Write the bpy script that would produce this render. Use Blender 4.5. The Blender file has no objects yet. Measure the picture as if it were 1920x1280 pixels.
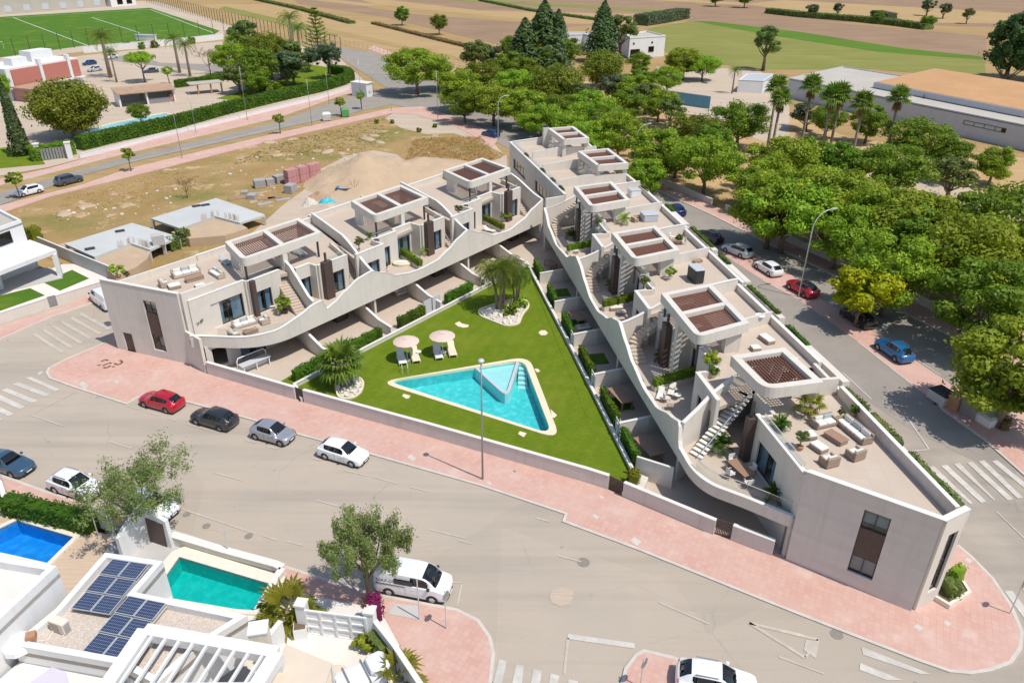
import bpy, bmesh, math, random
from mathutils import Vector, Matrix
R_ = math.radians
sc = bpy.context.scene
# ------------------------------------------------------------------ camera
FPX, PITCH, ROLL, CAMH = 1421.4, R_(28.445), R_(0.5), 39.0
fw = Vector((0, math.cos(PITCH), -math.sin(PITCH))); rt0 = Vector((1, 0, 0)); up0 = rt0.cross(fw)
RT = math.cos(ROLL) * rt0 + math.sin(ROLL) * up0
UP = -math.sin(ROLL) * rt0 + math.cos(ROLL) * up0
cam = bpy.data.cameras.new('camera'); camo = bpy.data.objects.new('camera', cam)
sc.collection.objects.link(camo); sc.camera = camo
cam.sensor_width = 36; cam.lens = 36 * FPX / 1920; cam.clip_end = 9000; cam.clip_start = 0.5
mw = Matrix((RT, UP, -fw)).transposed().to_4x4(); mw.translation = (0, 0, CAMH); camo.matrix_world = mw
# ------------------------------------------------------------------ light
SUN_AZ, SUN_EL = R_(-33), R_(62)
w = bpy.data.worlds.new('World'); sc.world = w; w.use_nodes = True
nt = w.node_tree; bg = nt.nodes['Background']
sky = nt.nodes.new('ShaderNodeTexSky'); sky.sky_type = 'NISHITA'; sky.sun_disc = False
sky.sun_elevation = SUN_EL; sky.sun_rotation = math.pi / 2 - SUN_AZ
sky.air_density = 1.0; sky.dust_density = 0.8
nt.links.new(sky.outputs[0], bg.inputs[0]); bg.inputs[1].default_value = 0.14
sl = bpy.data.lights.new('sun', 'SUN'); sl.energy = 3.95; sl.angle = R_(0.53); sl.color = (1, 0.95, 0.87)
so = bpy.data.objects.new('sun', sl); sc.collection.objects.link(so)
sd = Vector((math.cos(SUN_AZ) * math.cos(SUN_EL), math.sin(SUN_AZ) * math.cos(SUN_EL), math.sin(SUN_EL)))
so.rotation_euler = sd.to_track_quat('Z', 'Y').to_euler(); so.location = (60, -40, 120)
sc.view_settings.view_transform = 'Standard'; sc.view_settings.look = 'None'
sc.view_settings.exposure = 0.05; sc.view_settings.gamma = 1.0
sc.cycles.use_denoising = True
sc.cycles.max_bounces = 6; sc.cycles.transparent_max_bounces = 12; sc.cycles.diffuse_bounces = 3
sc.cycles.glossy_bounces = 3; sc.cycles.transmission_bounces = 4; sc.cycles.sample_clamp_indirect = 6
# ------------------------------------------------------------------ survey: a point of the photograph on a level plane of the place
def G(x, y, z=0.0):
    d = fw * FPX + RT * (x - 960) + UP * (640 - y)
    t = (z - CAMH) / d.z
    return Vector((d.x * t, d.y * t, z))
def G2(x, y, z=0.0):
    p = G(x, y, z); return (p.x, p.y)
COL = sc.collection
# ------------------------------------------------------------------ materials
MATS = {}
def _mix(nt, fac, a, b):
    n = nt.nodes.new('ShaderNodeMix'); n.data_type = 'RGBA'
    for s, v in ((n.inputs[6], a), (n.inputs[7], b)):
        if hasattr(v, 'is_linked'): nt.links.new(v, s)
        else: s.default_value = (*v, 1)
    if hasattr(fac, 'is_linked'): nt.links.new(fac, n.inputs[0])
    else: n.inputs[0].default_value = fac
    return n.outputs[2]
def _noise(nt, scale, detail=4, vec=None, rough=0.6, stretch=None):
    if vec is None:
        vec = nt.nodes.new('ShaderNodeNewGeometry').outputs['Position']
    if stretch:
        m = nt.nodes.new('ShaderNodeMapping'); m.inputs['Rotation'].default_value = (0, 0, stretch[1]); m.inputs['Scale'].default_value = stretch[0]
        nt.links.new(vec, m.inputs[0]); vec = m.outputs[0]
    n = nt.nodes.new('ShaderNodeTexNoise'); n.inputs['Scale'].default_value = scale
    n.inputs['Detail'].default_value = detail; n.inputs['Roughness'].default_value = rough
    nt.links.new(vec, n.inputs['Vector']); return n.outputs[0]
def _ramp(nt, fac, lo, hi):
    n = nt.nodes.new('ShaderNodeMapRange'); n.inputs[1].default_value = lo; n.inputs[2].default_value = hi
    nt.links.new(fac, n.inputs[0]); return n.outputs[0]
def _bump(nt, h, b, strength, dist=0.02):
    n = nt.nodes.new('ShaderNodeBump'); n.inputs['Strength'].default_value = strength; n.inputs['Distance'].default_value = dist
    nt.links.new(h, n.inputs['Height']); nt.links.new(n.outputs[0], b.inputs['Normal'])
def new_mat(name):
    m = bpy.data.materials.new(name); m.use_nodes = True
    MATS[name] = m; return m, m.node_tree, m.node_tree.nodes['Principled BSDF']
def mat(name, col, rough=0.8, var=0.12, scale=1.5, big=0.0, bump=0.0, bscale=30, metal=0.0, coat=0.0, spec=0.5, stretch=None, rnd=0.0):
    if name in MATS: return MATS[name]
    m, nt, b = new_mat(name)
    b.inputs['Roughness'].default_value = rough; b.inputs['Metallic'].default_value = metal
    b.inputs['Specular IOR Level'].default_value = spec
    if coat: b.inputs['Coat Weight'].default_value = coat; b.inputs['Coat Roughness'].default_value = 0.04
    if var:
        n = _ramp(nt, _noise(nt, scale, 6, stretch=stretch), 0.25, 0.75)
        lo = tuple(c * (1 - var) for c in col); hi = tuple(min(1, c * (1 + var)) for c in col)
        c = _mix(nt, n, lo, hi)
        if big:
            n2 = _ramp(nt, _noise(nt, big, 3), 0.3, 0.7)
            c = _mix(nt, n2, c, tuple(k * (1 - var) for k in col))
        if rnd:
            oi = nt.nodes.new('ShaderNodeObjectInfo')
            h = nt.nodes.new('ShaderNodeHueSaturation')
            h.inputs['Value'].default_value = 1; nt.links.new(_ramp(nt, oi.outputs['Random'], 0 - (1 - rnd) / (2 * rnd), 1 + (1 - rnd) / (2 * rnd)), h.inputs['Value']) if False else None
            nt.links.new(c, h.inputs['Color']); c = h.outputs[0]
        nt.links.new(c, b.inputs['Base Color'])
    else: b.inputs['Base Color'].default_value = (*col, 1)
    if bump: _bump(nt, _noise(nt, bscale, 4), b, bump)
    return m
def leaf_mat(name, c1, c2, c3=None, trans=0.42, rough=0.55):
    m, nt, b = new_mat(name)
    g = nt.nodes.new('ShaderNodeNewGeometry'); oi = nt.nodes.new('ShaderNodeObjectInfo')
    c = _mix(nt, g.outputs['Random Per Island'], c1, c2)
    n = _ramp(nt, _noise(nt, 0.45, 3), 0.35, 0.65)
    c = _mix(nt, n, c, c3 or tuple(k * 0.75 for k in c1))
    h = nt.nodes.new('ShaderNodeHueSaturation'); nt.links.new(c, h.inputs['Color'])
    mr = nt.nodes.new('ShaderNodeMapRange'); mr.inputs[3].default_value = 0.475; mr.inputs[4].default_value = 0.52
    nt.links.new(oi.outputs['Random'], mr.inputs[0]); nt.links.new(mr.outputs[0], h.inputs['Hue'])
    mr2 = nt.nodes.new('ShaderNodeMapRange'); mr2.inputs[3].default_value = 0.85; mr2.inputs[4].default_value = 1.2
    nt.links.new(oi.outputs['Random'], mr2.inputs[0]); nt.links.new(mr2.outputs[0], h.inputs['Value'])
    c = h.outputs[0]
    nt.links.new(c, b.inputs['Base Color']); b.inputs['Roughness'].default_value = rough; b.inputs['Specular IOR Level'].default_value = 0.3
    t = nt.nodes.new('ShaderNodeBsdfTranslucent'); nt.links.new(c, t.inputs[0])
    mx = nt.nodes.new('ShaderNodeMixShader'); mx.inputs[0].default_value = trans
    out = nt.nodes['Material Output']
    nt.links.new(b.outputs[0], mx.inputs[1]); nt.links.new(t.outputs[0], mx.inputs[2]); nt.links.new(mx.outputs[0], out.inputs[0])
    return m
def glass_mat(name, tint, refl=0.25, wave=0.0, wscale=6, rough=0.02):
    m, nt, b = new_mat(name)
    tr = nt.nodes.new('ShaderNodeBsdfTransparent'); tr.inputs[0].default_value = (*tint, 1)
    gl = nt.nodes.new('ShaderNodeBsdfGlossy'); gl.inputs['Roughness'].default_value = rough
    lw = nt.nodes.new('ShaderNodeLayerWeight'); lw.inputs[0].default_value = 0.5
    fr = nt.nodes.new('ShaderNodeMath'); fr.operation = 'POWER'; fr.inputs[1].default_value = 4.0; nt.links.new(lw.outputs['Facing'], fr.inputs[0])
    if wave:
        bp = nt.nodes.new('ShaderNodeBump'); bp.inputs['Strength'].default_value = wave; bp.inputs['Distance'].default_value = 0.05
        nt.links.new(_noise(nt, wscale, 3), bp.inputs['Height']); nt.links.new(bp.outputs[0], gl.inputs['Normal']); nt.links.new(bp.outputs[0], lw.inputs['Normal'])
    ad = nt.nodes.new('ShaderNodeMath'); ad.operation = 'ADD'; ad.inputs[1].default_value = refl; ad.use_clamp = True
    nt.links.new(fr.outputs[0], ad.inputs[0])
    mx = nt.nodes.new('ShaderNodeMixShader'); nt.links.new(ad.outputs[0], mx.inputs[0])
    nt.links.new(tr.outputs[0], mx.inputs[1]); nt.links.new(gl.outputs[0], mx.inputs[2])
    nt.links.new(mx.outputs[0], nt.nodes['Material Output'].inputs[0]); return m
# ------------------------------------------------------------------ mesh builder
class MB:
    def __init__(s, tf=None): s.v = []; s.f = []; s.m = []; s.tf = tf
    def add(s, vs, fs, mi=0):
        o = len(s.v); tf = s.tf
        s.v += [tuple(tf(*p)) if tf else tuple(p) for p in vs]
        s.f += [tuple(i + o for i in f) for f in fs]; s.m += [mi] * len(fs); return s
    def box(s, x0, x1, y0, y1, z0, z1, mi=0):
        return s.add([(x0, y0, z0), (x1, y0, z0), (x1, y1, z0), (x0, y1, z0), (x0, y0, z1), (x1, y0, z1), (x1, y1, z1), (x0, y1, z1)],
              [(0, 3, 2, 1), (4, 5, 6, 7), (0, 1, 5, 4), (1, 2, 6, 5), (2, 3, 7, 6), (3, 0, 4, 7)], mi)
    def cbox(s, c, sx, sy, sz, rz=0, mi=0, taper=1.0):     # standing on c.z, turned by rz
        ca, sa = math.cos(rz), math.sin(rz); vs = []
        for k, z in ((1, c[2]), (taper, c[2] + sz)):
            for a, b in ((-1, -1), (1, -1), (1, 1), (-1, 1)):
                x, y = a * sx / 2 * k, b * sy / 2 * k; vs.append((c[0] + x * ca - y * sa, c[1] + x * sa + y * ca, z))
        return s.add(vs, [(0, 3, 2, 1), (4, 5, 6, 7), (0, 1, 5, 4), (1, 2, 6, 5), (2, 3, 7, 6), (3, 0, 4, 7)], mi)
    def bar(s, a, b, w, h, mi=0):                        # box beam between two points, w sideways, h in the other normal
        a = Vector(a); b = Vector(b); d = (b - a).normalized()
        q = Vector((0, 0, 1)) if abs(d.z) < 0.95 else Vector((1, 0, 0))
        x = d.cross(q).normalized() * w / 2; y = x.cross(d).normalized() * h / 2
        vs = [p + i * x + j * y for p in (a, b) for i, j in ((-1, -1), (1, -1), (1, 1), (-1, 1))]
        return s.add(vs, [(0, 1, 2, 3), (7, 6, 5, 4), (0, 4, 5, 1), (1, 5, 6, 2), (2, 6, 7, 3), (3, 7, 4, 0)], mi)
    def prism(s, poly, z0, z1, mi=0):
        n = len(poly); vs = [(p[0], p[1], z0) for p in poly] + [(p[0], p[1], z1) for p in poly]
        return s.add(vs, [tuple(range(n))[::-1], tuple(range(n, 2 * n))] + [(i, (i + 1) % n, n + (i + 1) % n, n + i) for i in range(n)], mi)
    def sheet(s, poly, z, mi=0):
        return s.add([(p[0], p[1], z) for p in poly], [tuple(range(len(poly)))], mi)
    def ribbon(s, path, zb, zt, th, side=0.5, closed=False, mi=0):   # wall along a plan path with its own bottom and top heights
        n = len(path); P = [Vector((p[0], p[1])) for p in path]
        zb = [zb] * n if isinstance(zb, (int, float)) else zb; zt = [zt] * n if isinstance(zt, (int, float)) else zt
        vs = []
        for i in range(n):
            if closed: a, b = P[i - 1], P[(i + 1) % n]
            else: a, b = P[max(i - 1, 0)], P[min(i + 1, n - 1)]
            d1 = (P[i] - a); d2 = (b - P[i])
            d1 = d1.normalized() if d1.length > 1e-6 else d2.normalized(); d2 = d2.normalized() if d2.length > 1e-6 else d1
            t = (d1 + d2); t = t.normalized() if t.length > 1e-6 else d1
            nn = Vector((-t.y, t.x)); k = 1 / max(0.35, nn.dot(Vector((-d2.y, d2.x))))
            l = P[i] + nn * th * side * k; r = P[i] - nn * th * (1 - side) * k
            vs += [(l.x, l.y, zb[i]), (r.x, r.y, zb[i]), (r.x, r.y, zt[i]), (l.x, l.y, zt[i])]
        fs = []
        for i in range(n if closed else n - 1):
            o = 4 * i; q = 4 * ((i + 1) % n)
            for k in range(4): fs.append((o + k, o + (k + 1) % 4, q + (k + 1) % 4, q + k))
        if not closed: fs += [(3, 2, 1, 0), tuple(4 * (n - 1) + k for k in range(4))]
        return s.add(vs, fs, mi)
    def wall(s, p0, p1, z0, z1, th, ops=(), mi=0):         # straight wall, openings (s0,s1,za,zb) cut out of it
        p0 = Vector(p0[:2]); p1 = Vector(p1[:2]); L = (p1 - p0).length; d = (p1 - p0) / L; n = Vector((-d.y, d.x)) * th / 2
        xs = sorted({0, L, *[min(max(o[0], 0), L) for o in ops], *[min(max(o[1], 0), L) for o in ops]})
        zs = sorted({z0, z1, *[o[2] for o in ops], *[o[3] for o in ops]})
        for i in range(len(xs) - 1):
            j = 0
            while j < len(zs) - 1:
                def hole(k): return any(o[0] - 1e-6 <= xs[i] and xs[i + 1] <= o[1] + 1e-6 and o[2] - 1e-6 <= zs[k] and zs[k + 1] <= o[3] + 1e-6 for o in ops)
                if hole(j): j += 1; continue
                k = j
                while k + 1 < len(zs) - 1 and not hole(k + 1): k += 1
                a = p0 + d * xs[i]; b = p0 + d * xs[i + 1]
                v = [(a - n), (b - n), (b + n), (a + n)]
                s.add([(q.x, q.y, zs[j]) for q in v] + [(q.x, q.y, zs[k + 1]) for q in v],
                      [(0, 3, 2, 1), (4, 5, 6, 7), (0, 1, 5, 4), (1, 2, 6, 5), (2, 3, 7, 6), (3, 0, 4, 7)], mi)
                j = k + 1
        return s
    def tube(s, path, r, n=8, mi=0, cap=True):
        P = [Vector(p) for p in path]; m = len(P); r = [r] * m if isinstance(r, (int, float)) else r
        vs = []; x = None
        for i in range(m):
            d = (P[min(i + 1, m - 1)] - P[max(i - 1, 0)]).normalized()
            if x is None:
                q = Vector((0, 0, 1)) if abs(d.z) < 0.9 else Vector((1, 0, 0)); x = d.cross(q).normalized()
            else: x = (x - d * x.dot(d)).normalized()
            y = d.cross(x)
            vs += [P[i] + (x * math.cos(2 * math.pi * k / n) + y * math.sin(2 * math.pi * k / n)) * r[i] for k in range(n)]
        fs = [(i * n + k, i * n + (k + 1) % n, (i + 1) * n + (k + 1) % n, (i + 1) * n + k) for i in range(m - 1) for k in range(n)]
        if cap: fs += [tuple(range(n))[::-1], tuple((m - 1) * n + k for k in range(n))]
        return s.add(vs, fs, mi)
    def lathe(s, prof, c=(0, 0, 0), n=16, mi=0, sx=1, sy=1):
        vs = [(c[0] + r * sx * math.cos(2 * math.pi * k / n), c[1] + r * sy * math.sin(2 * math.pi * k / n), c[2] + z) for r, z in prof for k in range(n)]
        m = len(prof); fs = [(i * n + k, i * n + (k + 1) % n, (i + 1) * n + (k + 1) % n, (i + 1) * n + k) for i in range(m - 1) for k in range(n)]
        fs += [tuple(range(n))[::-1], tuple((m - 1) * n + k for k in range(n))]
        return s.add(vs, fs, mi)
    def rbox(s, x0, x1, y0, y1, z0, z1, b=0.05, mi=0):     # box with softened top edges and corners
        def ring(i, z): return [(x0 + i + (b if k in (0,) else 0), y0 + i, z) for k in (0,)] 
        vs = []
        for ins, z in ((0.3 * b, z0), (0, z0 + b), (0, z1 - b), (0.3 * b, z1 - 0.3 * b), (b, z1)):
            X0, X1, Y0, Y1 = x0 + ins, x1 - ins, y0 + ins, y1 - ins; c = b
            vs += [(X0 + c, Y0, z), (X1 - c, Y0, z), (X1, Y0 + c, z), (X1, Y1 - c, z), (X1 - c, Y1, z), (X0 + c, Y1, z), (X0, Y1 - c, z), (X0, Y0 + c, z)]
        fs = [(i * 8 + k, i * 8 + (k + 1) % 8, (i + 1) * 8 + (k + 1) % 8, (i + 1) * 8 + k) for i in range(4) for k in range(8)]
        fs += [tuple(range(8))[::-1], tuple(32 + k for k in range(8))]
        return s.add(vs, fs, mi)
    def build(s, name, mats, parent=None, smooth=False, loc=None, fix=True, link=True):
        me = bpy.data.meshes.new(name)
        o = bpy.data.objects.new(name, me)
        off = Vector((0, 0, 0))
        if parent is not None:
            o.parent = parent; q = parent
            while q is not None: off += q.location; q = q.parent
        elif loc is not None: off = Vector(loc); o.location = loc
        vs = [(p[0] - off.x, p[1] - off.y, p[2] - off.z) for p in s.v] if off.length else s.v
        me.from_pydata(vs, [], s.f)
        for m in (mats if isinstance(mats, (list, tuple)) else [mats]): me.materials.append(MATS[m] if isinstance(m, str) else m)
        if any(s.m): me.polygons.foreach_set('material_index', s.m)
        if fix:
            bm = bmesh.new(); bm.from_mesh(me); bmesh.ops.recalc_face_normals(bm, faces=bm.faces); bm.to_mesh(me); bm.free()
        if smooth:
            me.polygons.foreach_set('use_smooth', [True] * len(me.polygons))
            if smooth is not True:
                try: me.set_sharp_from_angle(angle=smooth)
                except Exception: pass
        me.update()
        if link: COL.objects.link(o)
        return o
SM = R_(40)
def tag(o, label=None, cat=None, group=None, kind=None):
    if label: o['label'] = label
    if cat: o['category'] = cat
    if group: o['group'] = group
    if kind: o['kind'] = kind
    return o
def thing(name, loc, label, cat, group=None, rz=0, link=True):
    o = bpy.data.objects.new(name, None); o.location = loc; o.rotation_euler = (0, 0, rz); o.empty_display_size = 0.3
    if link: COL.objects.link(o)
    return tag(o, label, cat, group)
def copy_tree(o, parent=None):
    c = o.copy(); COL.objects.link(c); c.parent = parent
    for ch in KIDS.get(o.name, []): copy_tree(ch, c)
    return c
KIDS = {}; PROTO = []
def proto(name, fn):          # a prototype kept out of the scene; fn(root) builds the parts in local coordinates
    r = bpy.data.objects.new(name, None); before = set(bpy.data.objects.keys())
    fn(r)
    new = [o for o in bpy.data.objects if o.name not in before and o is not r]
    for o in new:
        if o.name in COL.objects: COL.objects.unlink(o)
        KIDS.setdefault(o.parent.name, []).append(o)
    KIDS.setdefault(r.name, []); PROTO.extend(new + [r]); r['_n'] = name
    return r
BASE = {}
def place(p, loc, rz=0, s=1, label=None, cat=None, group=None):
    c = copy_tree(p); c.name = p['_n']; del c['_n']
    c.location = loc; c.rotation_euler = (0, 0, rz); c.scale = (s, s, s) if isinstance(s, (int, float)) else s
    return tag(c, label, cat, group)
def struct(name, mb, m, **k):
    o = mb.build(name, m, **k); o['kind'] = 'structure'; return o
def lerp(a, b, t): return a + (b - a) * t
def interp(tab, x):
    if x <= tab[0][0]: return tab[0][1]
    for (a, b), (c, d) in zip(tab, tab[1:]):
        if x <= c:
            t = (x - a) / (c - a); t = t * t * (3 - 2 * t) * 0.5 + t * 0.5; return b + (d - b) * t
    return tab[-1][1]
# ------------------------------------------------------------------ palette
mat('stucco', (0.67, 0.615, 0.54), 0.9, 0.05, 0.8, big=0.15, bump=0.15, bscale=60)
def streaks(name, k):
    m = MATS[name]; nt = m.node_tree; b = nt.nodes['Principled BSDF']; src = b.inputs['Base Color'].links[0].from_socket
    c2 = _mix(nt, k, src, (0.22, 0.19, 0.16)); c = _mix(nt, _ramp(nt, _noise(nt, 1.0, 5, stretch=((1.6, 1.6, 0.12), 0)), 0.5, 0.75), src, c2)
    c2 = _mix(nt, k * .8, c, (0.30, 0.25, 0.20)); c = _mix(nt, _ramp(nt, _noise(nt, 0.35, 5), 0.55, 0.7), c, c2); nt.links.new(c, b.inputs['Base Color'])
streaks('stucco', .16)
mat('stucco_grey', (0.64, 0.575, 0.52), 0.9, 0.08, 0.6, bump=0.2, bscale=50, stretch=((0.3, 0.3, 2.5), 0))
mat('coping', (0.70, 0.67, 0.62), 0.8, 0.04, 1)
mat('white_wall', (0.73, 0.725, 0.71), 0.85, 0.04, 0.7, big=0.12, bump=0.1, bscale=50)
streaks('stucco_grey', .18); streaks('white_wall', .12)
mat('cladding', (0.085, 0.055, 0.045), 0.55, 0.3, 3, stretch=((6, 6, 0.4), 0))
mat('louvre', (0.17, 0.072, 0.045), 0.5, 0.25, 4)
mat('frame', (0.03, 0.032, 0.035), 0.4, 0)
mat('metal_grey', (0.35, 0.36, 0.37), 0.4, 0.08, 4, metal=0.6)
mat('metal_pale', (0.62, 0.63, 0.62), 0.45, 0.05, 4, metal=0.3)
mat('dark_metal', (0.035, 0.037, 0.04), 0.5, 0)
mat('curtain', (0.62, 0.76, 0.82), 0.9, 0.1, 4)
mat('room_dark', (0.10, 0.09, 0.085), 0.9, 0)
mat('concrete', (0.50, 0.48, 0.46), 0.9, 0.12, 0.8, big=0.2)
mat('kerb', (0.55, 0.50, 0.44), 0.9, 0.12, 1.2)
mat('marking', (0.60, 0.56, 0.50), 0.8, 0.22, 2.5, big=0.7)
mat('marking_worn', (0.53, 0.465, 0.385), 0.85, 0.18, 2.5, big=0.7)
mat('stone_pale', (0.72, 0.66, 0.55), 0.8, 0.08, 2)
mat('pool_coping', (0.74, 0.64, 0.46), 0.8, 0.06, 2)
mat('white_paint', (0.74, 0.74, 0.73), 0.5, 0.03, 2)
mat('wicker', (0.33, 0.24, 0.18), 0.8, 0.3, 14, bump=0.5, bscale=60)
mat('wicker_pale', (0.46, 0.38, 0.30), 0.8, 0.3, 14, bump=0.5, bscale=60)
mat('cushion', (0.72, 0.69, 0.63), 0.95, 0.04, 3)
mat('cushion_grey', (0.42, 0.45, 0.45), 0.95, 0.1, 4)
mat('wood', (0.33, 0.20, 0.13), 0.6, 0.25, 3, stretch=((1, 8, 1), 0.4))
mat('terracotta', (0.42, 0.22, 0.12), 0.85, 0.15, 6)
mat('soil', (0.16, 0.11, 0.07), 1, 0.3, 5)
mat('bark', (0.20, 0.15, 0.11), 0.95, 0.3, 6, bump=0.8, bscale=14)
mat('bark_palm', (0.27, 0.21, 0.16), 0.95, 0.3, 9, bump=0.9, bscale=10, stretch=((1, 1, 5), 0))
mat('tyre', (0.02, 0.02, 0.021), 0.85, 0)
mat('rim', (0.50, 0.51, 0.53), 0.35, 0, metal=0.8)
mat('lamp_red', (0.45, 0.02, 0.02), 0.25, 0)
mat('lamp_clear', (0.75, 0.78, 0.8), 0.15, 0)
mat('plate', (0.78, 0.78, 0.76), 0.5, 0)
mat('plastic_black', (0.025, 0.025, 0.027), 0.6, 0)
mat('green_bin', (0.10, 0.33, 0.10), 0.5, 0.1, 3)
mat('brick_red', (0.46, 0.17, 0.13), 0.9, 0.12, 3, bump=0.3, bscale=20)
mat('pallet_pink', (0.50, 0.24, 0.235), 0.9, 0.15, 6, bump=0.4, bscale=18)
mat('block_grey', (0.36, 0.34, 0.33), 0.9, 0.18, 4, bump=0.4, bscale=14)
mat('sand', (0.50, 0.37, 0.245), 0.95, 0.12, 0.7, big=0.12, bump=0.4, bscale=4)
mat('rock', (0.55, 0.50, 0.43), 0.9, 0.2, 3, bump=0.5, bscale=8)
mat('roof_tan', (0.52, 0.29, 0.13), 0.95, 0.12, 0.4, big=0.08)
mat('roof_brown', (0.40, 0.26, 0.17), 0.95, 0.15, 0.6)
mat('roof_pale', (0.47, 0.43, 0.37), 0.95, 0.1, 0.3, big=0.1)
mat('slab_pale', (0.52, 0.53, 0.51), 0.95, 0.1, 0.4, big=0.12)
mat('wall_bluegrey', (0.50, 0.51, 0.53), 0.9, 0.05, 0.5)
mat('gravel_roof', (0.55, 0.47, 0.40), 0.95, 0.35, 12, bump=0.6, bscale=18)
mat('drive_pale', (0.72, 0.66, 0.60), 0.85, 0.05, 0.8)
mat('awning', (0.64, 0.54, 0.43), 0.9, 0.04, 1)
mat('lilac_awning', (0.60, 0.55, 0.60), 0.9, 0.05, 1)
mat('blue_tarp', (0.06, 0.17, 0.30), 0.5, 0.2, 3)
mat('teal_tarp', (0.05, 0.42, 0.50), 0.5, 0.2, 3)
mat('hoarding_blue', (0.12, 0.30, 0.40), 0.7, 0.1, 1)
glass_mat('glass', (0.70, 0.76, 0.80), 0.07)
glass_mat('glass_clear', (0.93, 0.96, 0.955), 0.03)
glass_mat('car_glass', (0.045, 0.05, 0.055), 0.05)
glass_mat('water', (0.80, 0.97, 0.98), 0.0, wave=0.25, wscale=5)
glass_mat('water_blue', (0.55, 0.80, 0.96), 0.0, wave=0.3, wscale=6)
def tile_mat(name, col, col2, scale):
    m, nt, b = new_mat(name)
    v = nt.nodes.new('ShaderNodeTexVoronoi'); v.inputs['Scale'].default_value = scale; v.feature = 'SMOOTH_F1'
    nt.links.new(nt.nodes.new('ShaderNodeNewGeometry').outputs['Position'], v.inputs['Vector'])
    c = _mix(nt, _ramp(nt, v.outputs['Distance'], 0.1, 0.75), col, col2)
    n = _ramp(nt, _noise(nt, scale * 0.6, 3), 0.35, 0.65)
    c = _mix(nt, n, c, col); nt.links.new(c, b.inputs['Base Color']); b.inputs['Roughness'].default_value = 0.4
tile_mat('pool_tile', (0.05, 0.50, 0.50), (0.17, 0.68, 0.67), 2.6)
tile_mat('pool_tile_pale', (0.46, 0.70, 0.68), (0.54, 0.76, 0.74), 2.5)
tile_mat('pool_tile_teal', (0.0, 0.40, 0.36), (0.02, 0.55, 0.48), 2.4)
tile_mat('pool_tile_blue', (0.01, 0.30, 0.66), (0.06, 0.46, 0.82), 2.0)
def ground_mats():
    # dusty asphalt: paler and browner towards the building plot, greyer along the park street
    m, nt, b = new_mat('asphalt')
    g = nt.nodes.new('ShaderNodeNewGeometry'); sx = nt.nodes.new('ShaderNodeSeparateXYZ'); nt.links.new(g.outputs['Position'], sx.inputs[0])
    f = _ramp(nt, sx.outputs[0], 12, 42)
    c = _mix(nt, f, (0.47, 0.395, 0.315), (0.285, 0.25, 0.21))
    n = _ramp(nt, _noise(nt, 0.16, 5), 0.35, 0.7); c = _mix(nt, n, c, (0.43, 0.37, 0.30))
    st = _ramp(nt, _noise(nt, 0.5, 5, stretch=((0.12, 1.6, 1), R_(27))), 0.5, 0.8)
    c2 = _mix(nt, 0.25, c, (0.16, 0.15, 0.14)); c = _mix(nt, st, c, c2)
    n = _ramp(nt, _noise(nt, 9, 4), 0.3, 0.8); c2 = _mix(nt, 0.12, c, (0.15, 0.14, 0.13)); c = _mix(nt, n, c, c2)
    def wear(nt, c, dark):
        vp = nt.nodes.new('ShaderNodeTexVoronoi'); vp.feature = 'DISTANCE_TO_EDGE'; vp.inputs['Scale'].default_value = 0.14; nt.links.new(_warp(nt, 0.8), vp.inputs['Vector'])
        ln = nt.nodes.new('ShaderNodeMath'); ln.operation = 'LESS_THAN'; ln.inputs[1].default_value = 0.006; nt.links.new(vp.outputs['Distance'], ln.inputs[0])
        mk = nt.nodes.new('ShaderNodeMath'); mk.operation = 'MULTIPLY'; nt.links.new(ln.outputs[0], mk.inputs[0]); nt.links.new(_ramp(nt, _noise(nt, 0.12, 3), 0.48, 0.6), mk.inputs[1])
        c2 = _mix(nt, 0.16, c, dark); c = _mix(nt, mk.outputs[0], c, c2)
        vc = nt.nodes.new('ShaderNodeTexVoronoi'); vc.inputs['Scale'].default_value = 0.07; nt.links.new(nt.nodes.new('ShaderNodeNewGeometry').outputs['Position'], vc.inputs['Vector'])
        sp = nt.nodes.new('ShaderNodeSeparateColor'); nt.links.new(vc.outputs['Color'], sp.inputs[0]); c2 = _mix(nt, 0.06, c, dark); c = _mix(nt, _ramp(nt, sp.outputs[0], 0.55, 0.7), c, c2)
        vs = nt.nodes.new('ShaderNodeTexVoronoi'); vs.inputs['Scale'].default_value = 0.55; nt.links.new(_warp(nt, 0.3), vs.inputs['Vector'])
        lt = nt.nodes.new('ShaderNodeMath'); lt.operation = 'LESS_THAN'; lt.inputs[1].default_value = 0.09; nt.links.new(vs.outputs['Distance'], lt.inputs[0]); c2 = _mix(nt, 0.3, c, dark)
        m2 = nt.nodes.new('ShaderNodeMath'); m2.operation = 'MULTIPLY'; nt.links.new(lt.outputs[0], m2.inputs[0]); nt.links.new(_ramp(nt, _noise(nt, 0.2, 2), 0.5, 0.55), m2.inputs[1])
        return _mix(nt, m2.outputs[0], c, c2)
    def _warp(nt, k):
        p = nt.nodes.new('ShaderNodeNewGeometry').outputs['Position']; n = nt.nodes.new('ShaderNodeTexNoise'); n.inputs['Scale'].default_value = 0.6; n.inputs['Detail'].default_value = 4; nt.links.new(p, n.inputs['Vector'])
        v = nt.nodes.new('ShaderNodeVectorMath'); v.operation = 'SCALE'; v.inputs['Scale'].default_value = k; nt.links.new(n.outputs['Color'], v.inputs[0])
        a = nt.nodes.new('ShaderNodeVectorMath'); a.operation = 'ADD'; nt.links.new(p, a.inputs[0]); nt.links.new(v.outputs[0], a.inputs[1]); return a.outputs[0]
    tk = _ramp(nt, _noise(nt, 0.35, 3, stretch=((0.05, 1.0, 1), R_(25))), 0.52, 0.66); c2 = _mix(nt, 0.16, c, (0.17, 0.155, 0.14)); c = _mix(nt, tk, c, c2)
    c = wear(nt, c, (0.12, 0.11, 0.10))
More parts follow.
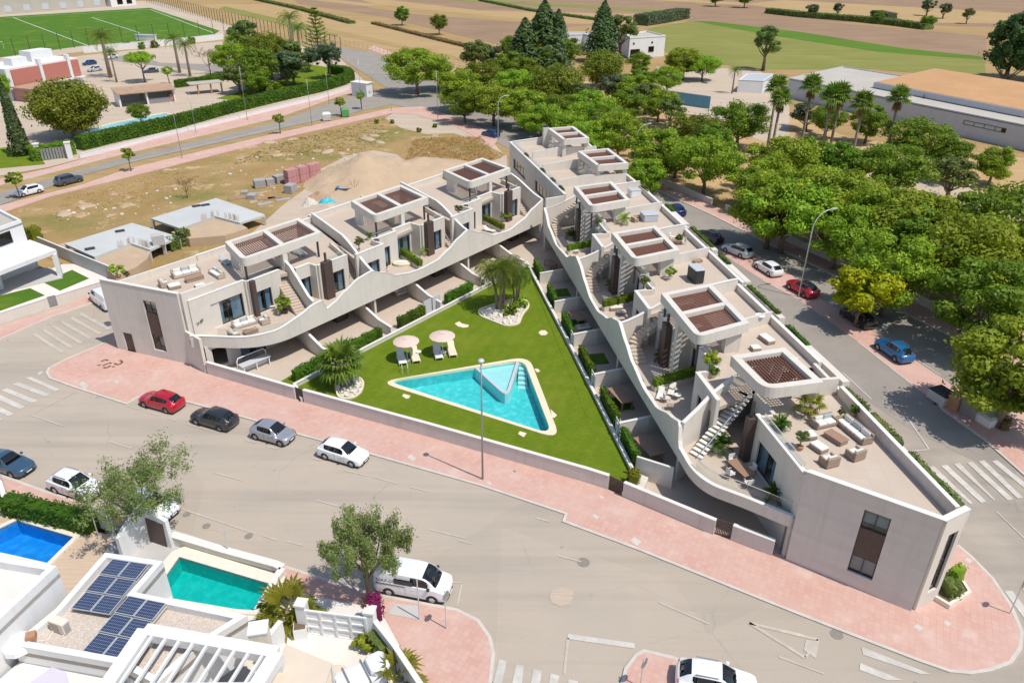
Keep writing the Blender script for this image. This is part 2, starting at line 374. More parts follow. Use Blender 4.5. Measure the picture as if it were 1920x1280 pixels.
    nt.links.new(c, b.inputs['Base Color']); b.inputs['Roughness'].default_value = 0.92; b.inputs['Specular IOR Level'].default_value = 0.2
    _bump(nt, _noise(nt, 25, 3), b, 0.2)
    m, nt, b = new_mat('asphalt_grey')
    c = _mix(nt, _ramp(nt, _noise(nt, 0.3, 5), 0.3, 0.7), (0.275, 0.245, 0.21), (0.335, 0.295, 0.25))
    n = _ramp(nt, _noise(nt, 8, 4), 0.3, 0.8); c2 = _mix(nt, 0.15, c, (0.13, 0.13, 0.13)); c = _mix(nt, n, c, c2)
    c = wear(nt, c, (0.09, 0.085, 0.08)); nt.links.new(c, b.inputs['Base Color']); b.inputs['Roughness'].default_value = 0.92
    # small square paving tiles, faded pink
    m, nt, b = new_mat('pink_paving')
    g = nt.nodes.new('ShaderNodeNewGeometry')
    mp = nt.nodes.new('ShaderNodeMapping'); mp.inputs['Rotation'].default_value = (0, 0, R_(26)); nt.links.new(g.outputs['Position'], mp.inputs[0])
    br = nt.nodes.new('ShaderNodeTexBrick'); br.inputs['Scale'].default_value = 1.0; br.inputs['Brick Width'].default_value = 0.4; br.inputs['Row Height'].default_value = 0.4
    br.inputs['Mortar Size'].default_value = 0.018; br.inputs['Mortar Smooth'].default_value = 0.4; br.offset = 0
    br.inputs['Color1'].default_value = (0.59, 0.37, 0.305, 1); br.inputs['Color2'].default_value = (0.53, 0.305, 0.245, 1); br.inputs['Mortar'].default_value = (0.47, 0.275, 0.225, 1)
    nt.links.new(mp.outputs[0], br.inputs['Vector'])
    c = _mix(nt, _ramp(nt, _noise(nt, 0.25, 5), 0.3, 0.75), br.outputs[0], (0.58, 0.40, 0.335))
    c2 = _mix(nt, 0.3, c, (0.55, 0.26, 0.20)); c = _mix(nt, _ramp(nt, _noise(nt, 0.9, 5), 0.52, 0.75), c, c2)
    c2 = _mix(nt, 0.35, c, (0.30, 0.22, 0.18)); c = _mix(nt, _ramp(nt, _noise(nt, 1.6, 6, rough=.8), 0.62, 0.74), c, c2)
    c2 = _mix(nt, 0.5, c, (0.64, 0.50, 0.44)); c = _mix(nt, _ramp(nt, _noise(nt, 0.5, 6, rough=.7), 0.56, 0.7), c, c2)
    nt.links.new(c, b.inputs['Base Color']); b.inputs['Roughness'].default_value = 0.9; b.inputs['Specular IOR Level'].default_value = 0.2
    _bump(nt, br.outputs['Fac'], b, -0.15)
    # lawns
    for nm, a, bb, cc in (('lawn', (0.138, 0.200, 0.012), (0.192, 0.248, 0.020), (0.098, 0.160, 0.009)), ('turf', (0.075, 0.17, 0.018), (0.11, 0.22, 0.03), (0.06, 0.14, 0.012))):
        m, nt, b = new_mat(nm)
        c = _mix(nt, _ramp(nt, _noise(nt, 0.5, 5), 0.3, 0.7), a, bb)
        n = _ramp(nt, _noise(nt, 6, 4, stretch=((0.25, 1.5, 1), R_(70))), 0.35, 0.75); c = _mix(nt, n, c, cc)
        c2 = _mix(nt, 0.6, c, (0.22, 0.25, 0.03)); c = _mix(nt, _ramp(nt, _noise(nt, 0.13, 3), 0.52, 0.72), c, c2)
        wv = nt.nodes.new('ShaderNodeTexWave'); wv.inputs['Scale'].default_value = 0.22; wv.inputs['Distortion'].default_value = 3.0; wv.inputs['Detail'].default_value = 2; mp = nt.nodes.new('ShaderNodeMapping'); mp.inputs['Rotation'].default_value = (0, 0, R_(20))
        nt.links.new(nt.nodes.new('ShaderNodeNewGeometry').outputs['Position'], mp.inputs[0]); nt.links.new(mp.outputs[0], wv.inputs[0])
        c2 = _mix(nt, 0.22, c, cc); c = _mix(nt, wv.outputs[1], c, c2)
        c2 = _mix(nt, 0.5, c, (0.26, 0.24, 0.06)); c = _mix(nt, _ramp(nt, _noise(nt, 0.9, 6, rough=.75), 0.60, 0.75), c, c2)
        nt.links.new(c, b.inputs['Base Color']); b.inputs['Roughness'].default_value = 0.95; b.inputs['Specular IOR Level'].default_value = 0.1
        _bump(nt, _noise(nt, 14, 5), b, 1.0, 0.08)
    # dry ground of the open plot, patches of green and bare sand
    m, nt, b = new_mat('dry_plot')
    c = _mix(nt, _ramp(nt, _noise(nt, 0.09, 6), 0.35, 0.65), (0.42, 0.285, 0.135), (0.33, 0.22, 0.09))
    c = _mix(nt, _ramp(nt, _noise(nt, 0.06, 4), 0.51, 0.64), c, (0.23, 0.205, 0.065))
    c = _mix(nt, _ramp(nt, _noise(nt, 0.2, 6, rough=0.7), 0.56, 0.62), c, (0.55, 0.40, 0.26))
    c2 = _mix(nt, 0.35, c, (0.2, 0.15, 0.06)); c = _mix(nt, _ramp(nt, _noise(nt, 2.5, 5), 0.4, 0.75), c, c2)
    nt.links.new(c, b.inputs['Base Color']); b.inputs['Roughness'].default_value = 1; b.inputs['Specular IOR Level'].default_value = 0.1
    _bump(nt, _noise(nt, 1.6, 5), b, 1.0, 0.25)
    # farmland in strips
    def field(nm, a, bb, ws, rot, furrow):
        m, nt, b = new_mat(nm)
        c = _mix(nt, _ramp(nt, _noise(nt, 0.05, 6), 0.3, 0.7), a, bb)
        n = _ramp(nt, _noise(nt, 0.35, 5, stretch=((0.1, 1.3, 1), rot)), 0.4, 0.75); c2 = _mix(nt, furrow * 1.5, c, tuple(k * 0.55 for k in a)); c = _mix(nt, n, c, c2)
        n = _ramp(nt, _noise(nt, 3, 4), 0.4, 0.75); c2 = _mix(nt, 0.2, c, tuple(k * 0.5 for k in a)); c = _mix(nt, n, c, c2)
        nt.links.new(c, b.inputs['Base Color']); b.inputs['Roughness'].default_value = 1; b.inputs['Specular IOR Level'].default_value = 0.1
        _bump(nt, _noise(nt, 0.9, 4, stretch=((0.15, 1.5, 1), rot)), b, 1.0, 0.3)
    field('field_dry', (0.38, 0.255, 0.115), (0.45, 0.31, 0.145), 1, R_(-35), 0.35)
    field('field_straw', (0.44, 0.30, 0.145), (0.48, 0.335, 0.17), 1, R_(-30), 0.3)
    field('field_brown', (0.30, 0.20, 0.125), (0.36, 0.24, 0.155), 1, R_(-25), 0.3)
    field('field_green', (0.22, 0.235, 0.06), (0.29, 0.275, 0.085), 1, R_(-20), 0.35)
    field('field_lush', (0.10, 0.19, 0.025), (0.13, 0.22, 0.03), 1, R_(-20), 0.3)
    field('park_sand', (0.50, 0.33, 0.16), (0.56, 0.39, 0.21), 1, R_(10), 0.25)
    field('dusty', (0.52, 0.42, 0.32), (0.56, 0.46, 0.36), 1, R_(10), 0.2)
    # terrace floors: pale slabs with thin joints
    m, nt, b = new_mat('terrace_tile')
    g = nt.nodes.new('ShaderNodeNewGeometry')
    mp = nt.nodes.new('ShaderNodeMapping'); mp.inputs['Rotation'].default_value = (0, 0, R_(10)); nt.links.new(g.outputs['Position'], mp.inputs[0])
    br = nt.nodes.new('ShaderNodeTexBrick'); br.inputs['Scale'].default_value = 1.0; br.inputs['Brick Width'].default_value = 1.2; br.inputs['Row Height'].default_value = 1.2
    br.inputs['Mortar Size'].default_value = 0.012; br.offset = 0
    br.inputs['Color1'].default_value = (0.54, 0.45, 0.36, 1); br.inputs['Color2'].default_value = (0.52, 0.43, 0.345, 1); br.inputs['Mortar'].default_value = (0.42, 0.34, 0.27, 1)
    nt.links.new(mp.outputs[0], br.inputs['Vector'])
    c = _mix(nt, _ramp(nt, _noise(nt, 0.5, 5), 0.3, 0.75), br.outputs[0], (0.50, 0.41, 0.33))
    nt.links.new(c, b.inputs['Base Color']); b.inputs['Roughness'].default_value = 0.8
    # solar cells
    m, nt, b = new_mat('solar')
    tc = nt.nodes.new('ShaderNodeTexCoord'); br = nt.nodes.new('ShaderNodeTexBrick'); br.offset = 0
    br.inputs['Scale'].default_value = 1; br.inputs['Brick Width'].default_value = 0.11; br.inputs['Row Height'].default_value = 0.22; br.inputs['Mortar Size'].default_value = 0.011
    br.inputs['Color1'].default_value = (0.012, 0.02, 0.06, 1); br.inputs['Color2'].default_value = (0.016, 0.026, 0.075, 1); br.inputs['Mortar'].default_value = (0.22, 0.27, 0.38, 1)
    nt.links.new(tc.outputs['Object'], br.inputs['Vector']); nt.links.new(br.outputs[0], b.inputs['Base Color']); b.inputs['Roughness'].default_value = 0.18
    # wooden deck boards
    m, nt, b = new_mat('deck')
    c = _mix(nt, _ramp(nt, _noise(nt, 2.2, 4, stretch=((0.2, 3, 1), R_(55))), 0.3, 0.7), (0.50, 0.37, 0.26), (0.60, 0.46, 0.34))
    nt.links.new(c, b.inputs['Base Color']); b.inputs['Roughness'].default_value = 0.8
ground_mats()
leaf_mat('leaf_bright', (0.27, 0.40, 0.025), (0.47, 0.58, 0.045), (0.17, 0.28, 0.016))
leaf_mat('leaf_mid', (0.17, 0.27, 0.018), (0.28, 0.38, 0.03), (0.115, 0.195, 0.014))
leaf_mat('leaf_yellow', (0.43, 0.54, 0.008), (0.58, 0.66, 0.012), (0.32, 0.44, 0.007))
leaf_mat('leaf_olive', (0.16, 0.224, 0.048), (0.272, 0.32, 0.08), (0.112, 0.16, 0.04))
leaf_mat('leaf_pine', (0.20, 0.265, 0.02), (0.32, 0.345, 0.03), (0.125, 0.185, 0.014), trans=0.3)
leaf_mat('leaf_dark', (0.06, 0.12, 0.03), (0.10, 0.16, 0.035), (0.045, 0.09, 0.024), trans=0.15)
leaf_mat('leaf_grey', (0.126, 0.175, 0.084), (0.196, 0.238, 0.112), (0.091, 0.133, 0.063))
leaf_mat('leaf_palm', (0.16, 0.25, 0.025), (0.30, 0.37, 0.06), (0.10, 0.18, 0.02))
leaf_mat('leaf_hedge', (0.084, 0.182, 0.0112), (0.154, 0.266, 0.0168), (0.056, 0.126, 0.0084))
leaf_mat('leaf_lime', (0.26, 0.28, 0.02), (0.36, 0.34, 0.04), (0.15, 0.19, 0.01))
leaf_mat('leaf_magenta', (0.3, 0.02, 0.09), (0.42, 0.05, 0.14), (0.2, 0.02, 0.06))
leaf_mat('leaf_straw', (0.32, 0.24, 0.08), (0.4, 0.3, 0.12), (0.25, 0.18, 0.06))
leaf_mat('leaf_pepper', (0.22, 0.27, 0.075), (0.36, 0.40, 0.14), (0.16, 0.20, 0.05), trans=.45)
leaf_mat('leaf_gold', (0.66, 0.48, 0.19), (0.76, 0.58, 0.26), (0.55, 0.40, 0.15), trans=.5)
# ------------------------------------------------------------------ the ground and its sheets
gx0, gx1, gy0, gy1 = -58, 46, 24, 96
struct('ground', MB().sheet([(-2500, -150), (2500, -150), (2500, gy0), (-2500, gy0)], -0.02).sheet([(-2500, gy1), (2500, gy1), (2500, 4000), (-2500, 4000)], -0.02).sheet([(-2500, gy0), (gx0, gy0), (gx0, gy1), (-2500, gy1)], -0.02).sheet([(gx1, gy0), (2500, gy0), (2500, gy1), (gx1, gy1)], -0.02).sheet([(gx0, gy0), (gx1, gy0), (gx1, gy1), (gx0, gy1)], -2.5), 'field_dry')
def psheet(name, pts, z, m, **k):
    return struct(name, MB().sheet([G2(x, y, z) for x, y in pts], z), m, **k)
# fields beyond the town
psheet('field_ploughed', [(470, -70), (1500, -60), (2100, 25), (2100, 60), (1300, 32), (1060, 52), (960, 88), (880, 72), (720, 32), (560, 8)], 0.0, 'field_brown')
psheet('field_straw', [(300, 10), (520, 8), (700, 45), (880, 85), (900, 135), (760, 118), (600, 70), (460, 20)], 0.01, 'field_straw')
psheet('field_pale_strip', [(640, -10), (900, 20), (1270, 28), (1270, 45), (1010, 45), (760, 25)], 0.02, 'field_straw')
psheet('field_pale_strip', [(1395, 8), (1470, 0), (1900, 25), (1900, 45), (1640, 42)], 0.02, 'field_straw')
psheet('field_bare', [(1300, 32), (1345, 24), (1850, 68), (1850, 112), (1490, 60), (1280, 45)], 0.025, 'field_brown')
psheet('meadow', [(1195, 62), (1230, 50), (1300, 40), (1500, 62), (1845, 110), (1850, 150), (1640, 130), (1420, 130), (1330, 118), (1260, 105)], 0.03, 'field_green')
psheet('meadow_edge', [(1300, 40), (1330, 40), (1500, 60), (1700, 92), (1840, 106), (1840, 112), (1650, 98), (1440, 66)], 0.05, 'field_lush')
for i, (a, b, c_, d, m_) in enumerate((((560, -8), (900, 30), (900, 36), (560, -2), 'field_straw'), ((700, 8), (1060, 44), (1060, 50), (690, 16), 'field_dry'), ((820, -6), (1290, 22), (1290, 27), (820, -1), 'field_green'), ((1100, -12), (1400, 6), (1400, 11), (1100, -6), 'field_straw'), ((420, 12), (640, 62), (630, 70), (410, 18), 'field_green'), ((600, 50), (880, 112), (880, 118), (600, 58), 'field_dry'))): psheet('field_strip', [a, b, c_, d], 0.035 + .004 * i, m_)
# football pitch with its apron and marking lines
psheet('pitch_apron', [(-300, 10), (0, 12), (275, 2), (300, 5), (470, 60), (450, 72), (400, 75), (130, 100), (0, 130), (-300, 190)], 0.03, 'dusty')
pitch = psheet('football_pitch', [(-250, 55), (0, 32), (281, 15), (412, 58), (400, 66), (157, 86), (0, 108), (-250, 160)], 0.05, 'turf')
def stripe(name, a, b, wd, z, m, parent=None):
    a = G(*a, z); b = G(*b, z); d = (b - a).normalized(); n = Vector((-d.y, d.x, 0)) * wd / 2
    return MB().add([a - n, b - n, b + n, a + n], [(0, 1, 2, 3)]).build(name, m, parent)
for a, b in (((24, 33), (165, 86)), ((172, 33), (262, 62)), ((10, 34), (279, 18)), ((281, 18), (400, 62))): stripe('pitch_line', a, b, 0.35, 0.08, 'white_paint', pitch)
# the streets: one sheet for the front junction and cross street, others behind
psheet('road_front', [(-500, 700), (-60, 600), (100, 560), (250, 520), (380, 690), (560, 750), (900, 850), (1180, 930), (1440, 1035), (1600, 900), (1290, 640), (1420, 420), (1540, 470), (1960, 690), (2300, 860), (2300, 1500), (1000, 1700), (925, 1280), (850, 1150), (600, 1085), (440, 1036), (100, 926), (0, 895), (-500, 770)], 0.02, 'asphalt')
psheet('road_park', [(960, 225), (1010, 225), (1160, 330), (1330, 395), (1480, 466), (1570, 505), (1700, 575), (1960, 730), (1900, 900), (1700, 800), (1400, 600), (1180, 420), (1000, 300), (920, 262)], 0.03, 'asphalt_grey')
psheet('road_rear', [(-200, 425), (0, 360), (56, 345), (214, 300), (520, 229), (640, 185), (725, 165), (637, 108), (565, 78), (700, 98), (760, 128), (960, 222), (975, 245), (930, 262), (850, 222), (735, 196), (520, 243), (240, 306), (150, 330), (0, 385), (-200, 470)], 0.035, 'asphalt_grey')
def sidewalk(name, pts, z=0.13, kerb=None, m='pink_paving', closed=False):
    o = struct(name, MB().prism([G2(x, y, z) for x, y in pts], -0.02, z), m)
    if kerb: MB().ribbon([G2(x, y, z) for x, y in kerb], -0.015, z + 0.006, 0.22, closed=closed).build('kerb', 'kerb', o)
    return o
K1 = [(194, 643), (130, 670), (92, 689), (88, 698), (94, 708), (135, 723), (237, 756), (258, 744), (355, 753), (475, 786), (567, 815), (602, 824), (703, 852), (900, 908), (1062, 962), (1057, 976), (1197, 1028), (1400, 1110), (1480, 1142), (1580, 1181), (1723, 1236), (1780, 1256), (1820, 1260), (1858, 1254), (1895, 1240), (1913, 1214), (1916, 1182), (1895, 1133), (1861, 1083), (1822, 1043), (1796, 1021)]
sidewalk('pavement_front', K1 + [(1745, 1010), (1700, 1080), (1446, 1035), (1160, 925), (1100, 900), (570, 748), (388, 698), (300, 560)], kerb=K1)
K2 = [(-120, 862), (0, 890), (87, 921), (351, 1003), (440, 1034), (533, 1061), (600, 1082), (707, 1114), (856, 1142), (896, 1162), (918, 1193), (925, 1224), (918, 1290), (900, 1400)]
sidewalk('pavement_near', K2 + [(790, 1300), (704, 1150), (690, 1140), (580, 1115), (530, 1125), (525, 1085), (340, 1015), (180, 975), (0, 925), (-120, 893)], kerb=K2)
K3 = [(1160, 1310), (1167, 1280), (1174, 1252), (1193, 1227), (1208, 1219), (1264, 1232), (1330, 1262), (1420, 1330)]
sidewalk('pavement_island', K3, kerb=K3)
K4 = [(-120, 670), (0, 635), (93, 594), (172, 568), (215, 549)]
sidewalk('pavement_left', K4 + [(205, 535), (112, 577), (0, 610), (-120, 640)], kerb=K4)
K5 = [(1176, 331), (1330, 400), (1470, 470), (1540, 503), (1671, 573), (1793, 634), (1960, 725)]
sidewalk('pavement_park', K5 + [(1990, 700), (1821, 620), (1667, 540), (1485, 457), (1334, 384), (1176, 317)], kerb=K5)
K6 = [(1762, 758), (1768, 766), (1844, 821), (1920, 888), (2000, 950)]
sidewalk('pavement_corner', K6 + [(2060, 800), (1960, 760), (1850, 720), (1800, 728)], kerb=K6)
K7 = [(-150, 440), (0, 386), (157, 346), (240, 317), (520, 250), (650, 222), (735, 203), (790, 200), (870, 225), (935, 258)]
sidewalk('pavement_plot', K7 + [(925, 275), (860, 240), (780, 215), (735, 212), (520, 261), (300, 317), (95, 368), (0, 400), (-150, 460)], kerb=K7)
K8 = [(-150, 380), (56, 333), (214, 292), (520, 220), (640, 178), (688, 168)]
sidewalk('pavement_hedge', K8 + [(690, 160), (640, 170), (500, 209), (214, 281), (90, 316), (-150, 368)], kerb=K8)
psheet('verge_field', [(690, 92), (757, 118), (900, 150), (900, 140), (760, 108), (700, 85)], 0.05, 'pink_paving')
psheet('parking_strip', [(1345, 470), (1430, 525), (1495, 560), (1608, 640), (1726, 733), (1768, 764), (1806, 735), (1723, 680), (1640, 622), (1545, 565), (1475, 508), (1400, 466)], 0.045, 'pink_paving')
# open plot behind the left wing, park floor, courtyard behind
psheet('plot_ground', [(0, 395), (95, 370), (300, 318), (520, 262), (735, 213), (800, 218), (930, 275), (960, 330), (900, 560), (300, 560), (200, 530), (60, 470), (-40, 410)], 0.06, 'dry_plot')
psheet('plot_sand', [(420, 480), (480, 430), (530, 385), (575, 352), (600, 318), (650, 292), (700, 282), (745, 290), (770, 312), (800, 335), (860, 332), (930, 300), (950, 290), (955, 400), (700, 560), (330, 520)], 0.075, 'dusty')
psheet('plot_verge', [(722, 222), (737, 212), (790, 207), (870, 232), (925, 268), (945, 290), (905, 268), (850, 250), (800, 252), (752, 240)], 0.085, 'dusty')
psheet('park_ground', [(1000, 195), (1176, 314), (1334, 381), (1485, 454), (1667, 537), (1990, 697), (2100, 500), (1950, 300), (1600, 260), (1400, 190), (1240, 160), (1050, 150)], 0.06, 'park_sand')
psheet('school_yard', [(1230, 125), (1420, 130), (1480, 170), (1480, 260), (1700, 330), (1950, 380), (1950, 430), (1500, 290), (1250, 200)], 0.075, 'dusty')
psheet('garden_left_ground', [(-200, 365), (90, 314), (500, 207), (690, 158), (640, 112), (560, 85), (440, 75), (150, 105), (0, 135), (-200, 200)], 0.05, 'dusty')
psheet('garden_left_lawn', [(405, 185), (500, 195), (650, 150), (640, 130), (560, 118), (520, 150)], 0.07, 'lawn')
psheet('garden_gate_lawn', [(-100, 325), (85, 308), (62, 270), (-100, 290)], 0.07, 'lawn')
psheet('street_far', [(190, 112), (440, 140), (440, 122), (300, 118), (250, 100)], 0.065, 'asphalt_grey')
# painted markings on the streets
RD = bpy.data.objects['road_front']; RP = bpy.data.objects['road_park']
def mark(pts, m='marking', z=0.05, nm='crosswalk_stripe', par=None):
    return MB().sheet([G2(x, y, z) for x, y in pts], z).build(nm, m, par or RD)
Zm = lambda l, ox, oy: [(ox + x / 3.556, oy + y / 3.556) for x, y in l]
for q in ([(170, 243), (205, 235), (402, 318), (370, 332)], [(85, 285), (125, 272), (335, 352), (300, 368)], [(8, 325), (45, 310), (255, 395), (215, 410)], [(-60, 365), (-10, 350), (170, 435), (130, 450)], [(-140, 410), (-95, 395), (95, 480), (55, 497)], [(245, 213), (275, 197), (290, 205), (262, 222)], [(-200, 455), (-160, 440), (18, 518), (-20, 530)]): mark(Zm(q, 0, 640))
for q in ([(1635, 797), (1672, 790), (1880, 962), (1849, 975)], [(1545, 797), (1585, 790), (1845, 1040), (1808, 1045)], [(1468, 807), (1505, 800), (1780, 1050), (1740, 1057)], [(1380, 815), (1420, 808), (1655, 1050), (1652, 1062)], [(1295, 828), (1335, 820), (1600, 1065), (1562, 1075)], [(1205, 838), (1250, 830), (1508, 1075), (1490, 1082)]): mark(Zm(q, 1400, 640), z=0.06)
for q in ([(765, 1108), (775, 1160), (1160, 1290), (1230, 1290)], [(755, 1215), (755, 1262), (930, 1330), (1040, 1330)], [(1718, 738), (1770, 735), (1900, 900), (1880, 960)], [(1838, 722), (1875, 722), (1990, 850), (1960, 880)]): mark(Zm(q, 1400, 900), z=0.05)
for q in ([(25, 1152), (80, 1165), (65, 1290), (0, 1290)], [(143, 1185), (198, 1197), (180, 1330), (115, 1330)], [(257, 1215), (315, 1230), (295, 1360), (235, 1360)], [(378, 1252), (440, 1267), (425, 1360), (360, 1360)]): mark(Zm(q, 960, 920))
for q in ([(1762, 1118), (1815, 1132), (1780, 1290), (1722, 1290)],): mark(Zm(q, 440, 920))
for a in range(6):   # worn crossing on the cross street at the left
    x0, y0 = 215 + a * 62, 945 - a * 27; mark(Zm([(x0, y0 + 5), (x0 + 22, y0 - 6), (x0 + 215, y0 + 118 - a * 4), (x0 + 192, y0 + 130 - a * 4)], 0, 360), 'marking_worn')
def dash(a, b, wd=0.14, m='marking_worn', par=None, z=0.055): return stripe('lane_line', a, b, wd, z, m, par or RD)
for a, b in (((56, 777), (142, 734)), ((56, 777), (119, 798)), ((202, 826), (247, 840)), ((400, 885), (456, 900)), ((340, 953), (480, 1000)), ((592, 937), (645, 951)), ((492, 1003), (520, 1012)), ((538, 1014), (570, 1022)), ((592, 1028), (617, 1035)), ((806, 992), (872, 1008)), ((860, 1012), (886, 1019)), ((240, 761), (262, 767)), ((276, 772), (300, 778)), ((313, 783), (330, 788)), ((350, 794), (392, 806)), ((460, 825), (480, 830)), ((500, 836), (520, 841)), ((585, 858), (602, 863)), ((645, 880), (690, 892)), ((700, 893), (745, 906)), ((770, 912), (800, 920)), ((1005, 970), (1030, 977)), ((1047, 1041), (1090, 1052)), ((1235, 1128), (1330, 1169)), ((1868, 958), (1935, 1022)), ((1460, 1230), (1545, 1262))): dash(a, b)
dash((1064, 1192), (1190, 1210), 0.4, 'marking'); dash((1065, 1195), (1058, 1262), 0.16); dash((1405, 1167), (1510, 1232), 0.24); dash((1405, 1167), (1534, 1198), 0.24); dash((1510, 1232), (1534, 1198), 0.16)
mark(Zm([(395, 1062), (485, 1070), (462, 1188), (380, 1130)], 1400, 900), 'marking_worn', nm='road_symbol')
for a, b in (((866, 1092), (857, 1138)), ((866, 1092), (838, 1090))): dash(a, b, 0.12)
for a, b in (((1700, 780), (1742, 842)), ((1710, 845), (1742, 842)), ((1580, 698), (1634, 748)), ((1608, 640), (1726, 733)), ((1430, 525), (1495, 560)), ((1545, 563), (1640, 620)), ((1640, 620), (1763, 703))): dash(a, b, 0.13, 'marking', RP, 0.06)
dash((240, 304), (520, 239), 0.2, 'marking', bpy.data.objects['road_rear'], 0.05)
mat('manhole', (0.24, 0.215, 0.18), .8, .2, 6)
# service covers and drain grates
def cover(pts, m='metal_grey', z=0.145): return mark(pts, m, z, 'inspection_cover', bpy.data.objects['pavement_front'])
for x, y, s in ((772, 858, 9), (1117, 968, 7), (1192, 1014, 11), (917, 905, 6), (965, 883, 3), (411, 771, 8), (1722, 1176, 10), (1776, 1168, 8), (1816, 1050, 8), (157, 722, 10), (218, 715, 5), (1128, 931, 5)):
    q = [(x - s, y - s * 0.15), (x - s * 0.2, y - s * 0.75), (x + s, y + s * 0.1), (x + s * 0.2, y + s * 0.75)]
    MB().sheet([G2(*p, 0.142) for p in q], 0.142).build('inspection_cover', 'kerb' if s > 4 else 'metal_grey', bpy.data.objects['pavement_front'])
for x, y, s in ((1094, 1053, 0.45), (1569, 1188, 0.4), (350, 963, 0.3), (466, 1004, 0.3), (387, 985, 0.3)):
    p = G(x, y, 0.06); MB().lathe([(s, 0), (s, 0.012), (s * 0.8, 0.014), (0.01, 0.014)], (p.x, p.y, 0.03), 14).build('manhole_cover', 'manhole', RD)
mark(Zm([(262, 655), (330, 640), (400, 655), (412, 700), (395, 760), (320, 768), (262, 745), (250, 700)], 960, 920), 'dusty', 0.045, 'road_patch')
# metal letters set into the pink pavement outside the left wing
pl = bpy.data.objects['pavement_front']
for pts in ([(335, 300), (440, 250), (500, 245), (550, 268)], [(220, 428), (315, 390)], [(375, 432), (550, 355)], [(400, 480), (480, 498), (560, 475), (620, 425)], [(585, 335), (660, 360)], [(665, 460), (755, 455)], [(745, 350), (800, 385), (860, 398), (940, 370), (1000, 320), (960, 275), (905, 258)]):
    MB().ribbon([G2(170 + x / 16.8, 660 + y / 16.8, 0.13) for x, y in pts], 0.131, 0.15, 0.2).build('pavement_letter', 'louvre', pl)
# ------------------------------------------------------------------ the two terraced wings round the pool garden
LA = Vector((-22.3, 67.4)); a_ = R_(52.94); Ld = Vector((math.cos(a_), math.sin(a_))); Ln = Vector((-Ld.y, Ld.x))
RA = Vector((6.4, 86.4)); a_ = R_(-79.96); Rd = Vector((math.cos(a_), math.sin(a_))); Rn = Vector((-Rd.y, Rd.x))
def Lw(u, v, z=0): p = LA + Ld * u + Ln * v; return (p.x, p.y, z)
def Rw(u, v, z=0): p = RA + Rd * u + Rn * v; return (p.x, p.y, z)
ZF, ZR = 3.15, 6.5                                   # terrace floor, roof floor
BL = thing('terraced_building', Lw(0, 0), 'left wing of pale terraced houses with wavy balcony band, beside the building lot', 'building')
BR = thing('terraced_building', Rw(0, 0), 'right wing of pale terraced houses with wavy balcony band, between lawn and tree-lined street', 'building')
LW = [(-7.2, 4.0), (-4, 3.95), (-1.6, 4.1), (1.2, 4.7), (3.2, 5.25), (4.3, 5.3), (4.75, 4.15), (6, 4.5), (7.3, 5.16), (9.5, 6.0), (11.3, 6.2), (13, 5.5), (15, 4.5), (17.2, 4.06), (19.2, 3.92), (21.8, 4.08), (24, 4.83), (25.7, 5.68), (27.5, 6.25), (29.8, 5.4), (32.8, 4.1), (36, 3.8), (39.4, 4.45), (41.4, 5.4), (43.9, 6.1)]
RW = [(-12.4, 6.25), (-11.2, 5.76), (-9.1, 4.6), (-4.5, 3.85), (1.1, 4.44), (3.6, 5.6), (5.5, 6.3), (7.3, 5.95), (9.5, 4.97), (12.2, 4.1), (15, 4.0), (18.2, 4.72), (20.4, 5.8), (22.2, 6.3), (24.6, 5.3), (26.7, 4.45), (30.3, 3.82), (33.4, 3.95), (36.6, 5.13), (38.4, 5.7), (38.9, 3.75), (41, 3.7), (60, 3.7)]
def bez(p0, p1, p2, n):
    return [((1 - t) ** 2 * p0[0] + 2 * t * (1 - t) * p1[0] + t * t * p2[0], (1 - t) ** 2 * p0[1] + 2 * t * (1 - t) * p1[1] + t * t * p2[1]) for t in [i / n for i in range(n + 1)]]
Lpath = [(-7.2, 6.1), (-5.6, 3.9)] + bez((-5.0, 3.0), (-3.0, 0.0), (0.4, 0.0), 12) + [(u / 4, 0) for u in range(4, 176)]
Rpath = [(u / 4, 0) for u in range(-49, 160)] + bez((40.2, 0), (42.6, -0.15), (43.9, 1.1), 10) + [(45.2, 2.5), (47.7, 4.9)]
def band(root, tf, path, tab, name='balcony_band'):
    zt = [interp(tab, p[0]) for p in path]
    MB(tf).ribbon(path, 2.72, [z - 0.05 for z in zt], 0.26).build(name, 'stucco', root)
    MB(tf).ribbon(path, [z - 0.048 for z in zt], zt, 0.32).build('coping', 'coping', root)
band(BL, Lw, Lpath, LW); band(BR, Rw, Rpath, RW)
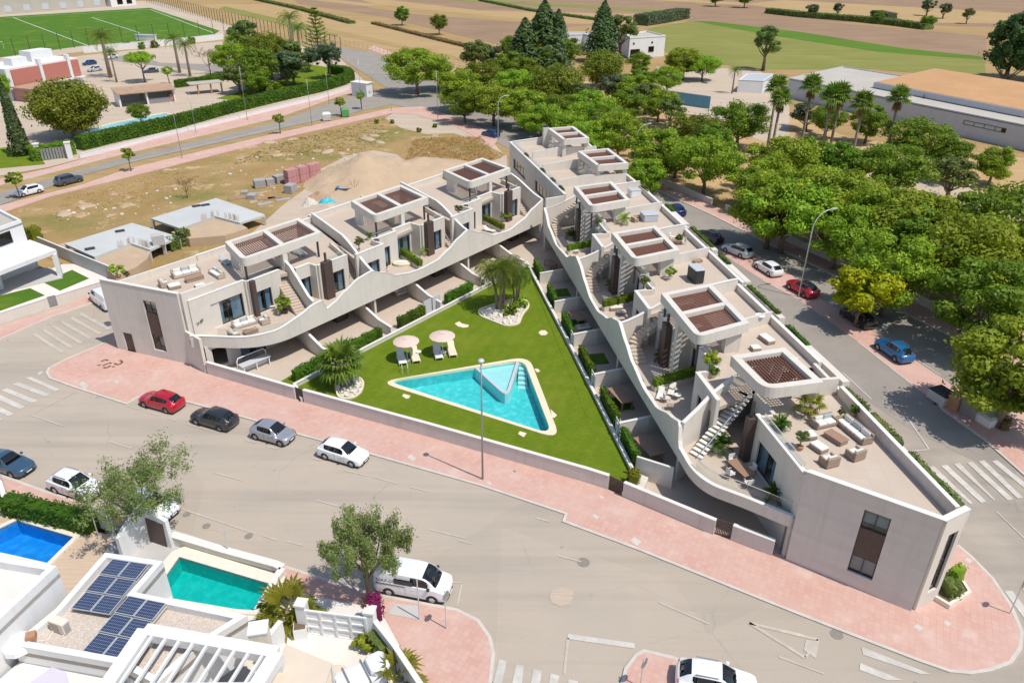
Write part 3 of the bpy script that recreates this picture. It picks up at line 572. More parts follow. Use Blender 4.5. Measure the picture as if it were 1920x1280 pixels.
# deck slabs of the first-floor terraces
MB(Lw).prism([p for p in Lpath[::2]] + [(43.8, 0.1), (48.2, 9.5), (-6.2, 9.5), (-7.2, 6.3)], 2.75, ZF).build('terrace_floor', 'terrace_tile', BL)
MB(Rw).prism([p for p in Rpath[::2]] + [(47.7, 4.9), (46.5, 9), (-14, 9), (-12.3, 0.1)], 2.75, ZF).build('terrace_floor', 'terrace_tile', BR)
def window(root, tf, p0, p1, z0, z1, nm='window', cur=True, mull=1, gl='glass', sgn=1, rail=False):
    """frame with panes set in a wall opening, curtain hanging inside; sgn points indoors"""
    p0 = Vector(p0[:2]); p1 = Vector(p1[:2]); L = (p1 - p0).length; d = (p1 - p0) / L; n = Vector((-d.y, d.x)) * sgn
    P = lambda s, o, z: (p0.x + d.x * s + n.x * o, p0.y + d.y * s + n.y * o, z)
    def slab(mb, s0, s1, o0, o1, za, zb): mb.add([P(s0, o0, za), P(s1, o0, za), P(s1, o1, za), P(s0, o1, za), P(s0, o0, zb), P(s1, o0, zb), P(s1, o1, zb), P(s0, o1, zb)], [(0, 3, 2, 1), (4, 5, 6, 7), (0, 1, 5, 4), (1, 2, 6, 5), (2, 3, 7, 6), (3, 0, 4, 7)])
    f = MB(tf); t = 0.07
    slab(f, 0, t, 0, 0.1, z0, z1); slab(f, L - t, L, 0, 0.1, z0, z1); slab(f, t, L - t, 0.005, 0.095, z0, z0 + t); slab(f, t, L - t, 0.005, 0.095, z1 - t, z1)
    for k in range(1, mull + 1): s = L * k / (mull + 1); slab(f, s - 0.035, s + 0.035, 0.01, 0.09, z0 + t, z1 - t)
    if rail: slab(f, t, L - t, 0.012, 0.088, (z0 + z1) / 2 - 0.04, (z0 + z1) / 2 + 0.04)
    fo = f.build(nm, 'frame', root)
    for k in range(mull + 1):
        g = MB(tf); slab(g, L * k / (mull + 1) + 0.04, L * (k + 1) / (mull + 1) - 0.04, 0.04, 0.055, z0 + t, z1 - t); g.build('pane', gl, fo)
    if cur:
        for s0, s1 in ((0.08, L * 0.40), (L * 0.66, L - 0.08)):
            c = MB(tf); N = max(6, int((s1 - s0) / 0.09)); vs = []
            for i in range(N + 1):
                o = 0.22 + 0.05 * (i % 2) ; s = s0 + (s1 - s0) * i / N; vs += [P(s, o, z0 + 0.02), P(s, o, z1 - 0.05)]
            c.add(vs, [(2 * i, 2 * i + 2, 2 * i + 3, 2 * i + 1) for i in range(N)]).build('curtain', 'curtain', fo, fix=False)
    return fo
def pane_reflection(win, tf, a, b, z0, z1, sg):  # pale sheet added behind the glass, standing in for its sky reflection
    d = (Vector(b) - Vector(a)).normalized(); n = Vector((-d.y, d.x)) * sg * .2; MB(tf).add([(a[0] + n.x, a[1] + n.y, z0), (b[0] + n.x, b[1] + n.y, z0), (b[0] + n.x, b[1] + n.y, z1), (a[0] + n.x, a[1] + n.y, z1)], [(0, 1, 2, 3)]).build('pane_reflection', 'cushion', win, fix=False)
def stairs(root, tf, path, n, wd, m='stucco', solid=True, zbase=None):
    """steps along a plan path (x,y,z) of given width; each step its own piece"""
    st = None; P = [Vector(p) for p in path]; seg = [(b - a).length for a, b in zip(P, P[1:])]; T = sum(seg)
    def at(s):
        for a, b, l in zip(P, P[1:], seg):
            if s <= l + 1e-6: return a + (b - a) * (s / l), (b - a)
            s -= l
        return P[-1], P[-1] - P[-2]
    strg = MB(tf); run = T / n
    q = [at(T * i / 24)[0] for i in range(25)]
    strg.ribbon([(p.x, p.y) for p in q], [max(ZF, p.z - 0.5) for p in q], [max(ZF + 0.02, p.z - 0.22) for p in q], wd * (0.9 if solid else 0.12))
    st = strg.build('staircase', m, root)
    for i in range(n):
        p, d = at(T * (i + 0.5) / n); z = P[0].z + (P[-1].z - P[0].z) * (i + 1) / n
        d = Vector((d.x, d.y)).normalized(); k = Vector((-d.y, d.x)) * wd / 2; h = d * (run * 0.52 if solid else run * 0.40)
        c = Vector((p.x, p.y)); za = z - (0.3 if solid else 0.09)
        vs = [c - h - k, c + h - k, c + h + k, c - h + k]
        MB(tf).add([(v.x, v.y, max(za, ZF - 0.01)) for v in vs] + [(v.x, v.y, z) for v in vs], [(0, 3, 2, 1), (4, 5, 6, 7), (0, 1, 5, 4), (1, 2, 6, 5), (2, 3, 7, 6), (3, 0, 4, 7)]).build('step', 'terrace_tile' if solid else m, st)
    return st
def pergola(root, tf, q, z0=8.5, z1=9.4, n=2, lou=True, th=0.55, rnd=1.1, lz=8.98, grid=False):
    """frame roof: q = near-rear, far-rear, far-front, near-front corners; near-front corner rounded; brown louvres"""
    A, B, C, D = [Vector(p) for p in q]
    d1 = (C - D).normalized(); d2 = (A - D).normalized()
    path = [A, B, C] + [Vector(p) for p in bez(tuple(D + d1 * rnd), tuple(D), tuple(D + d2 * rnd), 6)]
    ctr = (A + B + C + D) / 4
    path = [p + (ctr - p).normalized() * 0.0 for p in path]
    area = sum(path[i].x * path[(i + 1) % len(path)].y - path[(i + 1) % len(path)].x * path[i].y for i in range(len(path)))
    f = MB(tf).ribbon([tuple(p) for p in path], z0, z1, th, side=1.0 if area > 0 else 0.0, closed=True)
    M = lambda s, t: (A * (1 - s) + B * s) * (1 - t) + (D * (1 - s) + C * s) * t
    L = (B - A).length; W = (D - A).length; es = (th - 0.02) / L; et = (th - 0.02) / W
    if n == 2:
        a0, a1 = M(0.5, et), M(0.5, 1 - et); f.bar((a0.x, a0.y, z1 - 0.3), (a1.x, a1.y, z1 - 0.3), 0.55, 0.57)
    o = f.build('pergola_roof', 'stucco', root)
    cells = [(es, 0.5 - 0.26 / L), (0.5 + 0.26 / L, 1 - es)] if n == 2 else [(es, 1 - es)]
    for s0, s1 in cells:
        lv = MB(tf); k = max(8, int((s1 - s0) * L / (0.3 if grid else 0.25)))
        for i in range(k):
            s = s0 + (s1 - s0) * (i + 0.5) / k; p, r = M(s, et * 1.0), M(s, 1 - et * 1.0)
            lv.bar((p.x, p.y, lz), (r.x, r.y, lz), 0.09 if grid else 0.125, 0.07)
        if grid:
            for i in range(14):
                t = et + (1 - 2 * et) * (i + 0.5) / 14; p, r = M(s0, t), M(s1, t); lv.bar((p.x, p.y, lz + 0.085), (r.x, r.y, lz + 0.085), 0.09, 0.06)
        lv.build('louvres', 'louvre', o)
    return o
def glass_rail(root, tf, path, zb, zt):
    g = MB(tf).ribbon(path, zb, zt, 0.03).build('glass_balustrade', 'glass_clear', root)
    MB(tf).ribbon(path, [z + 0.002 for z in zt] if isinstance(zt, list) else zt + 0.002, [z + 0.03 for z in zt] if isinstance(zt, list) else zt + 0.03, 0.05).build('handrail', 'metal_pale', g)
def dwell_pair(root, W, us, sg, rear, slab, bayC=3.1, doorv=5.0, mid_stair=False, T=16.3, partyfar=True, curved=False, hedge=True):
    """two dwellings between party walls; t runs from the near party wall to the far one, v towards the back"""
    tf = lambda t, v, z: W(us + sg * t, v, z)
    k = 0.33; si = 1 if sg > 0 else 1
    bays = [(0.45 if bayC < 6 else -1.9, 4.8, bayC, [(0.9, 3.6, ZF + 0.05, 5.75)] if bayC > 6 else [(0.7, 3.4, ZF + 0.02, 5.6)]),
            (4.8, 8.75, doorv, [(0.75, 2.6, ZF + 0.02, 5.65)]),
            (8.75, 12.0, 5.7 if not mid_stair else 5.2, [(0.55, 2.8, ZF + 0.02, 5.7)]),
            (12.0, 16.1, 3.9, [(1.45, 3.4, ZF + 0.02, 5.7)])]
    if mid_stair: bays[2] = (10.0, 12.0, 5.2, [(0.25, 1.8, ZF + 0.02, 5.7)])
    if bayC > 6: bays[0] = (-1.6, 4.8, bayC, [(2.2, 5.9, ZF + 0.1, 5.9)])
    for i, (t0, t1, v, ops) in enumerate(bays):
        MB(tf).wall((t0, v), (t1, v), ZF, 7.1, 0.3, ops).build('facade_wall', 'stucco', root)
        MB(tf).wall((t0, v), (t1, v), 7.102, 7.16, 0.36).build('coping', 'coping', root)
        for o in ops: window(root, tf, (t0 + o[0], v), (t0 + o[1], v), o[2], o[3], 'window' if o[2] > ZF + 0.04 else 'glass_door', sgn=1)
        if i < len(bays) - 1:
            t2, v2 = bays[i + 1][0], bays[i + 1][2]
            if abs(t2 - t1) < 0.05 and abs(v2 - v) > 0.2:
                a, b = sorted((v, v2)); MB(tf).wall((t1, a + 0.155), (t1, b - 0.155), ZF, 7.098, 0.3).build('facade_return', 'stucco', root)
    # inner sides of the stair wells
    MB(tf).ribbon([(16.1 - 0.1, 4.06), (16.1 + k * 4.4, 8.35)], ZF, 7.1, 0.22).build('stair_side_wall', 'stucco', root)
    # ground floor front under the terrace
    ops = [(1.2, 4.2, 0.15, 2.5), (6.2, 8.0, 0.15, 2.5), (9.6, 12.4, 0.15, 2.5)]
    MB(tf).wall((0.2, 4.3), (T, 4.3), 0.0, 2.75, 0.3, ops).build('ground_floor_wall', 'stucco', root)
    for o in ops: window(root, tf, (0.2 + o[0], 4.3), (0.2 + o[1], 4.3), o[2], o[3], 'glass_door', sgn=1)
    MB(tf).box(13.0, 14.6, 2.9, 4.1, 0, 2.74).build('cladding_pillar', 'cladding', root)
    # brown clad pillars on the terrace
    MB(tf).box(12.25, 13.35, 3.1, 3.72, ZF, 7.5).build('cladding_pillar', 'cladding', root)
    MB(tf).box(4.85, 5.35, doorv - 0.62, doorv - 0.16, ZF, 7.2).build('cladding_pillar', 'cladding', root)
    MB(tf).box(12.65, 12.85, 3.3, 3.5, 7.5, 8.5).build('post', 'cladding', root)
    # roof slab and dividing walls
    MB(tf).prism([(bays[0][0], bayC + .1), (4.8, bayC + .1), (4.8, doorv + .1), (8.75, doorv + .1), (12, 5.3), (12, 4.0), (16.0, 4.0), (16.0 + k * 4.4, 8.4), (T + k * 8.4, 8.4), (T + k * rear, rear), (k * rear, rear)] , 6.15, ZR).build('roof_floor', 'terrace_tile', root)
    MB(tf).wall((k * rear, rear), (T + k * rear, rear), 0, 7.15, 0.3).build('rear_wall', 'stucco', root)
    MB(tf).wall((k * rear, rear), (T + k * rear, rear), 7.152, 7.2, 0.36).build('coping', 'coping', root)
    tm = 8.75
    MB(tf).ribbon([(tm + k * 8, 8), (tm + k * rear, rear - .16)], ZR, 7.7, 0.22).build('roof_divider', 'stucco', root)
    if partyfar:
        # curved party wall climbing from the wave crest to the roof
        vs = [0.14, 1.0, 2.0, 3.2, 4.6, 6.0, 7.4, 9.0, 11, 13, rear - .16]
        zt = [6.05, 6.15, 6.35, 6.7, 7.15, 7.55, 7.8, 7.8, 7.8, 7.8, 7.75]
        tt = [T + k * v for v in vs]
        if curved: tt = [T + 0.9 * (1 if v > 1 else v) * 0 + k * v for v in vs]
        MB(tf).ribbon(list(zip(tt, vs)), 0.0, zt, 0.24).build('party_wall', 'stucco', root)
        MB(tf).ribbon(list(zip(tt, vs)), [z + .002 for z in zt], [z + .05 for z in zt], 0.3).build('coping', 'coping', root)
        # staircase beside it
        if curved: path = [(T - 3.0, 1.5, ZF), (T - 1.1, 1.25, 4.2), (T - 0.35, 2.0, 4.75), (T + k * 5.2 - 0.75, 5.2, ZR)]
        else: path = [(T + k * 2.6 - 0.8, 2.6, ZF), (T + k * 8.3 - 0.8, 8.3, ZR)]
        stairs(root, tf, path, 16, 1.15)
        p0, p1 = path[0], path[-1]
        if not curved: MB(tf).bar((p0[0] - .62, p0[1], p0[2] + 1.0), (p1[0] - .62, p1[1], p1[2] + 1.0), 0.04, 0.05).bar((p0[0] - .62, p0[1], p0[2]), (p0[0] - .62, p0[1], p0[2] + 1.0), .04, .04).build('stair_handrail', 'metal_pale', root)
    if mid_stair:
        vs = [1.5, 2.4, 4, 5.6, 7, 9]; zt = [4.7, 5.0, 6.2, 7.3, 7.7, 7.7]; tt = [9.05 + k * (v - 1.5) * 0.55 for v in vs]
        MB(tf).ribbon(list(zip(tt, vs)), ZF, zt, 0.22).build('party_wall', 'stucco', root)
        MB(tf).ribbon(list(zip(tt, vs)), [z + .002 for z in zt], [z + .05 for z in zt], 0.28).build('coping', 'coping', root)
        stairs(root, tf, [(8.2, 2.6, ZF), (9.6, 8.3, ZR)], 17, 1.2)
    # pergola over the roof terrace with its columns
    (sa, sb, va, vb) = slab
    q = [(sa + k * vb, vb), (sb + k * vb - 0.4, vb), (sb + k * va, va), (sa + k * va, va)]
    pergola(root, tf, q)
    ctm = (sa + sb) / 2
    MB(tf).box(sa + k * vb + .05, sa + k * vb + .75, vb - 1.9, vb - .5, ZR, 8.5).build('column', 'stucco', root)
    MB(tf).box(sb + k * vb - 1.2, sb + k * vb - .5, vb - 1.6, vb - .4, ZR, 8.5).build('column', 'stucco', root)
    MB(tf).box(ctm + k * va - .3, ctm + k * va + .3, va + 0.02, va + .5, ZF, 8.5).build('column', 'stucco', root)
    MB(tf).box(sa + k * va + 0.35, sa + k * va + .52, va + .3, va + .47, ZR, 8.5).build('post', 'dark_metal', root)
    MB(tf).box(sb + k * va - 0.55, sb + k * va - .38, va + .3, va + .47, ZR, 8.5).build('post', 'dark_metal', root)
    # roof edge balustrades
    glass_rail(root, tf, [(5.2, doorv + .25), (8.3, doorv + .25)], 7.16, 7.6)
    glass_rail(root, tf, [(13.6, 4.0), (15.9, 4.0)], 7.16, 7.6)
    # hedge in a planter between the two terraces
    if hedge and not mid_stair:
        MB(tf).ribbon([(8.6, 1.0), (10.0, 5.5)], ZF, ZF + .5, 0.6).build('planter_box', 'stucco', root)
        hedge_leaf(root, [(tf(8.6 + 1.4 * i / 10, 1.0 + 4.5 * i / 10, 0)) for i in range(11)], ZF + .45, ZF + 1.25, 0.55, 'leaf_mid')
    glass_rail(root, tf, [(8.9 + .5 * i, 0.22) for i in range(0, 9)], ZF, 4.1)
def leafcloud(pts_n, fn, size, seed, el=1.0, bias=None):
    """many small leaf faces; fn(rng) gives position and outward direction"""
    rng = random.Random(seed); mb = MB(); vs = []; fs = []
    for i in range(pts_n):
        p, n = fn(rng)
        n = Vector((n[0] + rng.uniform(-.7, .7), n[1] + rng.uniform(-.7, .7), n[2] + rng.uniform(-.5, .8)))
        if n.length < 1e-3: n = Vector((0, 0, 1))
        n.normalize(); x = n.cross(Vector((rng.uniform(-1, 1), rng.uniform(-1, 1), rng.uniform(-1, 1)))); x = x.normalized() if x.length > 1e-3 else Vector((1, 0, 0)); y = n.cross(x)
        s = size * rng.uniform(.6, 1.35); x *= s * el; y *= s * 0.62; o = len(vs); p = Vector(p)
        vs += [p - x, p + y * .9 - x * .1, p + x, p - y * .9 + x * .1]; fs.append((o, o + 1, o + 2, o + 3))
    mb.v = [tuple(v) for v in vs]; mb.f = fs; mb.m = [0] * len(fs); return mb
def hedge_leaf(root, path, z0, z1, wd, m, dens=55, size=0.11, seed=1, name='hedge_foliage'):
    P = [Vector(p[:2]) for p in path]; L = [(b - a).length for a, b in zip(P, P[1:])]; T = sum(L)
    n = int(T * (2 * (z1 - z0) + wd) * dens)
    def fn(r):
        s = r.random() * T
        for a, b, l in zip(P, P[1:], L):
            if s <= l: break
            s -= l
        p = a + (b - a) * (s / l); nn = Vector((-(b - a).y, (b - a).x)).normalized()
        q = r.random() * (2 * (z1 - z0) + wd); wob = 0.10 * math.sin(p.x * 3.1 + p.y * 2.3) + .05 * math.sin(p.x * 7 - p.y * 5)
        dz = r.uniform(-.12, .12) * min(1, wd)
        if q < z1 - z0: return (p.x + nn.x * (wd / 2 + wob * .5 + dz), p.y + nn.y * (wd / 2 + wob * .5 + dz), z0 + q), (nn.x, nn.y, .2)
        if q < 2 * (z1 - z0): q -= z1 - z0; return (p.x - nn.x * (wd / 2 + wob * .5 + dz), p.y - nn.y * (wd / 2 + wob * .5 + dz), z0 + q), (-nn.x, -nn.y, .2)
        o = q - 2 * (z1 - z0) - wd / 2; return (p.x + nn.x * o, p.y + nn.y * o, z1 + wob + dz), (0, 0, 1)
    mb = leafcloud(n, fn, size, seed)
    core = MB().ribbon([tuple(p) for p in P], z0, z1 - .06, wd * .8)
    o = len(mb.v); mb.v += core.v; mb.f += [tuple(i + o for i in f) for f in core.f]; mb.m += [0] * len(core.f)
    ob = mb.build(name, m, root, fix=False, loc=None if root is not None else (P[0].x, P[0].y, z0))
    return ob
# ---- left wing
dwell_pair(BL, Lw, -4.7, 1, 16.6, (-2.0 + 4.7, 8.3 + 4.7, 6.6, 12.4), bayC=6.9, doorv=6.3, mid_stair=True)
dwell_pair(BL, Lw, 11.5, 1, 17.4, (4.4, 13.6, 5.9, 12.4))
dwell_pair(BL, Lw, 27.6, 1, 16.8, (5.6, 14.6, 5.9, 12.6))
# ---- right wing
dwell_pair(BR, Rw, 38.4, -1, 14.0, (5.4, 14.2, 3.5, 9.0), curved=True)
dwell_pair(BR, Rw, 22.1, -1, 14.7, (6.2, 14.2, 3.5, 9.2), curved=True)
dwell_pair(BR, Rw, 5.7, -1, 15.0, (7.0, 15.4, 3.5, 9.2), T=18.0, curved=True, partyfar=True)
# ---- street end of the left wing
E1 = [(-7.2, 6.1), (-6.9, 7.4), (-9.7, 16.6)]
op = [(2.2, 4.2, 5.2, 6.7), (2.2, 4.2, 1.2, 2.6)]
MB(Lw).wall((-6.85, 7.3), (-9.7, 16.5), 0, 8.0, 0.3, [(3.0, 4.6, 1.0, 6.6), (7.2, 8.4, 0.13, 2.3)]).build('street_facade', 'stucco', BL)
MB(Lw).ribbon([(-6.85, 7.3), (-9.7, 16.5)], 8.002, 8.06, 0.4).build('coping', 'coping', BL)
dE = (Vector((-9.7, 16.5)) - Vector((-6.85, 7.3))).normalized(); pE = lambda s: tuple(Vector((-6.85, 7.3)) + dE * s)
for za, zb in ((5.2, 6.6), (1.0, 2.7)): pane_reflection(window(BL, Lw, pE(3.0), pE(4.6), za, zb, sgn=-1, cur=False), Lw, pE(3.08), pE(3.9), za + .5, zb - .05, -1)
MB(Lw).wall(pE(3.02), pE(4.58), 2.72, 5.18, 0.1).build('cladding_panel', 'cladding', BL)
MB(Lw).wall(pE(7.25), pE(8.35), 0.13, 2.3, 0.08).build('entrance_door', 'cladding', BL)
MB(Lw).wall((-6.75, 7.1), (-3.1, 7.0), ZF, 8.0, 0.3).build('facade_wall', 'stucco', BL)
MB(Lw).wall((-6.87, 7.42), (-7.0, 4.7), 0, 3.95, 0.29).build('corner_wall', 'stucco', BL)
MB(Lw).prism([(-6.8, 7.2), (-6.2, 7.0), (.75, 16.5), (-9.6, 16.4)], 6.152, ZR - .002).build('roof_floor', 'terrace_tile', BL)
MB(Lw).wall((-9.7, 16.6), (0.9, 16.6), 0, 7.15, 0.3).build('rear_wall', 'stucco', BL)
MB(Lw).wall((-6.6, 5.0), (-4.4, 4.3), 0, 2.75, 0.3, [(0.6, 2.0, 0.4, 2.4)]).build('ground_floor_wall', 'stucco_grey', BL)
glass_rail(BL, Lw, [(p[0] + 0.25, p[1] + 0.3) for p in Lpath[1:24]], ZF, 4.55)
MB(Lw).wall((43.9, 0.3), (49.4, 16.6), 0, 2.75, 0.3).build('end_wall', 'stucco', BL)
# ---- street end of the right wing: party wall, straight open stair, dining terrace and roof lounge
MB(Rw).ribbon([(38.5, .14), (37.6, 1.6), (36.6, 3.2), (35.5, 5.4), (34.0, 9.0), (33.6, 12)], 0, [5.7, 6.2, 6.9, 7.6, 7.7, 7.7], 0.24).build('party_wall', 'stucco', BR)
MB(Rw).ribbon([(38.5, .14), (37.6, 1.6), (36.6, 3.2), (35.5, 5.4)], [5.702, 6.202, 6.902, 7.602], [5.76, 6.26, 6.96, 7.66], 0.32).build('coping', 'coping', BR)
stairs(BR, Rw, [(39.6, 1.0, ZF), (36.5, 6.2, ZR)], 17, 1.15, 'coping', solid=False)
MB(Rw).bar((40.15, 1.3, ZF + .95), (37.05, 6.5, ZR + .95), .05, .05).build('stair_handrail', 'metal_pale', BR)
MB(Rw).wall((40.4, 5.1), (48.0, 5.1), ZF, 7.25, 0.3, [(1.1, 3.9, ZF + .05, 5.7)]).build('facade_wall', 'stucco', BR)
MB(Rw).wall((40.4, 5.1), (47.6, 5.1), 7.252, 7.31, 0.36).build('coping', 'coping', BR)
window(BR, Rw, (41.5, 5.1), (44.3, 5.1), ZF + .05, 5.7, 'glass_door', sgn=1)
MB(Rw).wall((37.2, 6.6), (40.4, 6.6), ZF, 7.0, 0.3, [(0.2, 1.3, ZF, 5.5), (1.9, 2.8, ZF, 5.5)]).build('facade_wall', 'stucco', BR)
for s in ((37.4, 38.5), (39.1, 40.0)): window(BR, Rw, (s[0], 6.6), (s[1], 6.6), ZF, 5.5, 'glass_door', sgn=1, cur=False, mull=0)
MB(Rw).wall((40.4, 5.26), (40.4, 6.44), ZF, 7.0, 0.3).build('facade_return', 'stucco', BR)
MB(Rw).box(40.2, 40.85, 4.3, 4.94, ZF, 7.1).build('cladding_pillar', 'cladding', BR)
MB(Rw).box(40.4, 40.6, 4.5, 4.7, 7.1, 8.5).build('post', 'dark_metal', BR)
MB(Rw).prism([(37.3, 6.7), (40.4, 6.7), (40.4, 5.2), (47.9, 5.1), (53.4, 10.6), (52.8, 12.6), (33.5, 13.9), (33.9, 9.0), (36.2, 6.7)], 6.15, ZR).build('roof_floor', 'terrace_tile', BR)
FR = [(48.0, 4.85), (53.7, 10.7), (53.0, 12.85)]
op = [(3.9, 5.5, 1.3, 6.6)]
MB(Rw).wall(FR[0], FR[1], 0, 7.85, 0.3, op).build('street_facade', 'stucco_grey', BR)
MB(Rw).ribbon([(47.6, 5.1), FR[0], FR[1], FR[2]], [7.3, 7.852, 7.852, 7.852], [7.36, 7.91, 7.91, 7.91], 0.42).build('coping', 'coping', BR)
dF = (Vector(FR[1]) - Vector(FR[0])).normalized(); pF = lambda s: tuple(Vector(FR[0]) + dF * s)
for za, zb in ((5.1, 6.6), (1.3, 2.7)): pane_reflection(window(BR, Rw, pF(3.9), pF(5.5), za, zb, sgn=1, cur=False), Rw, pF(3.98), pF(5.42), za + (.35 if za > 4 else .1), zb - .05, 1)
MB(Rw).wall(pF(3.92), pF(5.48), 2.72, 5.08, 0.1).build('cladding_panel', 'cladding', BR)
dG = (Vector(FR[2]) - Vector(FR[1])).normalized(); pG = lambda s: tuple(Vector(FR[1]) + dG * s)
MB(Rw).wall(pG(.16), FR[2], 0, 7.85, 0.3, [(.75, 1.7, 1.3, 6.3)]).build('corner_facade', 'stucco', BR)
window(BR, Rw, pG(.91), pG(1.86), 1.3, 6.3, sgn=1, cur=False, mull=0, rail=True)
MB(Rw).wall((52.9, 12.85), (33.6, 13.6), 0, 7.0, 0.3).build('rear_wall', 'stucco', BR)
MB(Rw).ribbon([(52.6, 13.25), (46, 13.5), (38, 13.9)], 6.2, 6.9, 0.7).build('roof_planter', 'stucco', BR)
MB(Rw).ribbon([(52.4, 12.75), (38, 13.35)], ZR, 7.4, 0.28).build('roof_parapet', 'stucco_grey', BR)
MB(Rw).ribbon([(52.4, 12.75), (38, 13.35)], 7.402, 7.45, 0.34).build('coping', 'coping', BR)
MB(Rw).wall((37.6, 9.4), (37.6, 13.2), ZR, 8.0, 0.3).build('roof_divider', 'stucco', BR)
pergola(BR, Rw, [(40.1, 10.2), (34.6, 9.9), (35.2, 5.0), (40.4, 5.3)], n=1, th=.6, rnd=1.3, grid=True)
MB(Rw).box(39.2, 39.75, 9.2, 9.9, ZR, 8.5).build('column', 'stucco', BR)
MB(Rw).box(34.9, 35.4, 9.0, 9.6, ZR, 8.5).build('column', 'stucco', BR)
glass_rail(BR, Rw, [(41.0, 5.35), (47.0, 5.35)], 7.31, 7.7)
glass_rail(BR, Rw, [(p[0] - .25, p[1] + .3) for p in Rpath[212:]], ZF, 4.45)
MB(Rw).wall((47.7, 5.1), (47.7, 4.7), 0, 3.6, .3).build('corner_wall', 'stucco_grey', BR)
MB(Rw).wall((38.6, 4.6), (47.0, 5.0), 0, 2.74, 0.25, [(1, 4, .15, 2.5)]).build('ground_floor_wall', 'stucco', BR)
window(BR, Rw, (39.6, 4.65), (42.6, 4.8), .15, 2.5, 'glass_door', sgn=1)
# ---- far block of the right wing, closing the garden's apex
FB = [(-12.4, 0), (-13.3, 3.0), (-42.8, 0.5), (-46.5, 9.7), (-44.5, 13.2), (-14, 15.2)]
MB(Rw).wall((-13.3, 3.0), (-42.8, .5), 0, 7.6, 0.3, [(7, 14, 3.9, 5.6), (19.5, 27, 3.9, 5.6)]).build('garden_facade', 'stucco', BR)
d_ = (Vector((-42.8, .5)) - Vector((-13.3, 3.0))).normalized()
for s0, s1 in ((7, 14), (19.5, 27)):
    a = Vector((-13.3, 3.0)) + d_ * s0; b = Vector((-13.3, 3.0)) + d_ * s1; window(BR, Rw, a, b, 3.9, 5.6, sgn=-1, cur=False, mull=3)
MB(Rw).ribbon([(-13.3, 3.0), (-42.8, .5), (-46.5, 9.7)], 7.602, 7.66, 0.4).build('coping', 'coping', BR)
MB(Rw).wall((-42.8, .5), (-46.5, 9.7), 0, 7.6, .3).build('end_wall', 'stucco', BR)
MB(Rw).wall((-46.5, 9.7), (-44.5, 13.5), 0, 7.6, .3).build('end_wall', 'stucco', BR)
MB(Rw).wall((-12.4, 0.1), (-13.3, 2.85), 0, 7.4, .3).build('end_wall', 'stucco', BR)
MB(Rw).prism([(-13.3, 3.1), (-42.7, .7), (-46.3, 9.7), (-44.5, 13.4), (-17.4, 15), (-15.2, 8.4)], 6.152, ZR - .002).build('roof_floor', 'terrace_tile', BR)
MB(Rw).wall((-44.5, 13.6), (-14, 15.1), 0, 7.15, .3).build('rear_wall', 'stucco', BR)
MB(Rw).ribbon([(-44.5, 13.6), (-14, 15.1)], 7.152, 7.2, .36).build('coping', 'coping', BR)
for u in (-20.5, -29, -36.8):
    MB(Rw).ribbon([(u + .8, 3.0), (u, 7.5), (u - .5, 14)], ZR, [7.6, 8.0, 7.8], .24).build('roof_divider', 'stucco', BR)
glass_rail(BR, Rw, [(-14.5, 3.2), (-42, .9)], 7.66, 8.15)
for q, cl in (([(-20.8, 14.2), (-29.6, 13.7), (-28.5, 8.5), (-20.2, 9.3)], 1), ([(-36.6, 12.5), (-45.0, 11.9), (-44.2, 7.2), (-35.8, 8.0)], 1)):
    pergola(BR, Rw, q, rnd=0.3)
    for i in range(4):
        p = Vector(q[i]).lerp(Vector(q[(i + 2) % 4]), .07); MB(Rw).box(p.x - .3, p.x + .3, p.y - .3, p.y + .3, ZR, 8.5).build('column', 'stucco', BR)
    p = Vector(q[2]).lerp(Vector(q[0]), .18)
    f = MB(Rw)
    for i in range(12): f.box(p.x + .4 + i * .35, p.x + .5 + i * .35, p.y - .3, p.y - .22, ZR, 7.7)
    f.box(p.x + .2, p.x + 4.5, p.y - .29, p.y - .23, 7.7, 7.78).build('slatted_screen', 'coping', BR)
MB(Rw).box(-44.6, -43.7, 6.4, 7.3, ZR, 9.6).build('chimney', 'stucco', BR)
MB(Rw).box(-44.5, -43.8, 6.5, 7.2, 9.602, 9.9).build('chimney_cap', 'dark_metal', BR)
# street-side planters with greenery along the right wing roofs
for i, (u0, u1, v) in enumerate(((26.5, 36.8, 14.6), (17.5, 25.2, 15.0), (9.0, 16.8, 15.5), (0, 7.8, 15.7), (-9, -1, 15.7))):
    MB(Rw).ribbon([(u0, v), (u1, v)], 6.3, 7.0, .65).build('roof_planter', 'stucco', BR)
    hedge_leaf(BR, [Rw(u0 + .4, v), Rw(lerp(u0, u1, .4 + .5 * (i % 2)), v)], 6.95, 7.25, .45, 'leaf_hedge', 60, .1, i, 'planter_greenery')
for a, b in (((37.9, 13.7), (41.0, 13.75)), ((41.6, 13.75), (45.4, 13.6)), ((46.5, 13.5), (52.3, 13.25))):
    hedge_leaf(BR, [Rw(*a), Rw(*b)], 6.85, 7.35, .55, 'leaf_olive', 80, .1, 5, 'planter_greenery')
for u in (-15, -19, -24, -33): hedge_leaf(BR, [Rw(u, 3.35 + (u + 13) * .085), Rw(u - 1.6, 3.35 + (u + 11.4) * .085)], ZR, 7.9, .4, 'leaf_olive', 60, .1, 7, 'planter_greenery')
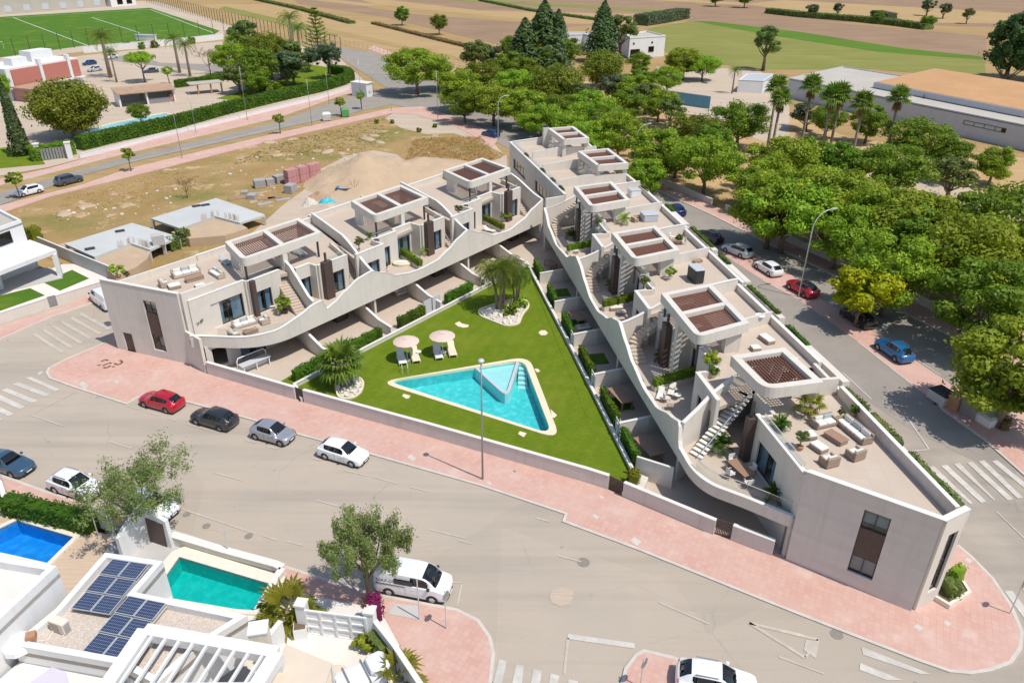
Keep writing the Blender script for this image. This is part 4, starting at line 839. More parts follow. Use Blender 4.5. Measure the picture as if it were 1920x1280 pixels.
# ------------------------------------------------------------------ pool garden
Zz = lambda l, ox, oy, s=3.556: [(ox + x / s, oy + y / s) for x, y in l]
def rnd_poly(pts, r, n=5):
    out = []; m = len(pts); P = [Vector(p) for p in pts]
    for i in range(m):
        a, b, c = P[i - 1], P[i], P[(i + 1) % m]; d1 = (a - b); d2 = (c - b); k = min(r, d1.length * .45, d2.length * .45)
        out += bez(tuple(b + d1.normalized() * k), tuple(b), tuple(b + d2.normalized() * k), n)
    return out
pin = rnd_poly([G2(*p, .15) for p in Zz([(585, 478), (1500, 335), (1690, 835)], 560, 580)], 1.6)
pout = rnd_poly([G2(*p, .17) for p in Zz([(530, 484), (1535, 312), (1748, 868)], 560, 580)], 2.0)
def area(P): return sum(P[i][0] * P[(i + 1) % len(P)][1] - P[(i + 1) % len(P)][0] * P[i][1] for i in range(len(P)))
if area(pin) < 0: pin.reverse()
if area(pout) < 0: pout.reverse()
LG = [G2(581, 737, .15), G2(1150, 908, .15), Rw(38.4, -4.0)[:2], Rw(37.2, -3.0)[:2], Rw(-7.3, -3.4)[:2], Lw(34.6, -4.2)[:2], Lw(-3.3, -4.3)[:2]]
if area(LG) < 0: LG.reverse()
def keyhole(outer, hole):
    i, j = min(((i, j) for i in range(len(outer)) for j in range(len(hole))), key=lambda q: (Vector(outer[q[0]]) - Vector(hole[q[1]])).length)
    h = hole[::-1] if area(hole) > 0 else hole; j = h.index(hole[j])
    return outer[:i + 1] + h[j:] + h[:j + 1] + outer[i:]
struct('lawn', MB().sheet(keyhole(LG, pout), .15), 'lawn')
PO = thing('swimming_pool', (*G2(900, 740), 0), 'triangular turquoise swimming pool with cream coping in the middle of the lawn', 'pool')
# coping ring built as quads between the two outlines
def ring(inner, outer, z0, z1):
    mb = MB(); n = len(inner)
    k = min(range(n), key=lambda k: sum((Vector(inner[i]) - Vector(outer[(i + k) % n])).length for i in range(n)))
    o = [outer[(i + k) % n] for i in range(n)]
    vs = [(*p, z1) for p in inner] + [(*p, z1) for p in o] + [(*p, z0) for p in inner] + [(*p, z0) for p in o]; fs = []
    for i in range(n):
        j = (i + 1) % n; fs += [(i, j, n + j, n + i), (n + i, n + j, 3 * n + j, 3 * n + i), (2 * n + i, i, j, 2 * n + j)[::-1]]
    return mb.add(vs, fs)
ring(pin, pout, -.1, .2).build('pool_coping', 'pool_coping', PO)
n = len(pin)
MB().add([(*p, -.1) for p in pin] + [(*p, -1.1) for p in pin], [(i, (i + 1) % n, n + (i + 1) % n, n + i)[::-1] for i in range(n)] + [tuple(range(n, 2 * n))]).build('pool_basin', 'pool_tile', PO, fix=False)
MB().sheet(pin, .02).build('water', 'water', PO)
sh = [G2(*p, .1) for p in Zz([(1180, 386), (1388, 575), (1462, 342)], 560, 580)]
shp = [sh[0]] + bez(tuple(Vector(sh[1]).lerp(Vector(sh[0]), .18)), sh[1], tuple(Vector(sh[1]).lerp(Vector(sh[2]), .18)), 5) + [sh[2]]
MB().ribbon(shp, -1.6, .06, .30).build('shelf_wall', 'pool_tile_pale', PO); MB().ribbon(shp, .062, .13, .26).build('shelf_coping', 'wall_bluegrey', PO)
MB().prism(shp, -1.58, -.22).build('shallow_shelf', 'pool_tile_pale', PO)
for i in range(8):
    a = G(560 + (1470 - i * 1.5) / 3.556, 580 + (345 + i * 21) / 3.556, 0); b = G(560 + (1520 + i * 2) / 3.556, 580 + (348 + i * 21) / 3.556, 0)
    d = Vector((b.y - a.y, a.x - b.x, 0)).normalized()
    z = -.08 - i * .19; MB().prism([(a.x, a.y), (b.x, b.y), (b.x + d.x * .52, b.y + d.y * .52), (a.x + d.x * .52, a.y + d.y * .52)], -1.58, z).build('pool_step', 'pool_tile_pale', PO)
for q in ([(690, 578), (700, 563), (745, 575), (735, 592), (715, 595)], [(1462, 830), (1475, 812), (1520, 825), (1500, 852)], [(1678, 665), (1695, 680), (1722, 705), (1705, 722), (1690, 720)]):
    MB().prism([G2(*p, .16) for p in Zz(q, 560, 580)], .1, .19).build('drain_slab', 'pool_coping', PO)
for q in ([(1040, 95), (1070, 80), (1090, 95), (1135, 105), (1130, 118), (1095, 122), (1060, 112)], [(1598, 155), (1615, 140), (1645, 140), (1662, 158), (1645, 172), (1615, 172)], [(1570, 398), (1595, 395), (1610, 412), (1590, 420)]):
    MB().prism([G2(*p, .16) for p in Zz(q, 560, 580)], .1, .185).build('stepping_stone', 'pool_coping', bpy.data.objects['lawn'])
# planting beds of white stones round the palms
def bed(pts, label, seed, n):
    P = rnd_poly(pts, 1.2, 3); c = Vector((sum(p[0] for p in P) / len(P), sum(p[1] for p in P) / len(P)))
    t = thing('stone_bed', (c.x, c.y, .15), label, 'garden bed')
    MB().prism(P, .1, .2).build('bed_gravel', 'rock', t); MB().ribbon(P, .1, .3, .18, closed=True).build('bed_edging', 'pool_coping', t)
    r = random.Random(seed)
    base = MB().lathe([(.02, -.5), (.8, -.35), (1, 0), (.75, .45), (.02, .6)], n=6); bo = None
    for i in range(n):
        p = c + (Vector(r.choice(P)) - c) * math.sqrt(r.random()) * .9; s = r.uniform(.14, .34)
        if bo is None: bo = base.build('white_stone', 'stone_pale', None); bo.parent = t; o = bo
        else: o = bo.copy(); COL.objects.link(o)
        o.location = (p.x - c.x, p.y - c.y, .1); o.scale = (s, s * r.uniform(.7, 1.2), s * r.uniform(.6, 1)); o.rotation_euler = (r.random(), r.random(), r.random() * 6)
bed([G2(*p, .15) for p in Zz([(240, 520), (290, 470), (400, 450), (437, 490), (415, 560), (350, 600), (270, 595)], 560, 580)], 'round bed of white stones under the fan palm by the front wall', 3, 45)
bed([G2(*p, .15) for p in Zz([(1195, 1110), (1260, 1085), (1420, 1040), (1520, 1040), (1540, 1085), (1490, 1140), (1470, 1205), (1380, 1218), (1300, 1185), (1210, 1150)], 560, 270)], 'irregular bed of pale stones under the palm clump on the lawn', 4, 60)
# patios, low garden walls, hedges and dividers
struct('patio_left', MB(Lw).prism([(-4.9, -6.3), (-3.6, -4.3), (34.8, -4.1), (45.5, -2.6), (48, 9), (-6.5, 9), (-6.9, 4.4)], -.02, .1), 'terrace_tile')
struct('patio_right', MB(Rw).prism([(37.4, -3.1), (39.3, -4.6), (47.5, 4.0), (47, 9), (-14, 9), (-14.5, -1.0), (-12, -3.2), (-6, -3.4)], -.012, .108), 'terrace_tile')
struct('patio_lawn', MB(Lw).prism([(-4.4, -5.6), (-3.2, -4.3), (2.2, -4.1), (2.0, -1.6), (-3.6, -2.4)], .05, .16), 'lawn')
WL = thing('garden_wall', Lw(-3.5, -4.3), 'low white garden wall between the lawn and the left wing patios', 'wall')
MB(Lw).ribbon([(-4.6, -6.9), (-3.4, -4.35), (24, -4.25), (34.7, -4.1)], 0, .55, .2).build('wall', 'stucco', WL); MB(Lw).ribbon([(-4.6, -6.9), (-3.4, -4.35), (24, -4.25), (34.7, -4.1)], .552, .6, .3).build('coping', 'coping', WL)
WRt = thing('garden_wall', Rw(37, -3), 'low pale garden wall between the lawn and the right wing patios', 'wall')
MB(Rw).ribbon([(37.4, -3.0), (15, -3.0), (-7.5, -3.3)], 0, .55, .2).build('wall', 'stucco', WRt); MB(Rw).ribbon([(37.4, -3.0), (15, -3.0), (-7.5, -3.3)], .552, .6, .3).build('coping', 'coping', WRt)
ordl = ['first', 'second', 'third', 'fourth', 'fifth', 'sixth', 'seventh', 'eighth']
for i, u in enumerate((2.3, 10.3, 18.3, 26.4, 34.4)):
    t = thing('patio_divider', Lw(u, 0), f'pale curved patio divider wall under the left wing, {ordl[i]} from the street', 'wall', 'patio dividers of the left wing')
    MB(Lw).ribbon([(u - .4, -4.1), (u - .2, -2), (u, 0), (u + 1.2, 4.1)], 0.0, [1.15, 1.35, 2.0, 2.3], .22).build('wall', 'stucco', t)
    MB(Lw).ribbon([(u - .4, -4.1), (u - .2, -2), (u, 0), (u + 1.2, 4.1)], [1.152, 1.352, 2.002, 2.302], [1.2, 1.4, 2.05, 2.35], .28).build('coping', 'coping', t)
for i, u in enumerate((31.8, 23.5, 15.2, 7.0, -1.3)):
    t = thing('patio_divider', Rw(u, 0), f'pale patio divider wall below the right wing, {ordl[i]} from the front wall', 'wall', 'patio dividers of the right wing')
    MB(Rw).ribbon([(u + .2, -2.85), (u, 0), (u - 1.2, 4.1)], 0, [1.55, 1.8, 1.9], .22).build('wall', 'stucco', t); MB(Rw).ribbon([(u + .2, -2.85), (u, 0), (u - 1.2, 4.1)], [1.552, 1.802, 1.902], [1.6, 1.85, 1.95], .28).build('coping', 'coping', t)
for i, (u0, u1) in enumerate(((4.5, 8.8), (11.5, 15.6), (19.3, 24), (-2.8, 1.2))):
    o = hedge_leaf(None, [Lw(u0, -3.6), Lw(u1, -3.5)], .1, 1.45, .7, 'leaf_hedge', 60, .12, i + 20); o.name = 'hedge'
    tag(o, ['clipped hedge beside the second patio of the left wing', 'clipped hedge behind the two parasols, left wing patio', 'longest clipped hedge of the left wing, near the palm clump', 'small shrubby hedge beside the front gate, left wing corner'][i], 'hedge', 'patio hedges of the left wing')
for i, (u0, u1) in enumerate(((36.6, 32.6), (30.9, 26), (22.6, 17.8), (14.2, 10), (6.2, 2.2), (-2, -6))):
    o = hedge_leaf(None, [Rw(u0, -2.45), Rw(u1, -2.45)], .1, 1.6, .5, 'leaf_hedge', 60, .12, i + 40); o.name = 'hedge'
    tag(o, f'narrow clipped hedge along the right wing patios, {ordl[i]} from the front wall', 'hedge', 'patio hedges of the right wing')
for i, (f, q) in enumerate(((Lw, (15.8, 17.1)), (Lw, (17.3, 18.6)), (Rw, (32.4, 31.2)), (Rw, (24.4, 23)), (Rw, (16, 14.6)))):
    t = MB(f).ribbon([(q[0], -3.3 if f is Lw else -2.7), (q[1], -3.3 if f is Lw else -2.7)], .1, 1.75, .07).build('privacy_screen', 'wall_bluegrey', loc=f(q[0], -3))
    tag(t, ['grey privacy panel left of the pair by the left wing hedge', 'grey privacy panel right of the pair by the left wing hedge', 'grey privacy panel of right wing patios, nearest the front wall', 'grey privacy panel of right wing patios, second from the front wall', 'grey privacy panel of right wing patios, third from the front wall'][i], 'panel')
for u in (28, 19.5, 11.5, 3): struct('patio_lawn', MB(Rw).prism([(u, -2.1), (u, .2), (u - 2.2, .2), (u - 2.2, -2.1)], .05, .14), 'turf')
struct('garden_corner', MB(Lw).sheet([(33.5, -4.6), (42, -7.5), (47.5, -5), (50, 7), (33.5, 2)], .045), 'concrete')
# front boundary walls and gates
def boundary(px, label, h=1.5, zt=None, th=.25, m='stucco_grey', world=False):
    P = [p if world else G2(*p) for p in px]
    t = thing('boundary_wall', (P[0][0], P[0][1], 0), label, 'wall')
    MB().ribbon(P, 0, h - .05, th).build('wall', m, t); MB().ribbon(P, h - .048, h, th + .08).build('coping', 'coping', t); return t
boundary([(392, 702), (556, 750)], 'grey front wall left of the dark gate, below the left wing terrace')
boundary([(572, 755), (800, 818), (1100, 905), (1140, 918)], 'long grey front wall between the pink pavement and the pool lawn')
boundary([(1168, 931), (1338, 1003)], 'grey front wall below the right wing dining terrace, between two gates')
boundary([(1370, 1012), (1447, 1042)], 'short grey front wall beside the right wing street facade')
def gate(a, b, h, label, m='cladding', slats=True):
    a = G(*a); b = G(*b); t = thing('gate', a, label, 'gate'); n = 9
    for i in range(n if slats else 1):
        p = a.lerp(b, i / n if slats else 0); q = a.lerp(b, (i + .75) / n if slats else 1); p.z = q.z = h / 2 + .05
        MB().bar(p, q, .05, h - .1).build('slat' if slats else 'panel', m, t)
    p = a.copy(); q = b.copy(); p.z = q.z = h; MB().bar(p, q, .07, .06).build('rail', m, t)
gate((557, 750), (571, 755), 1.4, 'dark grey gate in the front wall near the fan palm', 'dark_metal', False)
gate((1141, 918), (1166, 930), 1.4, 'brown slatted gate in the front wall at the lawn corner')
gate((1340, 1003), (1368, 1011), 1.5, 'brown slatted gate in the front wall below the dining terrace')
t = thing('privacy_screen', Rw(37.6, -2.9), 'tall pale screen wall beside the corner planter of the right wing', 'wall'); MB(Rw).ribbon([(37.5, -2.9), (39.4, -.5)], .1, 2.1, .15).build('panel', 'stucco', t); MB(Rw).ribbon([(37.5, -2.9), (39.4, -.5)], 2.102, 2.15, .2).build('coping', 'coping', t)
t = thing('planter', Rw(38.8, -3.6), 'raised corner planter with bright shrubs behind the slatted gate', 'planter'); MB(Rw).prism([(37.6, -3.2), (39.3, -4.4), (40.3, -3.3), (38.6, -2.2)], 0, .8).build('box', 'stucco', t)
hedge_leaf(t, [Rw(38.2, -3.2), Rw(39.2, -3.7)], .8, 1.6, .8, 'leaf_lime', 60, .12, 77, 'foliage')
# ------------------------------------------------------------------ other buildings
def block(root, pts, z0, z1, m='white_wall', roof=None, para=.4, nm='wall', at=None, th=.3):
    """walls round a plan outline (photo points on level at), with a sunk roof"""
    P = [G2(*p, z1 if at is None else at) for p in pts]
    if area(P) < 0: P.reverse()
    MB().ribbon(P, z0, z1, th, side=1.0, closed=True).build(nm, m, root)
    MB().prism(P, z1 - para - .25, z1 - para).build('roof', roof or m, root)
    return P
def face_window(root, a, b, z0, z1, nm='window', mull=1, off=.06, m='glass', deep=.05):
    """window unit on a wall face between ground-plan points a,b; frame stands proud of the wall"""
    a = Vector(a[:2]); b = Vector(b[:2]); L = (b - a).length; d = (b - a) / L
    n = Vector((d.y, -d.x)); c = Vector((0, 0)) - (a + b) / 2
    if n.dot(c) < 0: n = -n
    P = lambda s, o, z: (a.x + d.x * s + n.x * o, a.y + d.y * s + n.y * o, z)
    def slab(mb, s0, s1, o0, o1, za, zb): mb.add([P(s0, o0, za), P(s1, o0, za), P(s1, o1, za), P(s0, o1, za), P(s0, o0, zb), P(s1, o0, zb), P(s1, o1, zb), P(s0, o1, zb)], [(0, 3, 2, 1), (4, 5, 6, 7), (0, 1, 5, 4), (1, 2, 6, 5), (2, 3, 7, 6), (3, 0, 4, 7)])
    f = MB(); t = .08
    slab(f, 0, t, -.02, off, z0, z1); slab(f, L - t, L, -.02, off, z0, z1); slab(f, t, L - t, -.02, off - .004, z0, z0 + t); slab(f, t, L - t, -.02, off - .004, z1 - t, z1)
    for k in range(1, mull + 1): s = L * k / (mull + 1); slab(f, s - .03, s + .03, -.02, off - .008, z0 + t, z1 - t)
    fo = f.build(nm, 'frame', root)
    g = MB(); slab(g, t, L - t, -.02, .012, z0 + t, z1 - t); g.build('pane', 'car_glass', fo)
# left white house
WH = thing('white_house', (*G2(30, 545), 0), 'white cubic house with deep porch at the left edge, behind its front lawn', 'house')
z8 = lambda x, y: (x / 3.556, 360 + y / 3.556)
P = block(WH, [(-130, 400), (-40, 372), z8(140, 185), (-55, 445), (-160, 470)], 0, 6.6, at=6.6, roof='roof_pale')
hp = [G2(*z8(60, 640), 0), G2(-100, 580, 0)]
MB().prism([G2(*z8(p[0], p[1]), 3.5) for p in ((-300, 640), (0, 530), (375, 385), (200, 320), (-100, 420), (-300, 480))], 3.05, 3.55).build('porch_roof', 'white_wall', WH)
pa = G(*z8(405, 565), 0); MB().cbox((pa.x - .1, pa.y + .2, 0), .55, .7, 3.05, .4).build('porch_pillar', 'white_wall', WH)
pa = G(*z8(5, 655), 0); MB().cbox((pa.x, pa.y + .2, 0), .55, .7, 3.05, .4).build('porch_pillar', 'white_wall', WH)
MB().prism([G2(*z8(*p), .2) for p in ((-100, 700), (0, 672), (420, 570), (330, 500), (0, 560))], 0, .2).build('porch_floor', 'concrete', WH)
a, b = G2(*z8(-100, 575), 0), G2(*z8(260, 500), 0)
MB().wall(a, b, 0, 3.05, .3, [(1.0, 4.4, .1, 2.6)]).build('ground_floor_wall', 'white_wall', WH)
face_window(WH, Vector(a).lerp(Vector(b), .14), Vector(a).lerp(Vector(b), .62), .2, 2.6, 'glass_door', 2)
e0, e1 = Vector(P[0]), Vector(P[1])
for i in range(len(P)):
    q0, q1 = Vector(P[i]), Vector(P[(i + 1) % len(P)])
    mid = (q0 + q1) / 2; nrm = Vector((q1.y - q0.y, q0.x - q1.x)).normalized()
    if nrm.dot(-mid.normalized()) > .3 and (q1 - q0).length > 3:
        face_window(WH, q0.lerp(q1, .45), q0.lerp(q1, .72), 4.3, 5.8, 'window', 1); face_window(WH, q0.lerp(q1, .1), q0.lerp(q1, .32), 4.3, 5.8, 'window', 1)
for i, q in enumerate(([(0, 690), (200, 640), (300, 688), (0, 792), (-200, 850), (-200, 740)], [(285, 600), (480, 518), (595, 575), (400, 657)])): struct('front_lawn', MB().sheet([G2(*z8(*p), .1) for p in q], .1), 'turf')
struct('front_path', MB().sheet([G2(*z8(*p), .085) for p in ((-250, 900), (330, 700), (720, 580), (600, 480), (420, 480), (0, 640), (-250, 720))], .085), 'drive_pale')
boundary([z8(-120, 905), z8(0, 880), z8(330, 770)], 'pale grey front wall of the left white house, left of its gate', 1.3, m='stucco')
boundary([z8(385, 755), z8(700, 655)], 'pale grey front wall of the left white house, right of its gate', 1.3, m='stucco')
gate(z8(332, 770), z8(384, 756), 1.3, 'dark gate in the front wall of the left white house', 'metal_grey', False)
t = boundary([z8(275, 385), z8(520, 490), z8(760, 590)], 'grey panel fence between the left white house and the concrete slabs', 1.9, m='concrete', th=.12)
o = hedge_leaf(None, [G(*z8(215, 330)), G(*z8(262, 345))], .1, 2.2, 1.6, 'leaf_lime', 40, .16, 5); o.name = 'hedge'; tag(o, 'yellow green shrub behind the left white house', 'shrub')
# concrete ground-floor slabs under construction
def lotslab(out, label, notch, floor):
    t = thing('concrete_slab', (*G2(*z8(*out[0])), 0), label, 'building shell')
    P = [G2(*z8(*p), 1.7) for p in out]; MB().prism(P, 1.4, 1.7).build('slab', 'slab_pale', t)
    for i in range(0, len(P)): MB().cbox((*(Vector(P[i]) * .985 + Vector(P[(i + 3) % len(P)]) * .015), 0), .35, .35, 1.4).build('column', 'concrete', t)
    MB().ribbon([G2(*z8(*p), 1.7) for p in notch], 0, 1.38, .1).build('wall', 'concrete', t)
    r = random.Random(3)
    for i in range(14):
        k = r.randrange(len(notch) - 1); p = Vector(G2(*z8(*notch[k]), 1.7)).lerp(Vector(G2(*z8(*notch[k + 1]), 1.7)), r.random())
        m = MB()
        for j in range(4): m.tube([(p.x + (j % 2) * .2, p.y + (j // 2) * .2 + .3, 1.65), (p.x + (j % 2) * .2, p.y + (j // 2) * .2 + .3, 2.3 + r.random() * .4)], .016, 4)
        m.build('rebar', 'roof_brown', t)
    struct('shell_court', MB().prism([G2(*z8(*p), 1.35) for p in floor], 0, 1.35), 'sand')
    return t
tA = lotslab([(430, 345), (880, 205), (1195, 298), (1095, 340), (1000, 385), (870, 340), (630, 432)], 'pale concrete slab nearest the left white house, on the building lot', [(640, 428), (870, 340), (1000, 385)], [(625, 440), (870, 346), (1005, 392), (985, 440), (910, 500), (770, 560), (690, 500)])
c0 = G(*z8(1060, 345), 1.7); MB().cbox((c0.x, c0.y, 1.7), 1.5, 1.3, 1.3, .5).build('stair_box', 'concrete', tA)
tB = lotslab([(1005, 175), (1440, 40), (1765, 150), (1600, 205), (1430, 160), (1200, 242)], 'pale concrete slab with dark open side behind the left wing', [(1200, 240), (1430, 160), (1600, 205)], [(1140, 268), (1200, 246), (1430, 166), (1605, 212), (1650, 240), (1500, 290), (1260, 310)])
for tt, pts in ((tA, ((600, 380), (800, 262))), (tB, ((1310, 95), (1370, 88)))):
    for p in pts: c0 = G(*z8(*p), 1.7); MB().cbox((c0.x, c0.y, 1.7), 1.2, .8, .12, .6).build('board', 'dark_metal', tt)
# brick villa at upper left
z1_ = lambda x, y: (x / 3.556, y / 3.556)
BV = thing('brick_house', (*G2(100, 180), 0), 'red brick house with white roof at upper left, beside the football pitch', 'house')
A = Vector(G2(34, 190)); B = Vector(G2(166, 163)); d = (B - A).normalized(); nb = Vector((-d.y, d.x)); L = (B - A).length
def bq(s, o, z): p = A + d * s * L + nb * o; return (p.x, p.y, z)
def bbox(s0, s1, o0, o1, z0, z1, nm, m): MB(bq).box(s0, s1, o0, o1, z0, z1).build(nm, m, BV)
bbox(0, 1, 1.5, 13, 0, 7.6, 'wall', 'white_wall'); bbox(.06, .42, 1.2, 1.6, 3.0, 7.2, 'brick_panel', 'brick_red'); bbox(.47, .82, 1.2, 1.6, 3.0, 7.2, 'brick_panel', 'brick_red'); bbox(.87, .99, 1.2, 1.6, 3.0, 7.2, 'brick_panel', 'brick_red')
bbox(.425, .465, .9, 2, 0, 8.8, 'pier', 'white_wall'); bbox(.825, .865, .9, 2, 0, 8.8, 'pier', 'white_wall'); bbox(-.02, 1.02, .6, 1.3, 2.5, 2.9, 'ledge', 'white_wall')
bbox(.2, .4, 4, 7, 7.6, 9.4, 'roof_box', 'white_wall'); bbox(.5, .8, 5, 9, 7.6, 10.2, 'roof_box', 'white_wall'); bbox(.0, .3, -9, .5, 0, 3.2, 'annexe', 'pallet_pink'); bbox(-.03, .33, -9.3, .5, 3.2, 3.5, 'annexe_roof', 'roof_brown')
for s in (.12, .28, .55, .68): MB(bq).box(s, s + .06, 1.1, 1.19, 1.0, 2.2).build('window', 'car_glass', BV)
# open pool house with brown roof
PH = thing('pool_house', (*G2(270, 195), 0), 'low open pool house with brown sloping roof behind the hedge', 'shed')
A = Vector(G2(226, 202)); B = Vector(G2(331, 191)); d = (B - A).normalized(); nb = Vector((-d.y, d.x)); L = (B - A).length
def hq(s, o, z): p = A + d * s * L + nb * o; return (p.x, p.y, z)
MB(hq).add([(-.02, -.6, 3.0), (1.02, -.6, 3.0), (1.02, 6, 3.6), (-.02, 6, 3.6), (-.02, -.6, 3.25), (1.02, -.6, 3.25), (1.02, 6, 3.85), (-.02, 6, 3.85)], [(0, 3, 2, 1), (4, 5, 6, 7), (0, 1, 5, 4), (1, 2, 6, 5), (2, 3, 7, 6), (3, 0, 4, 7)]).build('roof', 'roof_brown', PH)
for s in (0, .48, .97): MB(hq).box(s, s + .03, 0, 5.8, 0, 3.0).build('pier', 'white_wall', PH)
MB(hq).box(0, 1, 5.6, 5.8, 0, 3.3).build('rear_wall', 'white_wall', PH); MB(hq).box(.03, .48, .4, .6, 0, 1.0).build('counter', 'dark_metal', PH); MB(hq).box(.51, .97, .4, .6, 0, 1.3).build('counter', 'metal_grey', PH)
MB(hq).box(.9, .965, .25, .39, .5, 1.9).build('red_panel', 'brick_red', PH)
PG = thing('pergola', (*G2(400, 170), 0), 'small timber pergola with tan roof beside the pool house', 'pergola')
A = Vector(G2(372, 178)); B = Vector(G2(416, 174)); d = (B - A).normalized(); nb = Vector((-d.y, d.x)); L = (B - A).length
def gq(s, o, z): p = A + d * s * L + nb * o; return (p.x, p.y, z)
MB(gq).box(-.3, 1.1, -.5, 4, 2.6, 2.8).build('roof', 'roof_pale', PG)
for s in (0, .55, 1): MB(gq).box(s, s + .06, 0, .35, 0, 2.6).build('post', 'terracotta', PG)
PL = thing('swimming_pool', (*G2(265, 222), 0), 'small turquoise pool behind the hedge at upper left', 'pool')
q = [G2(212, 231, .2), G2(308, 212, .2), G2(328, 218, .2), G2(300, 228, .2), G2(262, 238, .2), G2(205, 250, .2), G2(150, 254, .2), G2(160, 246, .2)]
MB().prism(q, 0, .12).build('pool_floor', 'pool_tile_pale', PL); MB().ribbon(q, 0, .3, .4, closed=True).build('pool_coping', 'pool_coping', PL); MB().sheet(q, .22).build('water', 'water', PL)
# far right school buildings
SB = thing('school_building', (*G2(1700, 220), 0), 'long blue grey flat roofed building behind the tall palms', 'building')
z4_ = lambda x, y: (1400 + x / 3.556, y / 3.556)
block(SB, [z4_(285, 520), z4_(640, 442), z4_(960, 492), z4_(1400, 560), z4_(2200, 680), z4_(2200, 900), z4_(1849, 830)], 0, 5.0, 'wall_bluegrey', 'roof_pale', .25, at=5.0)
P = [G2(*z4_(*p), 6.3) for p in ((850, 545), (1255, 455), (2200, 605), (2200, 790), (1849, 735))]
MB().prism(P, 4.9, 6.2).build('upper_storey', 'wall_bluegrey', SB); MB().prism([tuple(Vector(p).lerp(Vector(P[0]) * .5 + Vector(P[2]) * .5, .02)) for p in P], 6.2, 6.3).build('tan_roof', 'roof_tan', SB)
a, b = Vector(G2(*z4_(290, 520), 5.0)), Vector(G2(*z4_(1849, 830), 5.0))
for s0, s1 in ((.80, .95), (.1, .14), (.32, .36)): face_window(SB, a.lerp(b, s0), a.lerp(b, s1), 2.6, 3.5, 'window', 3 if s1 - s0 > .1 else 1, off=.12)
SH = thing('shed', (*G2(1425, 160), 0), 'grey metal roofed shed left of the long blue grey building', 'shed')
block(SH, [(1385, 150), (1400, 138), (1455, 138), (1432, 152)], 0, 3.4, 'white_wall', 'metal_pale', .05, at=3.4)
# white farmhouse in the middle distance
FH = thing('farmhouse', (*G2(1190, 112), 0), 'white flat roofed farmhouse behind the grove, beside the green field', 'house')
z3_ = lambda x, y: (900 + x / 3.556, y / 3.556)
P1 = block(FH, [z3_(972, 228), z3_(1110, 205), z3_(1238, 235), z3_(1232, 232), z3_(1010, 250)][:3] + [z3_(1235, 236), z3_(1000, 250)], 0, 7.0, at=7.0, roof='roof_pale')
block(FH, [z3_(540, 230), z3_(570, 208), z3_(760, 215), z3_(740, 238), z3_(690, 225)], 0, 5.5, at=5.5, roof='roof_pale'); block(FH, [z3_(740, 215), z3_(760, 195), z3_(1000, 190), z3_(980, 235)], 0, 6.0, at=6.0, roof='roof_pale')
a, b = Vector(G2(*z3_(1000, 250), 7.0)), Vector(G2(*z3_(1235, 236), 7.0))
for s0, s1, z0, z1 in ((.04, .3, .8, 3.0), (.55, .7, 1.8, 3.6), (.1, .14, 4.6, 5.2), (.62, .66, 4.6, 5.2)): face_window(FH, a.lerp(b, s0), a.lerp(b, s1), z0, z1, off=.15, mull=1 if s1 - s0 > .1 else 0)
# stand and club house beyond the pitch
ST = thing('club_house', (*G2(190, 8), 0), 'long low club house with white front beyond the football pitch', 'building')
A = Vector(G2(-80, 36)); B = Vector(G2(258, 10)); d = (B - A).normalized(); nb = Vector((-d.y, d.x)); L = (B - A).length
def cq(s, o, z): p = A + d * s * L + nb * o; return (p.x, p.y, z)
MB(cq).box(0, .82, 3, 12, 0, 7.5).build('wall', 'roof_pale', ST); MB(cq).box(.84, 1, 1, 12, 0, 6.5).build('wall', 'white_wall', ST)
for s in (.05, .15, .25, .35, .45, .55, .65, .75, .88, .94): MB(cq).box(s, s + .035, (2.9 if s < .8 else .9), 3.0 if s < .8 else 1.0, 1, 4).build('window', 'car_glass' if s > .8 else 'wall_bluegrey', ST)
# white villa roofs at lower left
zA = lambda x, y: (x / 4.5725, 1000 + y / 4.5725); zB = lambda x, y: (400 + x / 5.82, 1060 + y / 5.82)
VI = thing('white_villa', (*G2(180, 1180), 0), 'white villa with gravel roof and solar panels at the lower left', 'house')
rf = [zA(900, 160), zA(1395, 235), zA(1165, 500), zA(2120, 700), zA(1750, 930), zA(1340, 1290), zA(1000, 1110), zA(100, 950), zA(480, 640)]
Q = [G2(*p, 3.6) for p in rf]; Q = Q[::-1] if area(Q) < 0 else Q
MB().ribbon(Q, .3, 3.6, .38, side=1.0, closed=True).build('wall', 'white_wall', VI); MB().prism(Q, 2.8, 3.12).build('gravel_roof', 'gravel_roof', VI)
lb = [zA(-400, 150), zA(0, 195), zA(485, 275), zA(0, 730), zA(-400, 1130)]
Q = [G2(*p, 5.3) for p in lb]; Q = Q[::-1] if area(Q) < 0 else Q
MB().ribbon(Q, 0, 5.3, .4, side=1.0, closed=True).build('upper_wall', 'white_wall', VI); MB().prism(Q, 4.4, 4.7).build('upper_roof', 'drive_pale', VI)
MB().prism([G2(*zA(*p), 2.2) for p in ((-300, 1400), (0, 1245), (165, 1100), (950, 1250), (1500, 1500), (300, 1700))], 0, 2.2).build('terrace_floor', 'drive_pale', VI)
MB().prism([G2(*zA(*p), 4.3) for p in ((235, 1290), (440, 1140), (560, 1180), (590, 1290), (400, 1420))], 4.15, 4.3).build('awning', 'lilac_awning', VI)
